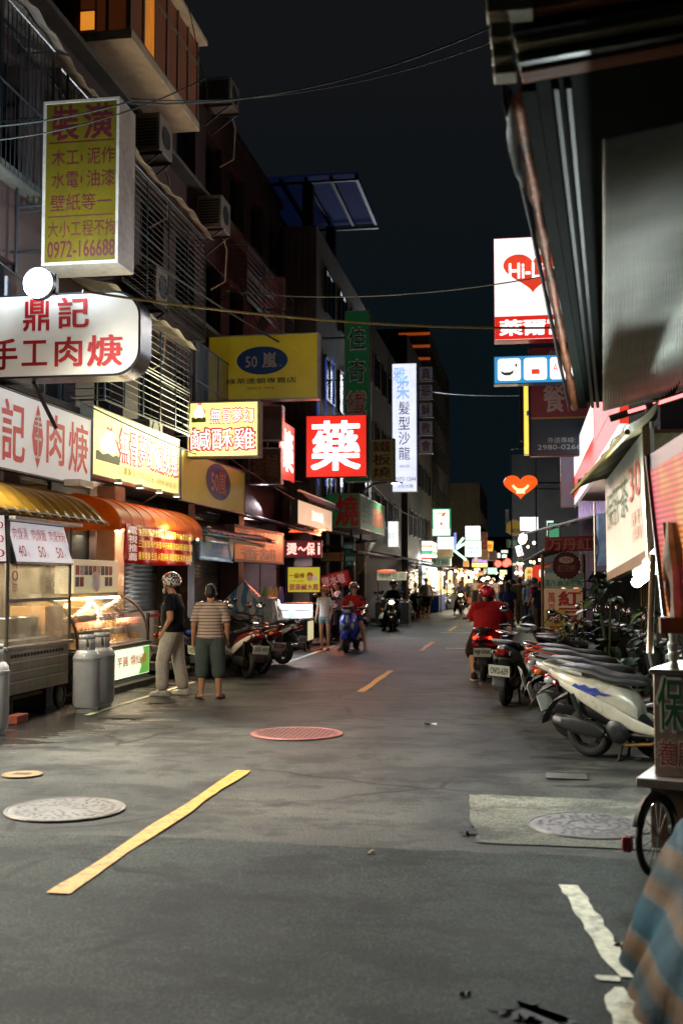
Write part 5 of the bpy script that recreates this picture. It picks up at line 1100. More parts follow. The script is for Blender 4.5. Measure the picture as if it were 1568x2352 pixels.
# street name plates on a pole
pp = at(806, 1400, 35.0); pl_ = thing('street_sign', 'two small green street name plates on a thin pole', 'street sign', (pp.x, 35.0, 0)); MB().tube([(0,0,0),(0,0,3.3)], .035, 8).build('pole', M_conc, pl_)
for x0, x1, y0, y1, s in ((787,812,1246,1272,'大同南路'), (791,813,1273,1300,'文化街')):
    a = at(x0,y1,34.9); b = at(x1,y0,34.9); e = MB().box(a.x-pp.x, b.x-pp.x, -.06,-.045, a.z, b.z).build('plate', mat('plate_green','#2f6a5a',.4,var=.1,emit=.08), pl_, smooth=False); q = MB(); ww_ = b.x-a.x; put_text(q, s, a.x-pp.x+.1*ww_, a.z+.45*(b.z-a.z), a.x-pp.x+.9*ww_, a.z+.8*(b.z-a.z), -.065, .01); put_text(q, 'St.', a.x-pp.x+.3*ww_, a.z+.15*(b.z-a.z), a.x-pp.x+.7*ww_, a.z+.32*(b.z-a.z), -.065, 0); q.build('lettering', ink('#c8d8d0',.1), e, smooth=False)
# street lamp
sp0 = at(858, 1300, 38); slp = thing('street_lamp', 'small bright street lamp on a curved arm behind the green fascia', 'street lamp', (-5.55,38,0)); MB().tube([(0,0,0),(0,0,4.3),(.1,0,4.75),(.45,0,4.98),(.95,0,5.02)], .04, 8).build('pole', M_conc, slp)
MB().loft([sec(.9,5.02,.06,.04),sec(1.1,5.03,.11,.05),sec(1.45,5.0,.08,.03)]).build('head', M_al, slp); MB().ell((1.22,0,4.975), .16,.08,.03,12,6).build('bulb', mat('street_bulb','#fff',.3,var=0,emit=22,ecol='#f4ffe8'), slp)
lamp('SPOT', (-4.3,38,4.9), 500, (.95,1,.85), .1, aim=(-4.0,37.5,0), spot=R(140), name='street_bulb_light')
# ---- covered stall and lit white stall
tp = thing('covered_stall', 'peaked stall covered by a blue and white striped tarpaulin', 'covered stall', (-5.75, 22.6, 0))
def tarp_mat(name, cols, freq, axis=(1,0,.5), rough=.4, emit=0, bump=.35):
    m = bpy.data.materials.new(name); m.use_nodes = True; n = m.node_tree.nodes; l = m.node_tree.links; b = n['Principled BSDF']; t = n.new('ShaderNodeTexCoord')
    mp = n.new('ShaderNodeMapping'); mp.inputs['Rotation'].default_value = axis; l.new(t.outputs['Object'], mp.inputs[0])
    wv = n.new('ShaderNodeTexWave'); wv.inputs['Scale'].default_value = freq; wv.inputs['Distortion'].default_value = 2.8; wv.inputs['Detail'].default_value = 2; wv.inputs['Detail Scale'].default_value = .8; l.new(mp.outputs[0], wv.inputs[0])
    r = n.new('ShaderNodeValToRGB'); r.color_ramp.interpolation = 'EASE'
    while len(r.color_ramp.elements) < len(cols): r.color_ramp.elements.new(.5)
    for i, (p, c) in enumerate(cols): r.color_ramp.elements[i].position = p; r.color_ramp.elements[i].color = (*lin(c), 1)
    l.new(wv.outputs['Fac'], r.inputs[0])
    nz = n.new('ShaderNodeTexNoise'); nz.inputs['Scale'].default_value = 7; nz.inputs['Detail'].default_value = 6; l.new(t.outputs['Object'], nz.inputs[0])
    mx = n.new('ShaderNodeMixRGB'); mx.blend_type = 'MULTIPLY'; mx.inputs[0].default_value = .5; l.new(r.outputs[0], mx.inputs[1]); l.new(nz.outputs[0], mx.inputs[2]); l.new(mx.outputs[0], b.inputs['Base Color']); b.inputs['Roughness'].default_value = rough; b.inputs['Specular IOR Level'].default_value = .1
    bp = n.new('ShaderNodeBump'); bp.inputs['Strength'].default_value = bump; bp.inputs['Distance'].default_value = .03; l.new(nz.outputs[0], bp.inputs['Height']); l.new(bp.outputs[0], b.inputs['Normal']); return m
M_bt = tarp_mat('blue_striped_tarp', [(0,'#4d7ea0'),(.45,'#4d7ea0'),(.55,'#b3b8ac'),(1,'#b3b8ac')], 1.6, (0,.5,.3))
def hang(hw, hd, zt, zb, peak, seed, n=40, m=10):
    rn = random.Random(seed); ph = [rn.uniform(0,6) for _ in range(4)]
    rings = []
    for j in range(m+1):
        v = j/m; row = []
        for k in range(n):
            a = 2*pi*k/n; c, s_ = cos(a), sin(a); r = 1/max(abs(c), abs(s_))**.75; fl = 1+.06*sin(a*7+ph[0])*v+.04*sin(a*13+ph[1])*v; sc = (v*2.2 if v < .3 else .66+.34*(v-.3)/.7)
            z = (zt+peak*(1-v/.3)**1.0 if v < .3 else zt-(zt-zb)*((v-.3)/.7)); row.append((hw*c*r*sc*fl+.12*(1-min(1,v/.3))*0, hd*s_*r*sc*fl, z+.02*sin(a*9+ph[2])*v))
        rings.append(row)
    return MB().loft(rings)
hang(.58,.75,1.22,.42,.44,3).build('tarpaulin', M_bt, tp, ang=60)
g = hang(.3,.6,1.28,.62,.08,5); g.v = [(x+.42,y+.25,z) for x,y,z in g.v]; g.build('clear_sheet', mat('translucent_sheet','#7c8a86',.25,var=.3,scale=8,bump=.5,bscale=14), tp, ang=60)
MB().box(-.5,.5,-.6,.6,.25,.45).build('table', M_steel, tp, smooth=False)
for x in (-.45,.45):
    for y in (-.55,.55): MB().tube([(x,y,0),(x,y,.3)], .03, 6).build('leg', M_steel, tp)
wc = thing('food_stall', 'small stall with a glaring white lit glass case on a black cart', 'food stall', (-5.35, 25.9, 0)); 
MB().box(-.42,.36,-.35,.35,.22,.74).build('cart_box', M_blk, wc, bevel=.01); MB().box(-.46,.40,-.39,.39,.74,.78).build('counter', M_ss, wc, bevel=.008)
MB().box(-.34,.37,-.25,.25,.80,1.10).build('glass_case', mat('lit_glass_case','#eef4ff',.2,var=0,emit=2.4,ecol='#f0f6ff'), wc, bevel=.02); MB().box(-.36,.39,-.27,.27,1.10,1.13).build('case_top', M_ss, wc, smooth=False)
MB().box(-.36,.39,-.272,-.262,.93,.96).build('case_rail', M_ss, wc, smooth=False); MB().box(.361,.375,-.33,.33,.26,.70).build('side_poster', mat('lit_poster','#dcd6a0',.4,var=.6,scale=12,emit=.7,ecol='#e8e0a8'), wc, smooth=False)
MB().lathe([(.001,0),(.07,0),(.1,.08),(.09,.16),(.001,.17)], 14, Matrix.Translation((-.02,-.3,.78))).build('bowl', mat('lit_bowl','#c8f0f0',.3,emit=1.2), wc)
for x in (-.3,.28): small_wheel(wc, x, -.2, .12, .04); small_wheel(wc, x, .25, .12, .04)
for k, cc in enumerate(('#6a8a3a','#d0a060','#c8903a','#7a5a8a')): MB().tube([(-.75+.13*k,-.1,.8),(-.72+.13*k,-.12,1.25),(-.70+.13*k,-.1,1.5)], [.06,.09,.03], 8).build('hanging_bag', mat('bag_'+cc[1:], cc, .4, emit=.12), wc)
lamp('AREA', (-5.35,25.45,1.25), 30, (.95,.98,1), .6, .3, aim=(-5.2,23.5,.2), name='stall_light')
# potted bushes
M_leaf = mat('dark_leaf', '#1f3420', .55, var=.45, scale=6, spec=.22); M_leaf2 = mat('pale_leaf', '#4d6630', .4, var=.5, scale=9)
M_pot = mat('clay_pot', '#7a4430', .7, var=.2, bump=.2); M_stem = mat('plant_stem', '#3a4426', .6)
def leaf(mb, p, d, L, w, droop):
    p = Vector(p); d = Vector(d).normalized(); s_ = d.cross(Vector((0,0,1))); s_ = s_.normalized() if s_.length > .05 else Vector((1,0,0)); vs = []
    for k, ww in enumerate((.15,.8,1,.75,.1)):
        t_ = k/4; c = p+d*L*t_+Vector((0,0,-droop*L*t_*t_)); up_ = s_.cross(d)
        vs += [c-s_*w*ww+up_*w*.25*ww, c-up_*w*.05, c+s_*w*ww+up_*w*.25*ww]
    mb.add(vs, [(3*k+i, 3*k+i+1, 3*k+i+4, 3*k+i+3) for k in range(4) for i in (0,1)])
def plant(label, loc, H, spread, n, L, w, seed, cat='plant', pot=True, m2=True, name='potted_plant'):
    rn = random.Random(seed); t = thing(name, label, cat, loc)
    if pot: MB().lathe([(.001,0),(.12,0),(.17,.28),(.19,.28),(.19,.32),(.16,.32),(.15,.29),(.001,.28)], 18).build('pot', M_pot, t)
    st = MB(); la = MB(); lb = MB()
    for k in range(max(4, n//12)):
        a = rn.uniform(0,2*pi); r = spread*rn.uniform(.1,.6); h = H*rn.uniform(.6,1); st.tube([(0,0,.28),(r*.4*cos(a),r*.4*sin(a),h*.6),(r*cos(a),r*sin(a),h)], [.02,.014,.006], 5)
    for k in range(n):
        a = rn.uniform(0,2*pi); q = rn.random(); r = spread*sqrt(rn.random())*(.45+.55*sin(pi*min(1,q*1.05))); z = .3+(H-.3)*q
        el = rn.uniform(-.2,.9); leaf(la if rn.random() < .75 else lb, (r*cos(a)*.8, r*sin(a)*.8, z), (cos(a+rn.uniform(-.8,.8)), sin(a+rn.uniform(-.8,.8)), el), L*rn.uniform(.6,1.2), w*rn.uniform(.7,1.2), rn.uniform(.2,.7))
    st.build('stem', M_stem, t); la.build('foliage', M_leaf, t, ang=80)
    if lb.v: lb.build('foliage', M_leaf2 if m2 else M_leaf, t, ang=80)
    return t
plant('dark leafy bush behind the girl under the tilted red banner', (at(765,1400,33).x, 33.0, 0), 1.75, .55, 260, .16, .04, 3, 'plant')
plant('spiky potted palm beside the far left shop light', (-4.9, 50, 0), 2.2, .75, 160, .5, .05, 4); plant('low potted shrub at the foot of the spiky palm', (-4.6, 48.6, 0), 1.1, .5, 140, .22, .05, 5)
# air conditioners
def aircon(label, x0, y0, x1, y1, X):
    a = onX(x0, y1, X); b = onX(x1, y1, X); zt = onX(x0, y0, X).z; L_ = .75; zz = a.z
    t = thing('air_conditioner', label, 'air conditioner', (X, a.y, zz)); hh = zt-zz
    MB().box(-.55,0,0,L_,0,hh).build('case', mat('aged_cream_plastic','#7a7468',.5,var=.15,scale=4,dirt=.35), t, bevel=.02)
    g = MB()
    for k in range(9): g.box(-.5,-.05,-.012,-.001,hh*.12+k*hh*.085,hh*.12+k*hh*.085+hh*.04)
    g.build('grille', M_blkpl, t, smooth=False); MB().lathe([(.001,.0),(.2,.0),(.21,.01)], 20, Matrix.Translation((.004,.36,hh/2)) @ Matrix.Rotation(pi/2,4,'Y')).build('fan_guard', M_steel, t)
    k_ = MB(); k_.box(-.6,.02,.08,.12,-.05,-.001); k_.box(-.6,.02,L_-.12,L_-.08,-.05,-.001); k_.beam((-.02,.1,-.03),(-.6,.1,-.45),.03,.03); k_.beam((-.02,L_-.1,-.03),(-.6,L_-.1,-.45),.03,.03); k_.build('bracket', M_steel, t, smooth=False)
    MB().tube([(-.2,L_+.02,.1),(-.15,L_+.25,-.2),(-.2,L_+.3,-.9),(-.5,L_+.2,-1.1)], .018, 6).build('pipe', M_cream, t); return t
aircon('air conditioner tucked under the lit bay window', 366,254,392,342, -6.35); aircon('air conditioner high near the roof corner of the brick block', 529,172,556,232, -6.3); aircon('air conditioner above the far barred cage', 508,444,535,520, -6.3)
aircon('air conditioner right of the decorator sign below the big cage', 358,604,386,690, -6.4); aircon('air conditioner low between the two yellow signs', 343,960,368,1010, -6.6)
# ================================================================== RIGHT SIDE
def quad_mb(a, b, c, d, th):      # a,b,c,d seen anticlockwise from outside: thickens backwards
    a, b, c, d = map(Vector, (a, b, c, d)); n = (b-a).cross(d-a).normalized()*-th
    return MB().add([a,b,c,d,a+n,b+n,c+n,d+n], [(0,1,2,3),(7,6,5,4),(1,0,4,5),(2,1,5,6),(3,2,6,7),(0,3,7,4)])
def map_quad(mb, a, b, c, d, off):     # text built in the unit square x,z -> the quad
    a, b, c, d = map(Vector, (a, b, c, d)); n = (b-a).cross(d-a).normalized()*off
    mb.v = [tuple(a*(1-x)*(1-z)+b*x*(1-z)+c*x*z+d*(1-x)*z+n) for x, y, z in mb.v]; return mb
M_sheet = mat('ribbed_metal_sheet', '#b4b6b0', .5, .1, var=.25, scale=2, dirt=.25, bump=.1, bscale=5)
M_green = mat('dark_green_soffit', '#161e1c', .85, 0, spec=.15, var=.35, scale=2.5, dirt=.4, bump=.2, bscale=9)
M_timb = mat('old_red_timber', '#8a4a30', .7, var=.45, scale=3, dirt=.5, bump=.4, bscale=20, stretch=(1,6,6))
M_stub = mat('pale_timber', '#8a8068', .7, var=.25, scale=5, dirt=.3, bump=.3)
M_gut = mat('copper_gutter', '#8a5238', .5, .4, var=.6, scale=9, dirt=.9, bump=.4)
aw = thing('awning', 'old tin awning with a rusty gutter overhead at the top right', 'awning', (0,0,0))
A = at(1185,185,4.5); B = at(1322,925,9.0); C = at(1384,945,9.0); D = at(1660,875,9.0); Eq = at(1690,255,4.1); Fq = at(1386,320,4.1)
def ribs(u, v):
    p = Fq.lerp(C, v).lerp(Eq.lerp(D, v), u); return p+Vector((0,0,.004*sin(u*2*pi*46)+.05*sin(v*3.1)))
MB().sheet(ribs, 230, 6).build('metal_sheet', M_sheet, aw, solid=.004, ang=80)
up_ = Vector((0,0,.05))
quad_mb(A+Vector((.02,0,.0)), B+Vector((.02,0,0)), C+Vector((.55,.1,.1)), Fq+Vector((.9,.3,.50)), .02).build('soffit', M_green, aw, smooth=False)
for k, (o1, o2) in enumerate(((.05,.055),(.16,.13),(.21,.17))):
    MB().beam(A+Vector((o1,0,-.03)), B+Vector((o2,0,-.03)), .025 if k else .06, .035, (0,0,1)).build('batten', M_blk if k else M_green, aw, smooth=False, bevel=.004)
n_ = 26
MB().loft([[tuple(A.lerp(B, i/n_)+Vector((-.008+.026*cos(a)*(1+.25*sin(i*1.7)+.15*sin(i*4.1)), 0, -.03+.032*sin(a)+.010*sin(i*2.3)))) for a in [R(150+k*24) for k in range(11)]] for i in range(n_+1)], caps=False, closed=False).build('gutter', M_gut, aw, solid=.006)
MB().loft([[tuple(A.lerp(B, i/n_)+Vector((-.055, 0, -.02+.06*q+.01*sin(i*1.3+q)))) for q in (-1,0,1)] for i in range(n_+1)], caps=False, closed=False).build('drip_edge', M_tin, aw, solid=.004)
MB().loft([[tuple(A.lerp(B,.14*k/5)+Vector((-.02-.05*q*sin(pi*k/5.5), -.02*q, -.05-.10*q*k/5+.015*sin(k*2+q*3)))) for q in (0,.5,1)] for k in range(6)], caps=False, closed=False).build('torn_flashing', M_tin, aw, solid=.003)
pts = [at(1405,430,6.0), at(1385,600,6.2)]; 
MB().tube([at(1390,270,5), at(1372,300,5.2), at(1355,345,5.4), at(1345,400,5.7), at(1338,440,5.9), at(1300,455,6.0), at(1290,520,6.3)], .018, 6).build('loose_cable', M_blkpl, aw); MB().tube([at(1338,440,5.9), at(1332,480,6.0), at(1312,510,6.1)], .012, 6).build('loose_cable', M_blkpl, aw)
tm = thing('roof_timbers', 'stack of old reddish roof timbers with pale ends above the tin awning', 'roof timbers', (0,0,0))
for k, (x0, x1, ya, yb) in enumerate(((1117,1223,-60,26),(1125,1173,45,85),(1130,1176,96,130),(1133,1186,144,168))):
    a = at(x0,yb,3.9+.06*k); b = at(x1,ya,3.9+.06*k); MB().box(a.x,b.x,a.y,a.y+.10,a.z,b.z).build('rafter_end', M_stub, tm, bevel=.006)
for k, (y0, y1, m) in enumerate(((-40,40,M_timb),(38,82,M_green),(80,112,M_stub),(118,150,M_blk),(140,174,M_timb))):
    yy = 4.02+.06*k; MB().beam(at(1172+6*k,(y0+y1)/2+6,yy), at(1720,(y0+y1)/2-90,yy-.1), .10, abs(at(1300,y0,yy).z-at(1300,y1,yy).z)).build('beam', m, tm, bevel=.006)
# second small awning over the tea sign
a2 = thing('awning', 'crumpled brown tin awning over the white liver tea sign', 'awning', (0,0,0)); o1 = at(1313,1128,12.2); o2 = at(1440,985,7.2); i1 = at(1395,1112,12.0); i2 = at(1482,952,7.2)
MB().sheet(lambda u, v: o1.lerp(o2,u).lerp(i1.lerp(i2,u)+Vector((.1,0,.1)), v)+Vector((0,0,.025*sin(u*40)*(1-v*.5)+.02*sin(u*9+v*4))), 70, 8).build('sheet', mat('brown_tin','#5c5238',.5,.4,var=.45,scale=4,dirt=.5,bump=.3), a2, solid=.006, ang=80)
MB().tube([o1+Vector((0,0,-.02)), o2+Vector((0,0,-.02))], .02, 6).build('edge_pipe', mat('mossy_pipe','#7a6a2c',.6,var=.4), a2)
# tilted liver tea sign
ts = thing('shop_sign', 'tilted white sign with green characters and a red 30 above the bright tube lamp', 'sign', (0,0,0))
q1, q2, q3, q4 = at(1393,1316,11.5), at(1492,1258,8.2), at(1481,985,8.2), at(1389,1106,11.5)
quad_mb(q1,q2,q3,q4,.06).build('face', mat('white_plastic_face','#a9ac9e',.38,var=.12,scale=2,dirt=.25,emit=.10,ecol='#c8d0c0'), ts, smooth=False)
for s, r_, cc in (('保肝茶', (.06,.42,.64,.80), '#0c5230'), ('30', (.68,.50,.90,.82), '#a8301c'), ('肝病', (.70,.12,.88,.40), '#c89078')):
    m_ = MB(); put_text(m_, s, r_[0], r_[1], r_[2], r_[3], 0, .015, 0, s == '肝病'); map_quad(m_, q1,q2,q3,q4,.012).build('lettering', ink(cc,.02), ts, smooth=False)
quad_mb(q1+Vector((0,0,-.08)),q2+Vector((0,0,-.09)),q2,q1,.08).build('bottom_rail', M_rust, ts, smooth=False); MB().beam(q2+Vector((.0,-.03,-.1)), q3+Vector((0,-.03,.05)), .05, .05).build('end_rail', M_rust, ts, smooth=False)
tl = thing('tube_lamp', 'glaring fluorescent tube lamp hanging under the tilted white sign', 'lamp', (0,0,0)); ta, tb_ = at(1462,1337,9.4), at(1514,1293,7.9)
MB().beam(ta+Vector((.0,0,.075)), tb_+Vector((.0,0,.075)), .07, .05).build('reflector', mat('lamp_reflector','#e8ece8',.4,var=0), tl, smooth=False, bevel=.005); MB().tube([ta,tb_], .045, 12).build('tube', mat('cold_tube','#fff',.3,var=0,emit=26,ecol='#eefff6'), tl)
d_ = (tb_-ta); lamp('AREA', (ta+tb_)/2+Vector((0,0,-.06)), 42, (.88,1,.95), .12, 1.5, aim=(ta+tb_)/2+Vector((-.35,-.1,-1)), name='tube_light', parent=None)
lamp('AREA', (ta+tb_)/2+Vector((-.1,-.5,-.05)), 70, (.88,1,.95), .15, 1.4, aim=(ta+tb_)/2+Vector((-.1,-2.6,1.3)), name='tube_light')
MB().tube([at(1499,1272,7.8), at(1492,1500,7.8)], .022, 8).build('post', M_rust, ts)
# LED panel
lp_ = thing('led_sign', 'glowing orange and pink dot matrix panel at the right edge', 'sign', (0,0,0)); l1, l2, l3, l4 = at(1530,1415,7.1), at(1630,1425,5.8), at(1630,1000,5.8), at(1491,1082,7.1)
m = bpy.data.materials.new('led_matrix'); m.use_nodes = True; n = m.node_tree.nodes; l = m.node_tree.links; b = n['Principled BSDF']; t = n.new('ShaderNodeTexCoord')
w1 = n.new('ShaderNodeTexWave'); w1.bands_direction = 'Z'; w1.inputs['Scale'].default_value = 9.5; l.new(t.outputs['Object'], w1.inputs[0]); nz = n.new('ShaderNodeTexNoise'); nz.inputs['Scale'].default_value = 2.6; nz.inputs['Detail'].default_value = 1; l.new(t.outputs['Object'], nz.inputs[0])
r = n.new('ShaderNodeValToRGB'); r.color_ramp.elements[0].position = .38; r.color_ramp.elements[0].color = (*lin('#f0546a'),1); r.color_ramp.elements[1].position = .6; r.color_ramp.elements[1].color = (*lin('#f09a52'),1); e_ = r.color_ramp.elements.new(.47); e_.color = (*lin('#e85a3c'),1); l.new(nz.outputs[0], r.inputs[0]); l.new(r.outputs[0], b.inputs['Emission Color'])
mr = n.new('ShaderNodeMapRange'); mr.inputs['To Min'].default_value = .45; mr.inputs['To Max'].default_value = 1.05; l.new(w1.outputs['Fac'], mr.inputs[0]); l.new(mr.outputs[0], b.inputs['Emission Strength']); b.inputs['Base Color'].default_value = (.02,.02,.02,1)
quad_mb(l1,l2,l3,l4,.06).build('screen', m, lp_, smooth=False); quad_mb(l4,l3,l3+Vector((0,0,.10)),l4+Vector((0,0,.10)),.09).build('top_frame', mat('purple_grey_frame','#6e6070',.4,.5,var=.3), lp_, smooth=False); MB().beam(l1,l4+Vector((0,0,.1)),.04,.05).build('side_frame', M_blk, lp_, smooth=False)
um = thing('folded_canvas', 'dirty folded canvas sheet hanging in front of the glowing dot matrix panel', 'canvas', (0,0,0)); u0, u1 = at(1538,1200,6.6), at(1557,1418,6.5)
MB().loft([[tuple(u0.lerp(u1, k/8)+Vector(((.036+.016*min(1,k/3))*cos(a)*(1+.25*sin(3*a+k)), .02*sin(a)+.012*sin(4*a), 0))) for a in [2*pi*i/16 for i in range(16)]] for k in range(9)]).build('canvas', mat('dirty_canvas','#9a8c80',.7,var=.5,scale=5,dirt=.5,bump=.4,bscale=14), um); MB().box(u1.x-.1,u1.x+.2,u1.y-.03,u1.y+.06,u1.z-.09,u1.z).build('bottom_bar', M_rust, um, smooth=False)
o, w, h = S(1472, 985, 1640, 1105, 9.2); sign('shop_sign', 'speckled cream sign board with a part of a green character behind the dot matrix panel', 'sign', o, 0, w, h, .06, mat('speckled_cream', '#a9ac86', .5, var=.35, scale=16, dirt=.5, emit=.04), M_rust, [('保', .42,.0,.95,.8, ink('#0c4a38'),.05)])
for (x0,y0,x1,y1) in ((1411,948,1440,940),(1444,938,1570,902)): pass
nt_ = thing('neon_tube', 'pink red neon tube under the far edge of the tin awning', 'neon tube', (0,0,0)); MB().tube([at(1442,946,8.8), at(1482,934,8.8)], .014, 8).build('tube', mat('pink_neon','#ff9088',.3,var=0,emit=3,ecol='#ff7a78'), nt_); MB().tube([at(1500,929,8.8), at(1600,897,8.8)], .014, 8).build('tube', mat('pink_neon'), nt_)
MB().ell(at(1496,948,8.7), .05,.05,.075,12,8).build('lamp_holder', M_blk, nt_); MB().tube([at(1496,960,8.7), at(1497,985,8.7)], .02, 8).build('glass_bulb', M_clear, nt_); MB().tube([at(1400,962,8.85), at(1610,893,8.85)], .03, 6).build('rail', M_steel, nt_)
# convenience fascia seen edge on
xs = 1.3
def strip(z0, z1, m, nm, x=xs): return MB().box(x, x+.12, 15.5, 29.6, z0, z1).build(nm, m, fs, smooth=False)
fs = thing('shop_sign', 'glowing red and white striped shop fascia seen edge on beyond the tin awning', 'sign', (0,0,0)); W1 = mat('lit_fascia_white','#f4f4f6',.4,var=0,emit=1.0,ecol='#f4f4f8'); R1 = mat('lit_fascia_red','#e8402a',.4,var=0,emit=.8,ecol='#e8402a')
strip(3.62,3.80,W1,'white_band'); strip(3.80,3.90,R1,'red_band'); strip(3.90,4.35,R1,'red_band',xs+.003); strip(4.35,5.05,W1,'white_band'); MB().box(xs-.004,xs-.001,15.5,21.2,4.2,5.05).build('red_panel', R1, fs, smooth=False); MB().box(xs,xs+.5,15.5,29.6,3.5,3.6).build('soffit', M_al, fs, smooth=False)
o, w, h = S(1287, 1010, 1319, 1166, 30.0); sign('shop_sign', 'lavender grey end panel at the far end of the striped fascia', 'sign', o, 0, w, h, .3, mat('lavender_panel','#9a90a8',.4,var=.2,scale=1.5,emit=.15), M_al)
o, w, h = S(1258, 1200, 1286, 1238, 32.0); sign('shop_sign', 'small green lit box sign on stays under the maroon sign', 'sign', o, 0, w, h, .8, mat('mint_lit_face','#5a9a78',.4,var=.1,emit=.5,ecol='#6ac898'), M_rust)
h0 = at(1195, 1117, 33); hs = thing('heart_lamp', 'glowing orange heart shaped sign with a smile hanging over the street', 'sign', h0)
hp = []
for k in range(48):
    a = 2*pi*k/48; x = 16*sin(a)**3; z = 13*cos(a)-5*cos(2*a)-2*cos(3*a)-cos(4*a); hp.append((x/16*.49, z/17*.42+.03))
rings = [[(x*sx, y, z*sx) for x, z in hp] for y, sx in ((-.16,.05),(-.155,.5),(-.13,.8),(-.08,.95),(0,1),(.08,.95),(.13,.8),(.155,.4))]
MB().loft(rings).build('shell', mat('lit_orange_shell','#ff6a20',.35,var=0,emit=1.15,ecol='#ff5a1a'), hs, ang=80)
g = MB(); sm = [(-.25,.02),(-.2,.06),(-.16,.0),(-.08,-.06),(.08,-.06),(.16,.0),(.2,.06),(.25,.02),(.2,-.05),(.12,-.12),(.12,-.2),(-.12,-.2),(-.12,-.12),(-.2,-.05)]
g.add([(x,-.175,z-.02) for x,z in sm], [tuple(range(len(sm)))]).build('smile', mat('lit_smile','#ffe8a8',.3,var=0,emit=1.8,ecol='#ffe0a0'), hs, smooth=False); MB().tube([(.3,.1,.1),(1.6,.1,.1)], .03, 6).build('arm', M_steel, hs); MB().tube([(.3,.1,-.05),(1.6,.1,-.12)], .025, 6).build('arm', M_steel, hs)
# poles and blue frame
o, w, h = S(1174, 1030, 1231, 1330, 45.0); bf_ = thing('sign_frame', 'thin dark blue scaffold frame behind the orange heart', 'sign frame', o); fm = MB()
for x in (0, w): fm.tube([(x,0,-.5),(x,0,h)], .03, 6)
fm.tube([(0,0,h),(w,0,h)], .03, 6); fm.build('frame', mat('blue_steel_tube','#2a3c5c',.4,.5), bf_)
# red bean cake stand
st_ = thing('stall', 'tall red bean cake stall front stacked with signboards beside the plants', 'stall', (0,19.0,0)); 
def S_part(par, x0,y0,x1,y1,Y,m,nm='board',th=.05):
    a = at(x0,y1,Y); b = at(x1,y0,Y); return MB().box(a.x,b.x,Y-19.0,Y-19.0+th,a.z,b.z).build(nm, m, par, smooth=False, bevel=.004), a, b
rbk = ink('#9c2a20',.04)
def lets(par, a, b, Y, items):
    for s, u0,v0,u1,v1,m,bo,ve in items:
        q = MB(); W3 = b.x-a.x; H3 = b.z-a.z; put_text(q, s, a.x+u0*W3, a.z+v0*H3, a.x+u1*W3, a.z+v1*H3, Y-19.0-.006, bo, 0, ve); q.build('lettering', m, par, smooth=False)
p, a, b = S_part(st_, 1250,1316,1341,1350,18.95, mat('pale_green_board','#8a9a86',.5,var=.25,scale=6,emit=.05)); lets(p,a,b,18.95,[('麻油生猪', .32,.12,.95,.5, ink('#2a6a50'),.02,False), ('萬丹',.02,.1,.28,.55, ink('#2a5a48'),.01,False)])
p, a, b = S_part(st_, 1250,1352,1337,1440,18.95, mat('cream_board','#c8a888',.5,var=.12,scale=4,emit=.10)); lets(p,a,b,18.95,[('紅豆', .38,.08,.95,.96, rbk,.045,True), ('萬丹', .10,.30,.28,.92, ink('#b0483a',.05),.03,True)])
p, a, b = S_part(st_, 1252,1401,1297,1500,18.85, mat('mustard_board','#a8983a',.5,var=.2,scale=4,emit=.06)); ob = MB().add([(a.x+(b.x-a.x)*(.5+.42*cos(t_)),-.156,a.z+(b.z-a.z)*(.82+.13*sin(t_))) for t_ in [2*pi*k/24 for k in range(24)]], [tuple(range(24))]).build('oval', ink('#8a241c'), p, smooth=False); lets(p,a,b,18.84,[('万丹', .22,.76,.78,.88, ink('#d8c8a0',.1),.02,False), ('紅豆', .2,.1,.8,.66, rbk,.04,True)])
a = at(1248,1560,18.95); b = at(1340,1300,18.95)
for x in (a.x, b.x): MB().tube([(x,.05,0),(x,.05,2.1)], .03, 8).build('post', M_rust, st_)
MB().box(a.x,b.x,.06,.7,.1,.75).build('counter', M_dark, st_, smooth=False)
bc = at(1300,1299,18.7); cap_ = thing('round_sign', 'round dark red bottle cap shaped sign on top of the red bean stall', 'sign', bc); MB().lathe([(.001,-.03),(.17,-.03),(.2,.0),(.205,.03),(.001,.03)], 40, Matrix.Rotation(pi/2,4,'X')).build('face', mat('dark_red_cap','#4a161a',.35,var=.2,scale=5,emit=.02), cap_)
rg = MB()
for k in range(22): a_ = 2*pi*k/22; rg.ell((.215*cos(a_), 0, .215*sin(a_)), .02,.02,.02,8,5)
rg.tube([(.21*cos(2*pi*k/32),0,.21*sin(2*pi*k/32)) for k in range(33)], .012, 6, caps=False); rg.build('crimped_rim', M_blk, cap_)
q = MB(); q.add([(.12*cos(t_),.034*-1.0-.002,.09+.055*sin(t_)) for t_ in [2*pi*k/24 for k in range(24)]], [tuple(range(24))]); q.build('oval', ink('#a88a7a',.03), cap_, smooth=False); q = MB(); put_text(q,'万丹',-.075,.055,.075,.125,-.040,.02); q.build('lettering', ink('#4a161a'), cap_, smooth=False); q = MB(); put_text(q,'紅豆餅',-.14,-.10,.14,.01,-.036,.02); q.build('lettering', ink('#7a4a40',.02), cap_, smooth=False)
o, w, h = S(1250, 1234, 1395, 1268, 18.6); rb2 = thing('banner', 'dim dark red banner with pale characters over the red bean stall', 'banner', o); MB().sheet(lambda u, v: (w*u,.02*sin(u*9),h*v+.03*u), 14, 4).build('sheet', mat('dark_red_cloth','#6a1c1c',.7,var=.2,scale=4,emit=.03), rb2, solid=.004); q = MB(); put_text(q,'万丹紅豆',.06*w,.12*h,.97*w,.95*h,-.03,.03); q.build('lettering', ink('#8a5048',.02), rb2, smooth=False)
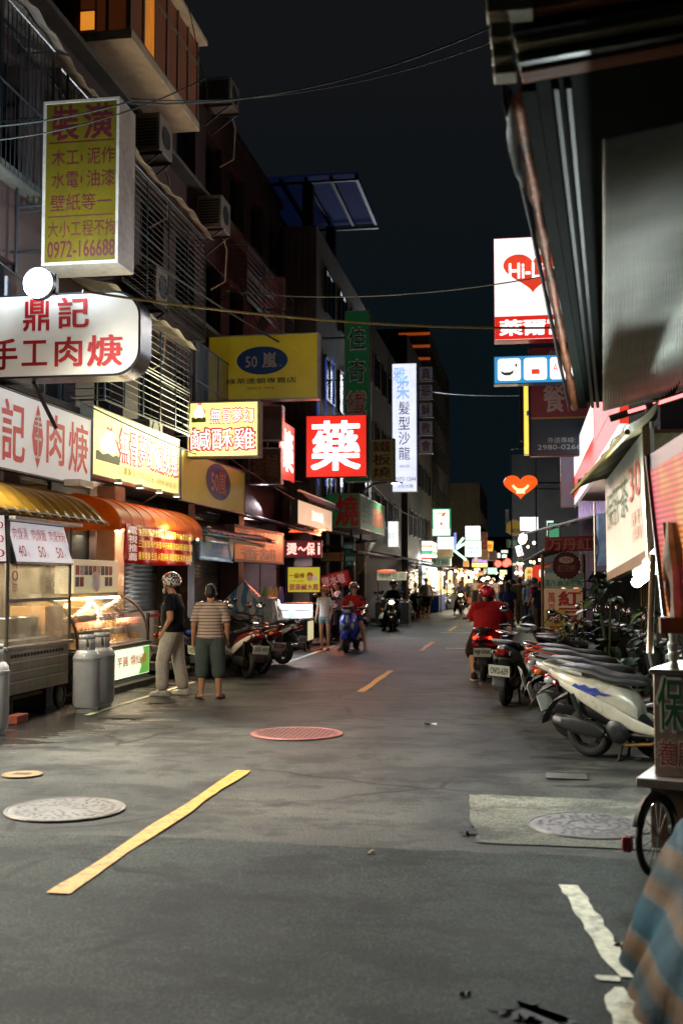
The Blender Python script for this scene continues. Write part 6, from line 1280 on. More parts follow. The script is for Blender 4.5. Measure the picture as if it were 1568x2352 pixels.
# awnings, mid right
def free_awning(label, p, m, n=40):
    t = thing('awning', label, 'awning', (0,0,0)); a,b,c,d = p
    MB().sheet(lambda u, v: a.lerp(b,u).lerp(d.lerp(c,u),v)+Vector((0,0,.02*sin(u*50)-.05*sin(pi*u))), n, 4).build('sheet', m, t, solid=.006, ang=70); MB().tube([a,b], .03, 6).build('edge_pipe', M_steel, t)
M_beige = mat('beige_canvas','#8a7c66',.7,var=.25,scale=3,dirt=.4)
free_awning('long beige canvas awning over the red bean banner', (at(1204,1226,34), at(1372,1183,19), at(1372,1183,19)+Vector((1.2,0,.35)), at(1204,1226,34)+Vector((1.6,0,.5))), M_beige)
free_awning('small beige awning over the paper lanterns', (at(1198,1292,44), at(1252,1262,30), at(1252,1262,30)+Vector((1.3,0,.3)), at(1198,1292,44)+Vector((1.6,0,.4))), M_beige)
# walls behind, right
M_corr = mat('corrugated_dark', '#4a4a48', .45, .5, var=.3, scale=2, dirt=.5)
def corr(label, x0, x1, y0, y1, Y, m, n):
    a = at(x0,y1,Y); b = at(x1,y0,Y); o = MB().sheet(lambda u, v: (a.x+(b.x-a.x)*u, Y+.02*sin(u*2*pi*n), .0+(b.z)*v), n*4, 1).build('corrugated_wall', m, None, solid=.004, ang=70); tag(o, label, 'wall')
corr('dark corrugated wall behind the potted plants', 1362, 1470, 1312, 1500, 19.4, M_corr, 30); corr('brown lit corrugated wall right of the dark one', 1471, 1640, 1290, 1500, 19.0, mat('corrugated_brown','#6a5232',.5,.3,var=.4,scale=2,dirt=.4), 30)
corr('lavender white corrugated wall beyond the red bean stall', 1332, 1420, 1150, 1500, 24.0, mat('lavender_sheet','#b8a8c4',.4,.1,var=.08,scale=2), 26)
lamp('AREA', (1.35,22.6,3.2), 40, (.93,.85,1), .4, 1.2, aim=(1.4,23.6,1.2), name='shop_light')
rw_ = MB().box(2.1,2.3,2.5,18.9,0,3.2).build('side_wall', M_corr, None, smooth=False); tag(rw_, 'dark side wall behind the right hand carts', 'wall')
# plants
plant('big leaved pot plant before the dark corrugated wall', (1.12,15.6,0), 1.75, .42, 55, .32, .075, 11); plant('feathery low pot plant by the mustard board', (.66,16.4,0), 1.15, .42, 150, .2, .025, 12); plant('dark leafy pot plant between the parked scooters and the rusty post', (1.45,13.6,0), 1.35, .4, 90, .22, .05, 13)
# tea cart, right edge
tc_ = thing('food_cart', 'stainless tea cart with green and red characters cut by the right edge', 'food cart', at(1503,1782,7.0), R(-18)); hh = 1.086-.447; wd = 1.3
MB().box(0,wd,.0,.8,0,hh-.03).build('cabinet', mat('brown_steel','#a09084',.4,.35,var=.25,scale=3,dirt=.3), tc_, bevel=.006); MB().box(-.02,wd,-.02,.82,hh-.03,hh).build('counter', M_ss, tc_, bevel=.006)
q = MB(); put_text(q,'保肝茶',.02,.27,.50,.60,-.010,.065); q.build('lettering', ink('#c8cdbc',.02), tc_, smooth=False); q = MB(); put_text(q,'保肝茶',.03,.28,.49,.59,-.014,.02); q.build('lettering', ink('#1f5a40'), tc_, smooth=False)
q = MB(); put_text(q,'養肝30顧肝',.0+.015,.06,.62,.22,-.010,.05); q.build('lettering', ink('#c8bcae',.02), tc_, smooth=False); q = MB(); put_text(q,'養肝30顧肝',.02,.065,.615,.215,-.014,.015); q.build('lettering', ink('#a02c28'), tc_, smooth=False)
MB().box(-.09,wd,-.10,.75,-.06,-.004).build('shelf_board', mat('grey_board','#8a8080',.5,.2,var=.3,dirt=.4), tc_, bevel=.006); MB().box(-.02,wd,-.04,.7,-.42,-.061).build('wooden_body', mat('grimy_wood','#6a5240',.7,var=.4,scale=4,dirt=.5), tc_, bevel=.006)
bw = MB(); Mx = Matrix.Translation((.125,-.60,-.447+.225)) @ Matrix.Rotation(R(76),4,'Z') @ Matrix.Rotation(pi/2,4,'X') @ Matrix.Scale(.68,4)
bw.lathe([(.30+.025*cos(2*pi*k/10), .025*sin(2*pi*k/10)) for k in range(11)], 36, Mx); wo = bw.build('wheel', M_tyre, tc_); sp2 = MB(); sp2.lathe([(.27,.012),(.26,.015),(.26,-.015),(.27,-.012)], 36, Mx)
for k in range(14): a_ = 2*pi*k/14; sp2.tube([Mx @ Vector((.02*cos(a_),.02*sin(a_),.02)), Mx @ Vector((.265*cos(a_+.2),.265*sin(a_+.2),0))], .003, 4)
sp2.build('rim', M_chrome, wo)
MB().loft([[tuple(Mx @ Vector((rr_*cos(a_), rr_*sin(a_), w_))) for w_, rr_ in ((-.045,.325),(0,.36),(.045,.325))] for a_ in [R(20+k*14) for k in range(11)]], caps=False, closed=False).build('mudguard', M_blk, tc_, solid=.006); MB().box(.00,.05,-.86,-.80,-.27,-.19).build('reflector', M_tail, tc_, bevel=.01)
tr_ = [(.03,0),(.03,.02),(.022,.04),(.034,.06),(.034,.085),(.022,.10),(.034,.12),(.034,.145),(.022,.16),(.028,.20),(.033,.25),(.03,.3),(.024,.33),(.036,.36),(.024,.39),(.03,.42),(.03,.95)]
MB().lathe(tr_, 18, Matrix.Translation((.10,.12,hh))).build('turned_post', mat('white_green_paint','#b8c4ba',.3,.2,var=.12,dirt=.2), tc_)
# covered trike in the right foreground
M_camo = tarp_mat('striped_tarp', [(0,'#0b4a60'),(.24,'#104250'),(.33,'#4a5a62'),(.46,'#6a523c'),(.84,'#55422f'),(1,'#16343f')], .85, (.5,.9,.3), .6, bump=.4)
tk = thing('covered_trike', 'trike bundled under a brown and teal striped tarpaulin in the right foreground', 'covered trike', (.94, 4.45, 0)); random.seed(3)
def drape(n=200, m=44):
    rings = []
    for q in range(m+1):
        v = q/m; row = []
        for k in range(n):
            a = 2*pi*k/n; c, s_ = cos(a), sin(a); w = min(1, v/.42); sup = (abs(c)**2.4+abs(s_)**2.4)**(-1/2.4)
            rx, ry = .66*sup, 1.0*sup; t_ = .80*math.sin(w*pi/2)**1.1 if v < .42 else .80+.26*((v-.42)/.58)**.7
            fold = (abs(sin(a*5.5+.6+v*1.2))**.7*.055+abs(sin(a*12+2+v*2))**.8*.030-.035)*max(0, v-.25)*1.6
            x, y = .16+(rx*t_+fold)*c, (ry*t_+fold)*s_
            top = .74+.10*math.exp(-((y-.25)/.22)**2)-.07*math.exp(-((y+.25)/.3)**2)-.10*max(0, -y-.3)
            z = top*(1-.24*w*w) if v < .42 else top*.76-(top*.76-.15)*((v-.42)/.58)
            z += .016*sin(x*17+y*9)*(1-v)+.010*sin(x*9-y*31)*(1-v)
            row.append((x, y, max(.10, z)))
        rings.append(row)
    return MB().loft(rings, caps=True)
drape().build('tarpaulin', M_camo, tk, ang=70)
Mw = Matrix.Translation((-.22,-.02,.262)) @ Matrix.Rotation(R(50),4,'Z') @ Matrix.Rotation(pi/2,4,'X'); ww3 = MB().lathe([(.235+.05*cos(2*pi*k/12), .05*sin(2*pi*k/12)) for k in range(13)], 30, Mw).build('wheel', M_tyre, tk); MB().lathe([(.001,.04),(.06,.04),(.17,.01),(.18,0),(.17,-.01),(.001,-.04)], 24, Mw).build('rim', M_rim, ww3)
MB().box(-.30,-.05,-.50,-.46,.04,.30).build('side_panel', mat('dark_brown_panel','#2c2624',.5,.2,var=.3), tk, bevel=.02); MB().beam((-.34,-.50,.34),(-.22,-.62,.04),.012,.03).build('edge_trim', M_blkpl, tk)
# misc right: ad strip, white lit signs handled with the far street
ad = thing('poster', 'slim blue and white poster strip hanging by the tilted tea sign', 'poster', at(1370,1300,13.5)); MB().sheet(lambda u, v: (.13*u,.02*sin(v*5),.62*v), 4, 8).build('sheet', mat('poster_blue_white','#7a90b4',.4,var=.5,scale=5,emit=.08), ad, solid=.004); MB().tube([(-.02,0,-.1),(-.02,0,.75)], .012, 6).build('rod', M_al, ad)
# ================================================================== SCOOTERS IN PLACE
def rear_at(x, y, rz, **k):      # scooter placed by the ground point of its rear wheel
    return (x+.62*cos(rz), y+.62*sin(rz), 0)
def sc_px(label, px, py, deg, **k):
    p = gnd(px, py); r = R(deg); return scooter(label, rear_at(p.x, p.y, r), r, **k)
sc_px('white silver scooter with a blue squiggle on its flank, nearest on the right', 1358, 1738, -27, col='#b4b1a2', decal='x', lean=R(5), style=0)
scooter('grey scooter with an orange red grab rail behind the white silver scooter', (1.05,13.35,0), R(-3), col='#8a8c88', rack='#c8401c', lean=R(5), style=0)
scooter('pale scooter with a white tail right behind the white silver one', (1.12,12.05,0), R(-6), col='#c4c4ba', lean=R(6), style=2)
sc_px('black scooter with red wheel rims and a blue tail tip in the right hand row', 1268, 1600, 8, col='#16181b', col2='#1a1c1e', rimcol='#a81c14', lean=R(5), style=1)
scooter('dark scooter with a tall screen at the back of the right hand row', (.92,17.5,0), R(28), col='#202428', lean=R(5), style=2)
scooter('grey brown scooter facing the carts near the rusty post', (1.75,10.6,0), R(150), col='#6a6458', lean=R(5), style=2)
sc_px('grey scooter with plate OVO-639 and a blue seat seen from behind', 1160, 1622, 77, col='#a4aaa8', col2='#2a3468', plate='OVO-639', lean=R(4), style=0, ls=True, seatm=mat('blue_seat','#28305c',.45,var=.2))
scooter('black scooter wedged between the red rimmed one and the grey one', (1.0,14.5,0), R(10), col='#1c1d20', lean=R(5), style=1)
scooter('silver grey scooter behind the red rimmed black one', (.95,16.7,0), R(22), col='#7c7e80', lean=R(6), style=0)
scooter('black scooter nose out by the red bean stall', (.55,17.6,0), R(20), col='#141517', lean=R(5), style=2)
red_sc = sc_px('red lit scooter with plate MJP-0968 under the woman in red', 1110, 1565, 90, col='#1a1a1c', plate='MJP-0968', lit=True, style=2, group='ridden scooters')
blue_sc = scooter('blue and silver scooter ridden by the girl in red facing the viewer', (-4.02, 25.95, 0), R(-92), col='#1d3a9e', col2='#9a9ca0', style=2, group='ridden scooters')
dk_sc = scooter('dark scooter with its headlight on, ridden by a man in black', (-4.25, 36.3, 0), R(-88), col='#24262a', head=True, group='ridden scooters', style=2)
hl_sc = scooter('far scooter with glaring headlight coming down the street', (-3.05, 54.4, 0), R(-88), col='#3a3c40', head=True, group='ridden scooters', style=2)
# left row
scooter('dark grey scooter behind the man in the helmet, farthest left', (-5.72,19.1,0), R(64), col='#2e3134', lean=R(5), style=2)
scooter('black scooter with pale leg shield beside the man in the helmet', (-5.15,19.0,0), R(74), col='#3a3c3e', col2='#b8b2a4', lean=R(5), style=1)
scooter('white flanked scooter half hidden behind the man in the striped shirt', (-5.25,20.6,0), R(118), col='#b8b6ac', lean=R(5), style=2)
sc_px('dark red scooter with chrome handlebars right of the man in the striped shirt', 568, 1558, 128, col='#5a1618', lean=R(5), style=1, col2='#d0ccc0')
sc_px('maroon and black scooter behind the dark red scooter', 600, 1548, 140, col='#3a1416', lean=R(5), style=2)
sc_px('white and black scooter with its rear wheel toward the road by the striped tarpaulin', 648, 1526, 158, col='#1c1e20', col2='#c0beb4', lean=R(5), style=1)
for k, (x, y, d, c, lab) in enumerate(((-5.35,28.9,75,'#2a2c2e','dark scooter parked behind the white stall'), (-4.95,31.4,250,'#8e1a24','cherry red scooter nose out beside the net curtain'), (-5.3,33.6,245,'#242628','black scooter against the net curtain'), (-4.7,39.5,255,'#b8bab4','pale scooter beyond the man on the lit dark scooter'), (-4.8,41.2,250,'#1e2022','black scooter in the far left row'), (-4.9,43.0,255,'#4a4c50','grey scooter in the far left row'), (-4.7,46.0,80,'#16181a','black scooter before the spiky palm'), (-4.9,52.5,260,'#2a3a6a','navy scooter past the man in the white vest'))):
    scooter(lab, (x,y,0), R(d), col=c, lean=R(4), style=k % 3)
proto = scooter('dark scooter on the right beyond the woman in red', (.75, 36.5, 0), R(172), col='#2a2c30', style=1, col2='#8a8c90')
for k, (x, y, d, lab) in enumerate(((.9,39.5,168,'second dark scooter on the right, past the first one'), (-4.75,57,255,'far dark scooter on the left under the white shop light'), (-4.6,62,250,'far dark scooter on the left deep in the market glow'), (-.1,57,95,'far scooter standing among the crowd'))):
    c = copy_tree(proto); c.location = (x,y,0); c.rotation_euler = (0,0,R(d)); c['label'] = lab
# ================================================================== PEOPLE IN PLACE
M_hel = bpy.data.materials.new('racing_helmet'); M_hel.use_nodes = True
def racing():
    n = M_hel.node_tree.nodes; l = M_hel.node_tree.links; b = n['Principled BSDF']; t = n.new('ShaderNodeTexCoord'); ck = n.new('ShaderNodeTexChecker'); ck.inputs['Scale'].default_value = 34; ck.inputs[1].default_value = (.75,.75,.75,1); ck.inputs[2].default_value = (.01,.01,.01,1); l.new(t.outputs['Object'], ck.inputs[0])
    v = n.new('ShaderNodeTexVoronoi'); v.inputs['Scale'].default_value = 11; l.new(t.outputs['Object'], v.inputs[0]); r = n.new('ShaderNodeValToRGB'); r.color_ramp.interpolation = 'CONSTANT'; r.color_ramp.elements[0].color = (.55,.03,.02,1); r.color_ramp.elements[1].position = .45; r.color_ramp.elements[1].color = (.75,.74,.72,1); e = r.color_ramp.elements.new(.72); e.color = (.02,.02,.02,1); l.new(v.outputs['Color'], r.inputs[0])
    nz = n.new('ShaderNodeTexNoise'); nz.inputs['Scale'].default_value = 4; l.new(t.outputs['Object'], nz.inputs[0]); r2 = n.new('ShaderNodeValToRGB'); r2.color_ramp.interpolation = 'CONSTANT'; r2.color_ramp.elements[1].position = .53; l.new(nz.outputs[0], r2.inputs[0])
    mx = n.new('ShaderNodeMixRGB'); l.new(r2.outputs[0], mx.inputs[0]); l.new(ck.outputs[0], mx.inputs[1]); l.new(r.outputs[0], mx.inputs[2]); l.new(mx.outputs[0], b.inputs['Base Color']); b.inputs['Roughness'].default_value = .2; b.inputs['Coat Weight'].default_value = .6
racing()
def striped(name, base, line, freq):
    m = bpy.data.materials.new(name); m.use_nodes = True; n = m.node_tree.nodes; l = m.node_tree.links; b = n['Principled BSDF']; t = n.new('ShaderNodeTexCoord'); s = n.new('ShaderNodeSeparateXYZ'); l.new(t.outputs['Object'], s.inputs[0])
    a = n.new('ShaderNodeMath'); a.operation = 'MULTIPLY'; a.inputs[1].default_value = freq; l.new(s.outputs['Z'], a.inputs[0]); f = n.new('ShaderNodeMath'); f.operation = 'FRACT'; l.new(a.outputs[0], f.inputs[0]); g = n.new('ShaderNodeMath'); g.operation = 'LESS_THAN'; g.inputs[1].default_value = .24; l.new(f.outputs[0], g.inputs[0])
    mx = n.new('ShaderNodeMixRGB'); l.new(g.outputs[0], mx.inputs[0]); mx.inputs[1].default_value = (*lin(base),1); mx.inputs[2].default_value = (*lin(line),1); l.new(mx.outputs[0], b.inputs['Base Color']); b.inputs['Roughness'].default_value = .85
    nz = n.new('ShaderNodeTexNoise'); nz.inputs['Scale'].default_value = 14; l.new(t.outputs['Object'], nz.inputs[0]); bp = n.new('ShaderNodeBump'); bp.inputs['Strength'].default_value = .3; bp.inputs['Distance'].default_value = .03; l.new(nz.outputs[0], bp.inputs['Height']); l.new(bp.outputs[0], b.inputs['Normal']); return m
white_shoe = cloth('#d8d4cc', 'white_trainer')
g = gnd(395,1598)
person('man in a black tee and patterned racing helmet, hand in his grey pocket', (g.x,g.y,0), R(88), J=dict(eL=(-.235,-.05,1.09), wL=(-.19,.07,.90), eR=(.225,.02,1.10), wR=(.17,.14,.93), aL=(-.12,.10,.085), tL=(-.14,.27,.03), kL=(-.11,.11,.49), aR=(.12,-.13,.085), tR=(.14,.04,.03), kR=(.11,-.05,.49), head=(0,.035,1.575)), h=1.74, shirt=cloth('#10151c'), sleeve=.62, pants=cloth('#c4bdb2'), plen=1.97, pw=1.06, shoes=white_shoe, helmet=(M_hel,'open'), fat=1.18, vox=.011)
hm_ = at(438,1436,15.9); bg_ = thing('sling_bag', 'black sling bag with a blue and yellow badge on the back of the helmeted man', 'bag', (g.x+.27,g.y+.02,.98)); MB().loft([sec(-.09,.0,.03,.05,p=3),sec(-.07,0,.07,.12,p=3),sec(.06,.02,.07,.15,p=3),sec(.09,.02,.03,.08,p=3)]).build('pouch', cloth('#14161a','bag_black'), bg_); MB().ell((.0,-.07,-.06),.06,.02,.04,10,6).build('badge', mat('badge_blue','#2a4a9a',.4,var=.5,scale=30), bg_); MB().tube([(-.02,-.06,.12),(-.10,-.13,.3),(-.22,-.12,.5)], .014, 6, flat=.5).build('strap', cloth('#14161a','bag_black'), bg_)
ms_ = thing('face_mask', 'white face mask pulled down to the chin of the helmeted man', 'mask', (g.x-.125,g.y,1.515)); MB().ell((0,0,0),.03,.055,.045,12,8).build('cloth', cloth('#d8dcdc','mask_white'), ms_)
g = gnd(482,1606)
person('older man in a striped polo and grey green shorts seen from behind', (g.x,g.y,0), R(14), J=dict(eL=(-.245,-.03,1.10), wL=(-.255,.03,.86), eR=(.245,-.02,1.10), wR=(.25,.06,.86), aL=(-.13,-.02,.085), aR=(.13,.0,.085), tL=(-.19,.13,.03), tR=(.19,.15,.03), kL=(-.12,.01,.49), kR=(.12,.01,.49), head=(0,.03,1.575)), h=1.61, shirt=striped('striped_polo', '#c4ab96', '#4a3a38', 21), sleeve=.86, pants=cloth('#4c554e'), plen=1.42, pw=1.24, shoes='sandal', hair='short', fat=1.12, vox=.011)
# vendor in the cart
person('stall keeper in a dark tee half hidden by steam behind the soup cart glass', (-7.12,16.3,.0), R(-110), J=dict(eL=(-.25,.12,1.12), wL=(-.12,.32,1.05), eR=(.25,.12,1.12), wR=(.12,.32,1.05)), h=1.68, shirt=cloth('#3c3834'), sleeve=.6, pants=cloth('#2a2a2c'), plen=1.9, shoes=cloth('#333333'), hair='short', vox=.014)
# girl in white
g = gnd(746,1494)
person('girl in a white tee, denim shorts and pinkish helmet beside the blue scooter', (g.x,g.y,0), R(172), J=dict(head=(.01,.03,1.565), eL=(-.21,.0,1.10), wL=(-.19,.10,.88), eR=(.22,-.02,1.10), wR=(.24,.04,.86), aL=(-.09,.02,.085), aR=(.10,-.03,.085)), h=1.50, shirt=cloth('#d8d0c8'), sleeve=.55, pants=cloth('#8fa6b4','denim'), plen=.42, pw=1.02, shoes='sandal', hair='long', helmet=(paint('#c07a6a'),'open'), skin=SKIN2, fat=.88, look=R(-20), vox=.012)
pb_ = thing('shoulder_bag', 'black shoulder strap and bag worn by the girl in white', 'bag', (g.x,g.y,0)); MB().tube([(-.10,-.115,1.30),(-.11,-.13,1.15),(-.12,-.13,.98)], .014, 6, flat=.5).build('strap', cloth('#17181b','bag_black'), pb_); MB().loft([sec(-.03,1.05,.02,.08,cx=.14),sec(.1,1.05,.05,.16,cx=.14),sec(.18,1.05,.02,.1,cx=.14)]).build('pouch', cloth('#17181b','bag_black'), pb_)
SIT = dict(pelvis=(0,-.02,.80), waist=(0,.0,.95), chest=(0,.03,1.14), neck=(0,.03,1.31), head=(0,.06,1.445), sL=(-.17,.02,1.23), sR=(.17,.02,1.23), hL=(-.09,.0,.80), hR=(.09,.0,.80))
g = Vector((-4.0,26.3,0))
person('girl in a red tee and pale camouflage helmet astride the blue scooter', (g.x,g.y,0), R(176), J={**SIT, **dict(eL=(-.27,.10,1.02), wL=(-.20,.36,1.0), eR=(.25,.10,1.0), wR=(.05,.26,1.06), kL=(-.24,.18,.50), aL=(-.29,.10,.085), tL=(-.33,.25,.03), kR=(.24,.18,.50), aR=(.30,.10,.085), tR=(.34,.25,.03))}, h=1.70, shirt=cloth('#b8241c'), sleeve=.8, pants=cloth('#3a4a8a'), plen=.45, pw=1.05, shoes=cloth('#c8bca8','beige_shoe'), hair='long', helmet=(mat('camo_helmet','#8a9078',.3,var=.6,scale=18,coat=.4),'open'), skin=SKIN2, fat=.95, look=R(15), vox=.012)
ph = thing('phone', 'pale phone held by the girl in red', 'phone', (g.x-.03,g.y-.33,1.10)); MB().box(-.035,.035,-.006,.006,-.06,.07).build('case', mat('phone_case','#9ab0a8',.3), ph, bevel=.006)
g = Vector((-.60,18.72,0))
person('woman in a loose red top and crimson helmet riding away on the right', (g.x,g.y,0), R(4), J={**SIT, **dict(chest=(.01,.06,1.13), neck=(.0,.08,1.30), head=(-.02,.11,1.42), sL=(-.19,.05,1.22), sR=(.21,.05,1.22), eL=(-.27,.22,1.02), wL=(-.30,.44,.99), eR=(.36,.16,1.02), wR=(.42,.40,.93), kL=(-.25,.25,.52), aL=(-.24,.02,.085), tL=(-.26,.17,.03), kR=(.20,.36,.60), aR=(.16,.32,.36), tR=(.16,.48,.33))}, h=1.70, shirt=cloth('#9c1520'), sleeve=.9, pants=cloth('#2a1a1c'), plen=1.3, pw=1.2, shoes=cloth('#3a2018','brown_shoe'), hair='bun', helmet=(paint('#b01434'),'open'), fat=1.48, look=R(35), vox=.011, skirt=True)
g = Vector((-4.25,36.5,0))
person('man in black and a dark helmet on the lit dark scooter', (g.x,g.y,0), R(180), J={**SIT, **dict(eL=(-.27,.16,1.04), wL=(-.30,.42,1.0), eR=(.27,.16,1.04), wR=(.30,.42,1.0), kL=(-.2,.36,.62), aL=(-.15,.33,.36), tL=(-.15,.48,.33), kR=(.22,.2,.5), aR=(.28,.12,.085), tR=(.32,.27,.03))}, h=1.74, shirt=cloth('#15171b'), sleeve=1.0, pants=cloth('#1c2434'), plen=1.9, pw=1.1, shoes=cloth('#333333'), helmet=(paint('#14161a'),'open'), fat=1.1, vox=.016, fingers=False)
g = gnd(979,1419)
person('man in a white vest and dark shorts strolling toward the viewer on the left', (g.x,g.y,0), R(182), J=dict(eL=(-.26,.02,1.10), wL=(-.27,.06,.86), eR=(.26,.02,1.10), wR=(.27,.06,.86), aL=(-.10,.08,.085), tL=(-.12,.24,.03), aR=(.11,-.06,.085)), h=1.74, shirt=cloth('#d4d0d4'), tank=True, pants=cloth('#1f2a38'), plen=.95, pw=1.25, shoes='sandal', vox=.016, fingers=False)
person('person in a grey jacket on the far scooter with the glaring headlight', (-3.05,54.6,0), R(180), J={**SIT, **dict(eL=(-.27,.16,1.04), wL=(-.30,.42,1.0), eR=(.27,.16,1.04), wR=(.30,.42,1.0), kL=(-.2,.36,.62), aL=(-.15,.33,.36), tL=(-.15,.48,.33), kR=(.24,.2,.5), aR=(.32,.12,.085), tR=(.36,.27,.03))}, h=1.74, shirt=cloth('#7a8498'), sleeve=1.8, pants=cloth('#2a2a2c'), plen=1.9, vox=.02, fingers=False)
person('person in a pale pink blouse behind the girl in red', (at(776,1400,29.5).x,29.5,0), R(120), J=dict(eL=(-.25,.18,1.15), wL=(-.08,.20,1.42)), h=1.62, shirt=cloth('#b89a9a'), sleeve=1.2, pants=cloth('#2c2c34'), plen=1.9, shoes=cloth('#333333'), vox=.018, fingers=False)
crowd = [(1165,30,0,'#1f2c54','person with long dark hair and a navy top just past the woman in red','long',None), (1181,47,10,'#8a94a4','person in a pale checked shirt in the right hand crowd','short',None), (1194,42,-10,'#5a4638','person in a brown and black tee walking away on the right','short',None), (1213,40,30,'#8aa4c0','person in a light blue shirt and white helmet on the right','short','#d8d8d4'),
 (1227,37,60,'#a83a5a','person in a pink top looking down at the right edge of the crowd','short','#6a6a70'), (1240,33,20,'#1c2434','person in navy beside the red bean stall','short',None), (1033,64,0,'#b8c0c0','person in a white shirt far left under the market lights','short',None), (1048,70,170,'#8a8a8a','person in grey far left near the market lights','short',None), (1076,74,20,'#22262c','person in black past the glaring headlight','short',None),
 (1092,80,190,'#a8a4a0','person in pale grey deep in the crowd','long',None), (1106,72,0,'#c4581c','person in orange deep in the crowd','short',None), (1120,84,10,'#6a3a3a','person in dull red deep in the crowd','short',None), (1133,66,170,'#8a7a6a','person in tan deep in the crowd','short','#c0b8b0'), (1146,76,0,'#3a3a44','person in charcoal deep in the crowd','short',None), (1157,60,20,'#4a4e58','person in slate grey left of the checked shirt','short',None),
 (1098,95,0,'#b89a7a','person in sand colour at the far end of the crowd','short',None), (1126,98,180,'#7a2a2a','person in maroon at the far end of the crowd','short',None), (1150,92,0,'#9aa0a8','person in silver grey at the far end of the crowd','short',None), (1171,72,10,'#20242c','person in black behind the checked shirt','short',None), (1186,64,0,'#6a5a4a','person in brown far behind the checked shirt','long',None), (1204,58,180,'#a83028','person in red under the yellow paper lantern','short',None)]
for k, (x, Y, d, c, lab, hr_, hel) in enumerate(crowd):
    st_w = .10*(-1)**k; person(lab, (at(x,1400,Y).x,Y,0), R(d), J=dict(aL=(-.10,st_w,.085), tL=(-.12,st_w+.16,.03), aR=(.10,-st_w,.085), tR=(.12,-st_w+.16,.03), kL=(-.1,st_w*.6+.03,.49), kR=(.1,-st_w*.6+.03,.49), wL=(-.2,.2*(k % 3)*.5,.90), wR=(.24,.1,.87)), h=1.62+.03*(k*7 % 5), shirt=cloth(c), sleeve=.6, pants=cloth(('#23262e','#3a3f4c','#4a4236')[k % 3]), plen=1.9 if k % 4 else .9, shoes=cloth('#333333'), hair=hr_, helmet=((paint(hel),'open') if hel else None), fat=1.0+.08*(k % 3), vox=.024 if Y > 45 else .017, fingers=False, face=Y < 60)
# ================================================================== FAR STREET
def far(lab, x0,y0,x1,y1,Y,face,items=(),cas=None,d=.35,name='shop_sign',cat='sign',group=None,tilt=0):
    o, w, h = S(x0,y0,x1,y1,Y); s = sign(name, lab, cat, o, 0, w, h, d, face, cas or M_al, items, group, rim=.02); s.rotation_euler.y = tilt; return s
def lit(nm, c, e): return mat('lit_'+nm, c, .4, var=0, emit=e, ecol=c)
o7, w7, h7 = S(992,1168,1034,1231,68)
c7 = rr(.02,.27,.98,.99,.06,.04)
s7e = sign('convenience_sign', 'glowing white sign box with a green rim and an orange red number 7', 'sign', o7, 0, w7, h7, .5, lit('white7','#f2fff6',1.25), lit('green_rim','#1f9a68',.5), [poly_item(rect_pts(.0,.255,1,.27), ink('#2aa870',.6)), poly_item(rect_pts(.01,.27,.07,.985), ink('#2aa870',.7)), poly_item(rect_pts(.93,.27,.99,.985), ink('#2aa870',.7)), poly_item(rect_pts(.01,.955,.99,.985), ink('#2aa870',.7)),
  poly_item([(.26,.80),(.26,.86),(.55,.86),(.55,.80)], ink('#d8c860',.7)), poly_item([(.76,.86),(.60,.86),(.50,.73),(.53,.70),(.66,.72),(.74,.80)], ink('#e0642c',.8)), poly_item(rect_pts(.43,.39,.57,.50), ink('#e0642c',.8))], rim=.03)
f7 = thing('shop_fascia', 'white lit convenience shop fascia with green orange and red stripes', 'shop fascia', (0,0,0)); a = at(927,1303,66); b = at(991,1243,66)
for k, (u0, u1, m) in enumerate(((0,.30,lit('fascia_white','#fffaf4',1.5)),(.30,.37,lit('fascia_red','#e0604a',1.0)),(.37,.50,lit('fascia_white','#fffaf4',1.5)),(.50,.64,lit('fascia_green','#4ab888',.9)),(.64,.78,lit('fascia_white','#fffaf4',1.5)),(.78,.84,lit('fascia_orange','#f0a060',1.0)),(.84,1,lit('fascia_white','#fffaf4',1.5)))):
    MB().box(a.x,b.x,66,70,a.z+(b.z-a.z)*u0,a.z+(b.z-a.z)*u1).build('band', m, f7, smooth=False)
MB().box(a.x,b.x-.9,66.2,70,0,a.z-.002).build('shop_front', lit('shop_cream','#f0e0b8',.75), f7, smooth=False); MB().box(b.x-.85,b.x,66.2,70,0,a.z-.002).build('shop_window', lit('shop_cold','#dff0f4',1.3), f7, smooth=False)
for k in range(4): MB().box(a.x+.1+k*.4,a.x+.2+k*.4,66.1,66.19,0,a.z-.01).build('pillar', M_cream, f7, smooth=False)
lamp('AREA', (-6.2,65.5,2.9), 260, (1,.97,.9), 2.0, .4, aim=(-5,61,0), name='shop_light')
LWh = lit('hot_white','#ffffff',2.2); LCol = lit('cold_white','#f2f6ff',1.6)
far('long white lit fascia glaring beyond the green fascia', 857,1197,915,1257,52,lit('white_fascia','#f4f6f2',1.2),[('傳統豆花',.2,.3,.9,.55,ink('#9ab8a8',.6),.0)])
far('white lit box just under the convenience sign box', 1004,1233,1042,1262,66,LCol); far('tan board under the white lit box on the left', 1004,1262,1039,1279,65,mat('tan_board','#6a5a38',.5,var=.4,scale=2,emit=.1)); far('pale green board with grey characters lower on the left', 990,1281,1035,1300,62,mat('mint_board','#6a8a7c',.5,var=.2,emit=.15),[('打鐵',.1,.15,.9,.85,ink('#3a4a48'),.03)])
far('bright white rounded lit sign, upper of a joined pair', 1068,1208,1103,1240,74,LWh); far('pale green lit sign, lower of a joined pair', 1067,1241,1105,1279,74,lit('mint_white','#d8fff0',1.0),[('青蛙下蛋',.15,.45,.85,.6,ink('#5ab89a',.6),.02),('撞奶',.2,.2,.8,.35,ink('#5ab89a',.6),.02)])
far('dark red vertical sign with dim characters past the white pair', 1105,1222,1119,1263,86,mat('dark_red_vert','#5a1a18',.5,emit=.06),[('小吃店',.2,.1,.8,.9,ink('#a04a3a',.1),.02,True)])
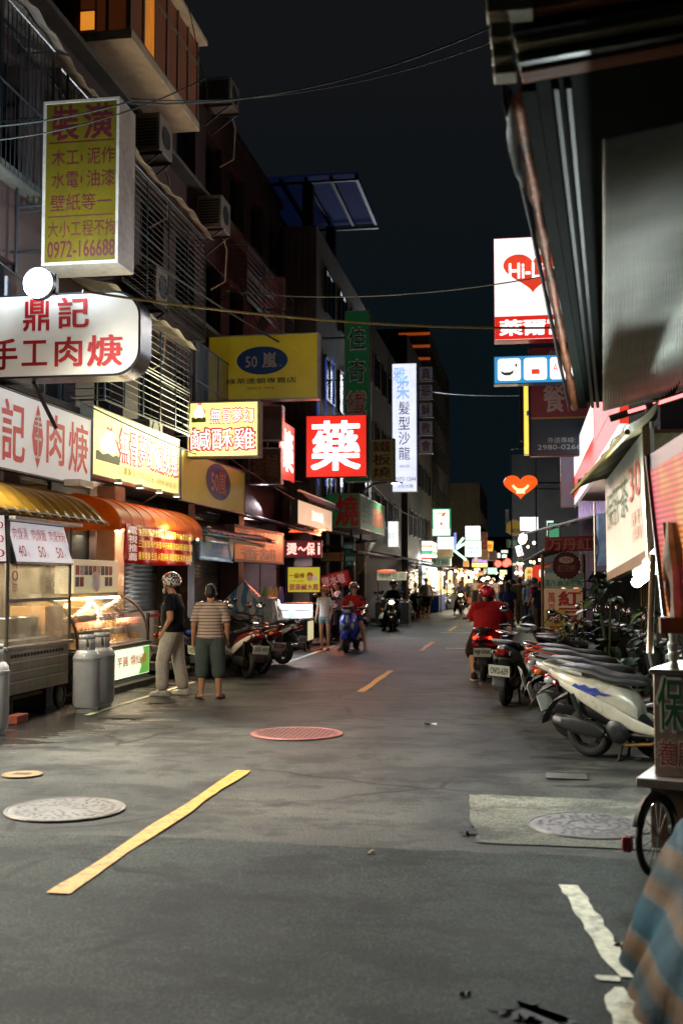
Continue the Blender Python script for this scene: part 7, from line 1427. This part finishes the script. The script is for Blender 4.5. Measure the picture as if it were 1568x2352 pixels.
far('tilted orange lit sign high in the far market', 1115,1242,1131,1266,90,lit('orange_box','#ffb040',1.1),[('燒',.2,.25,.8,.7,ink('#a84a10',.3),.03)],tilt=R(5))
far('tan far board with lines of characters', 1106,1263,1121,1287,88,mat('tan_far','#7a6438',.5,var=.3,emit=.12)); far('plum far board beside the tan one', 1122,1266,1139,1288,84,mat('plum_far','#4a2c34',.5,emit=.10))
far('purple lit strip over a golden far sign', 1084,1284,1119,1292,96,lit('purple_strip','#8a78e8',1.1)); far('golden lit far sign under the purple strip', 1083,1293,1119,1303,96,lit('gold_strip','#ffcc70',1.5)); far('small ochre board on the far left stalls', 1063,1286,1076,1302,78,mat('ochre_far','#a8742a',.5,emit=.2))
far('mint lit far sign in the market', 1119,1304,1141,1319,100,lit('mint_far','#a8f0cc',1.2)); far('pale yellow lit far sign right of the mint one', 1147,1309,1164,1320,105,lit('lemon_far','#f0f0b8',1.2)); far('green and cream lit far banner', 1064,1330,1086,1339,72,lit('cream_far','#fff0b0',1.3))
for k, (x, y) in enumerate(((1154,1295),(1176,1291))):
    p = at(x,y,112); t = thing('traffic_light', ('left','right')[k]+' one of two red traffic lights over the far street', 'traffic light', p); MB().box(-1.0,1.0,.05,.4,-.35,.35).build('housing', M_blk, t, bevel=.05)
    for q in (-.45,.3): MB().ell((q,0,0),.33,.1,.33,14,8).build('lamp', lit('signal_red','#ff5040',5), t)
    MB().tube([(0,.3,.3),(0,.3,.9),(3,.3,1.0)], .08, 6).build('arm', M_steel, t)
st5 = thing('neon_star', 'pale green neon tubes spread like a star on the far left', 'neon tube', at(1042,1264,70))
for (dx, dy) in ((22,-29),(29,-18),(28,22)): MB().tube([(0,0,0), at(1042+dx,1264+dy,70)-at(1042,1264,70)], .07, 8).build('tube', lit('green_tube','#b8ffd8',2.4), st5)
far('slim strip of blue lit dots by the neon star', 1042,1223,1047,1264,69,lit('blue_dots','#5a80ff',1.4))
# right side far
oo, w, h = S(1161,1193,1200,1230,60); ovl = [( .5+.5*cos(2*pi*k/32), .5+.5*sin(2*pi*k/32)) for k in range(32)]
sign('shop_sign', 'yellow oval sign with blue characters on the far right', 'sign', oo, 0, w, h, .2, mat('oval_yellow','#b8a03c',.5,var=.15,scale=2,emit=.2), M_al, [('知高',.30,.15,.95,.45,ink('#2a3a6a',.05),.03)], shape=ovl, rim=.05)
far('green and white board under the yellow oval', 1162,1239,1192,1257,60,mat('green_board','#3a7a50',.5,var=.15,emit=.12),[('洋裝',.2,.15,.8,.85,ink('#a8c8b0',.15),.03)]); far('slim white and red striped flag sign above the yellow oval', 1161,1170,1168,1222,62,mat('stripe_flag','#8a7a80',.5,var=.5,scale=3,emit=.1))
far('glaring white lit sign on the right over the beige awning', 1193,1187,1236,1219,50,LWh); far('tilted white and blue lit sign under the glaring white one', 1188,1254,1203,1279,52,lit('white_blue','#dcecff',1.5),[poly_item(rect_pts(.55,.05,.8,.8),ink('#4a7ad0',.6))],tilt=R(-14))
b_ = thing('round_sign', 'round white lit sign below the glaring white sign', 'sign', at(1200,1237,50)); MB().ell((0,0,0),.19,.1,.27,18,10,Matrix.Rotation(R(20),4,'Y')).build('face', LWh, b_)
far('small white lit shop sign with a green edge on the far right', 1254,1195,1272,1232,36,lit('white_green','#e8fff4',1.3)); far('green far box sign on the right by the awning tip', 1189,1282,1200,1294,58,mat('green_small','#2f6a48',.5,emit=.2)); far('pink lit slim far sign on the right', 1190,1298,1199,1325,64,lit('pink_slim','#ff9a8a',.9))
# bulbs, lanterns
def lantern(lab, x, y, r, hgt, Y, m, txt=None):
    p = at(x,y,Y); t = thing('paper_lantern', lab, 'lantern', p); prof = []
    for k in range(13): a = -pi/2+pi*k/12; prof.append((max(.03, r*abs(cos(a))**.55*(1+.03*(k % 2))), hgt*sin(a)))
    MB().lathe(prof, 22).build('paper', m, t, ang=80); MB().lathe([(r*.45,hgt*.98),(r*.45,hgt*1.1),(.01,hgt*1.1)], 14).build('cap', M_blk, t); MB().tube([(0,0,hgt),(0,0,hgt+.4)], .02, 5).build('cord', M_blk, t)
    if txt: q = MB(); put_text(q, txt, -r*.5,-hgt*.75,r*.5,hgt*.75,-r*1.05,.02,0,True); q.build('lettering', ink('#b03a1c',.3), t, smooth=False)
lantern('long yellow paper lantern with red characters on the right', 1215,1320,.17,.29,44,lit('lantern_yellow','#ffd070',1.15),'麻辣'); lantern('big round red paper lantern beside the yellow one', 1236,1318,.24,.34,43,lit('lantern_red','#e8442a',.75)); lantern('small white lit lantern in front of the red lantern', 1244,1317,.10,.16,42,lit('lantern_white','#fff0e0',1.8))
M_bulb = lit('warm_bulb','#ffe2b0',14); M_bulbw = lit('cool_bulb','#fffaf0',14)
rn = random.Random(21)
spots = [(1207,1334,45),(1232,1334,43),(1035,1315,64),(1045,1311,66),(1052,1326,68),(1059,1318,70),(1063,1321,74),(1070,1326,78),(1083,1327,84),(1092,1329,86),(1120,1328,92),(1150,1325,96),(1155,1331,90),(1148,1340,82),(1185,1316,66),(1196,1316,62),(1218,1290,46),(1226,1292,47),(1238,1286,44),(1226,1247,50),(1212,1256,52),(1139,1316,104),(1108,1331,90),(1126,1341,86),(1019,1318,60),(1026,1336,58)]
for k in range(16): spots.append((rn.uniform(1035,1130), rn.uniform(1312,1346), rn.uniform(66,100)))
for k, (x, y, Y) in enumerate(spots):
    t = thing('bulb', 'glowing bulb among the far market lights', 'bulb', at(x,y,Y), 0, 'bulbs over the far market stalls'); s = .0011*Y*rn.uniform(.7,1.3)
    MB().ell((0,0,0),s,s,s*1.1,10,6).build('globe', M_bulb if k % 3 else M_bulbw, t); MB().tube([(0,0,s),(0,0,s+.25)], .012, 4).build('cord', M_blk, t)
rn = random.Random(77); cols = ('#fff4d8','#ffd090','#ff9a60','#e8f4ff','#ffe070','#c8ffe0','#ff7a5a','#ffffff')
adj = ('cream','golden','orange','cold white','lemon','mint','coral','white')
sg = []
for k in range(26):
    left = k % 2 == 0; Y = 60+k*2.1; x = (rn.uniform(1040,1100)+k*1.2) if left else rn.uniform(1150,1196)-k*.4; y = rn.uniform(1262,1318); w_ = rn.uniform(6,17); h_ = rn.uniform(5,13)
    far('small %s lit sign over the far market, %s side' % (adj[k % 8], 'left' if left else 'right'), x, y, x+w_, y+h_, Y, lit('far_'+adj[k % 8].replace(' ','_'), cols[k % 8], rn.uniform(.6,1.3)), group='small lit signs over the far market, %s %s' % (adj[k % 8], 'left' if left else 'right'))
# stalls in the market: lit backs, counters, awnings
def stall(lab, x, Y, side, w, c, aw_c, e=.8):
    t = thing('market_stall', lab, 'market stall', (x,Y,0)); s = side
    MB().box(-.6,.6,-w/2,w/2,.05,.85).build('counter', mat('stall_'+aw_c[1:], aw_c,.6,var=.3,emit=.04), t, smooth=False); MB().box(-s*.9-.03,-s*.9+.03,-w/2,w/2,.85,2.2).build('lit_back', lit('stall_'+c[1:],c,e), t, smooth=False)
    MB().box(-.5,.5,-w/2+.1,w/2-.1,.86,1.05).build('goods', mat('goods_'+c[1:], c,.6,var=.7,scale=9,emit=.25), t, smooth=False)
    MB().sheet(lambda u, v: (-s*1.2+s*2.0*v, -w/2+w*u, 2.6-.35*v+.03*sin(u*20)), 16, 3).build('canopy', mat('canopy_'+aw_c[1:], aw_c,.6,var=.3,emit=.05), t, solid=.01)
    for y in (-w/2,w/2): MB().tube([(s*.7,y,0),(s*.7,y,2.3)], .03, 6).build('post', M_steel, t)
    return t
for k, (x, Y, s, c, a_, lab) in enumerate(((-4.9,59,1,'#ffe8c8','#2a4a8a','market stall under a blue canopy on the left'), (-4.6,65.5,1,'#ffcf90','#3a3a3c','market stall under a dark canopy past the blue one'), (-4.4,71,1,'#ffdca8','#a86a2a','warm lit stall with an ochre canopy on the left'), (-4.2,78,1,'#ffb870','#7a3a20','orange lit stall with a rust canopy on the left'), (-4.0,85,1,'#ff8a50','#8a3020','red orange lit stall deep on the left'), (-3.9,93,1,'#ffc890','#6a5a3a','golden lit stall at the far left end'),
    (1.3,49,-1,'#ff7a50','#8a3a28','red lit stall behind the lanterns on the right'), (1.2,62,-1,'#ffd8a0','#5a4a3a','warm lit stall past the lanterns on the right'), (.9,76,-1,'#ffb0a0','#7a2a2a','pink lit stall deep on the right'), (.7,90,-1,'#f0e0b0','#4a5a3a','pale lit stall at the far right end'))): stall(lab, x, Y, s, 4.5, c, a_)
for x, Y, p, c in ((-3.4,62,700,(1,.88,.66)),(-3.0,74,1000,(1,.80,.52)),(-2.5,90,1200,(1,.72,.45)),(.3,50,420,(1,.70,.48)),(.2,66,650,(1,.84,.62)),(0,84,800,(1,.78,.55))):
    lamp('POINT', (x,Y,2.45), p, c, .25, name='market_light')
stb = thing('food_stall', 'tofu pudding stall with a green lettered lit board past the net curtain', 'food stall', at(902,1400,40)+Vector((0,0,-.0))); stb.location.z = 0
MB().box(-.6,.6,-.3,.3,.1,.85).build('counter', M_dark, stb, smooth=False); e7 = MB().box(-.55,.5,-.2,-.1,1.65,1.95).build('lit_board', lit('tofu_board','#c0a890',.35), stb, smooth=False); q = MB(); put_text(q,'傳統豆花',-.5,1.7,.45,1.9,-.205,.02); q.build('lettering', ink('#2a8a70',.2), e7, smooth=False)
for x in (-.55,.5): MB().tube([(x,0,0),(x,0,2)], .025, 6).build('post', M_chrome, stb)
MB().ell((-.2,-.22,1.99),.35,.1,.04,10,6).build('red_lamp', lit('red_lamp','#ff5a30',2), stb)
# ================================================================== CABLES
M_cab = mat('black_cable', '#1d1f20', .6, var=.2); M_ycab = mat('yellow_cable', '#8a7a45', .6, var=.2, scale=20)
def cable(lab, p, q, sag, r, m=M_cab, n=28, mid=None):
    pts = [p.lerp(q, i/n)+Vector((0,0,-sag*4*(i/n)*(1-i/n))) for i in range(n+1)]; o = MB().tube(pts, r, 6).build('cable', m); tag(o, lab, 'cable')
cable('thick yellowed cable slung across the street below the roof canopy', at(190,668,12.5), at(1300,752,15.5), .14, .016, M_ycab); cable('thin grey cable above the yellowed cable', at(520,668,22), at(1240,636,19), .22, .012, mat('grey_cable','#5a5c58',.6))
cable('dark cable from the decorator sign up toward the roof timbers', at(300,236,14.2), at(1130,60,14), .30, .013); cable('second dark cable just under the roof timber cable', at(300,226,14.4), at(1130,95,14.5), .28, .009)
cable('pale cable running left from the decorator sign', at(-20,290,12.6), at(300,232,13.8), .05, .012, mat('grey_cable')); cable('lower pale cable running left over the decorator sign', at(-20,322,12.2), at(470,180,14.2), .14, .010, mat('grey_cable'))
cable('dark cable sloping down behind the tea sign', at(300,565,17), at(640,785,24), .05, .02); cable('thin far cable across the dark sky', at(960,895,50), at(1210,908,30), .1, .015)
for k, (p, q, sg_, lab) in enumerate(((( -6.6,9,6.2),(-6.5,24,5.2),.25,'sagging black cable along the brick block above the white fascia'), ((-6.7,10,9.3),(-6.6,30,8.6),.35,'upper black cable along the brick block'), ((-6.4,15,4.3),(-6.2,33,4.6),.3,'loose black cable behind the glowing yellow signs'), ((-6.3,20,4.6),(-5.9,36,3.6),.2,'drooping cable behind the pharmacy sign'), ((-5.8,36,6.0),(-5.6,60,5.0),.5,'long cable past the hair salon sign'))): cable(lab, Vector(p), Vector(q), sg_, .013)
cable('dark cable down from the lit bay window', at(430,0,16), at(486,265,17), .0, .008)
# floodlight beam of the lamp on the rounded sign
fp = fl.location
lamp('SPOT', (fp.x, fp.y-.10, fp.z), 3300, (.96,1.0,.93), .16, aim=(-1.8,6.5,0), spot=R(150), name='floodlight_beam', blend=.9)
lamp('POINT', (fp.x, fp.y-.02, fp.z+.24), 290, (.72,.86,1.0), .16, name='floodlight_glare')
# light thrown out by the big lit signs
def sign_light(s, w, h, power, col, up=0):
    m = s.matrix_basis; c = m @ Vector((w/2, -.06, h/2)); a = m @ Vector((w/2, -3, h/2+up)); lamp('AREA', c, power, col, w*.9, h*.9, aim=a, name='sign_light')
def dims(s):
    vs = [v for c in s.children for v in (c.data.vertices if c.type == 'MESH' else [])]; return max(v.co.x for v in vs), max(v.co.z for v in vs)
for s, p, c, up in ((s4, 110, (1,.93,.55), 1.5), (s5, 70, (1,.93,.55), .6), (s9, 60, (1,.16,.10), 0), (s13, 420, (1,.96,.94), .5), (s14, 60, (.6,.85,1), 0), (s11, 380, (.84,.90,1), 0)):
    w, h = dims(s); sign_light(s, w, h, p, c, up)
bpy.data.scenes.remove(tmp_scene)
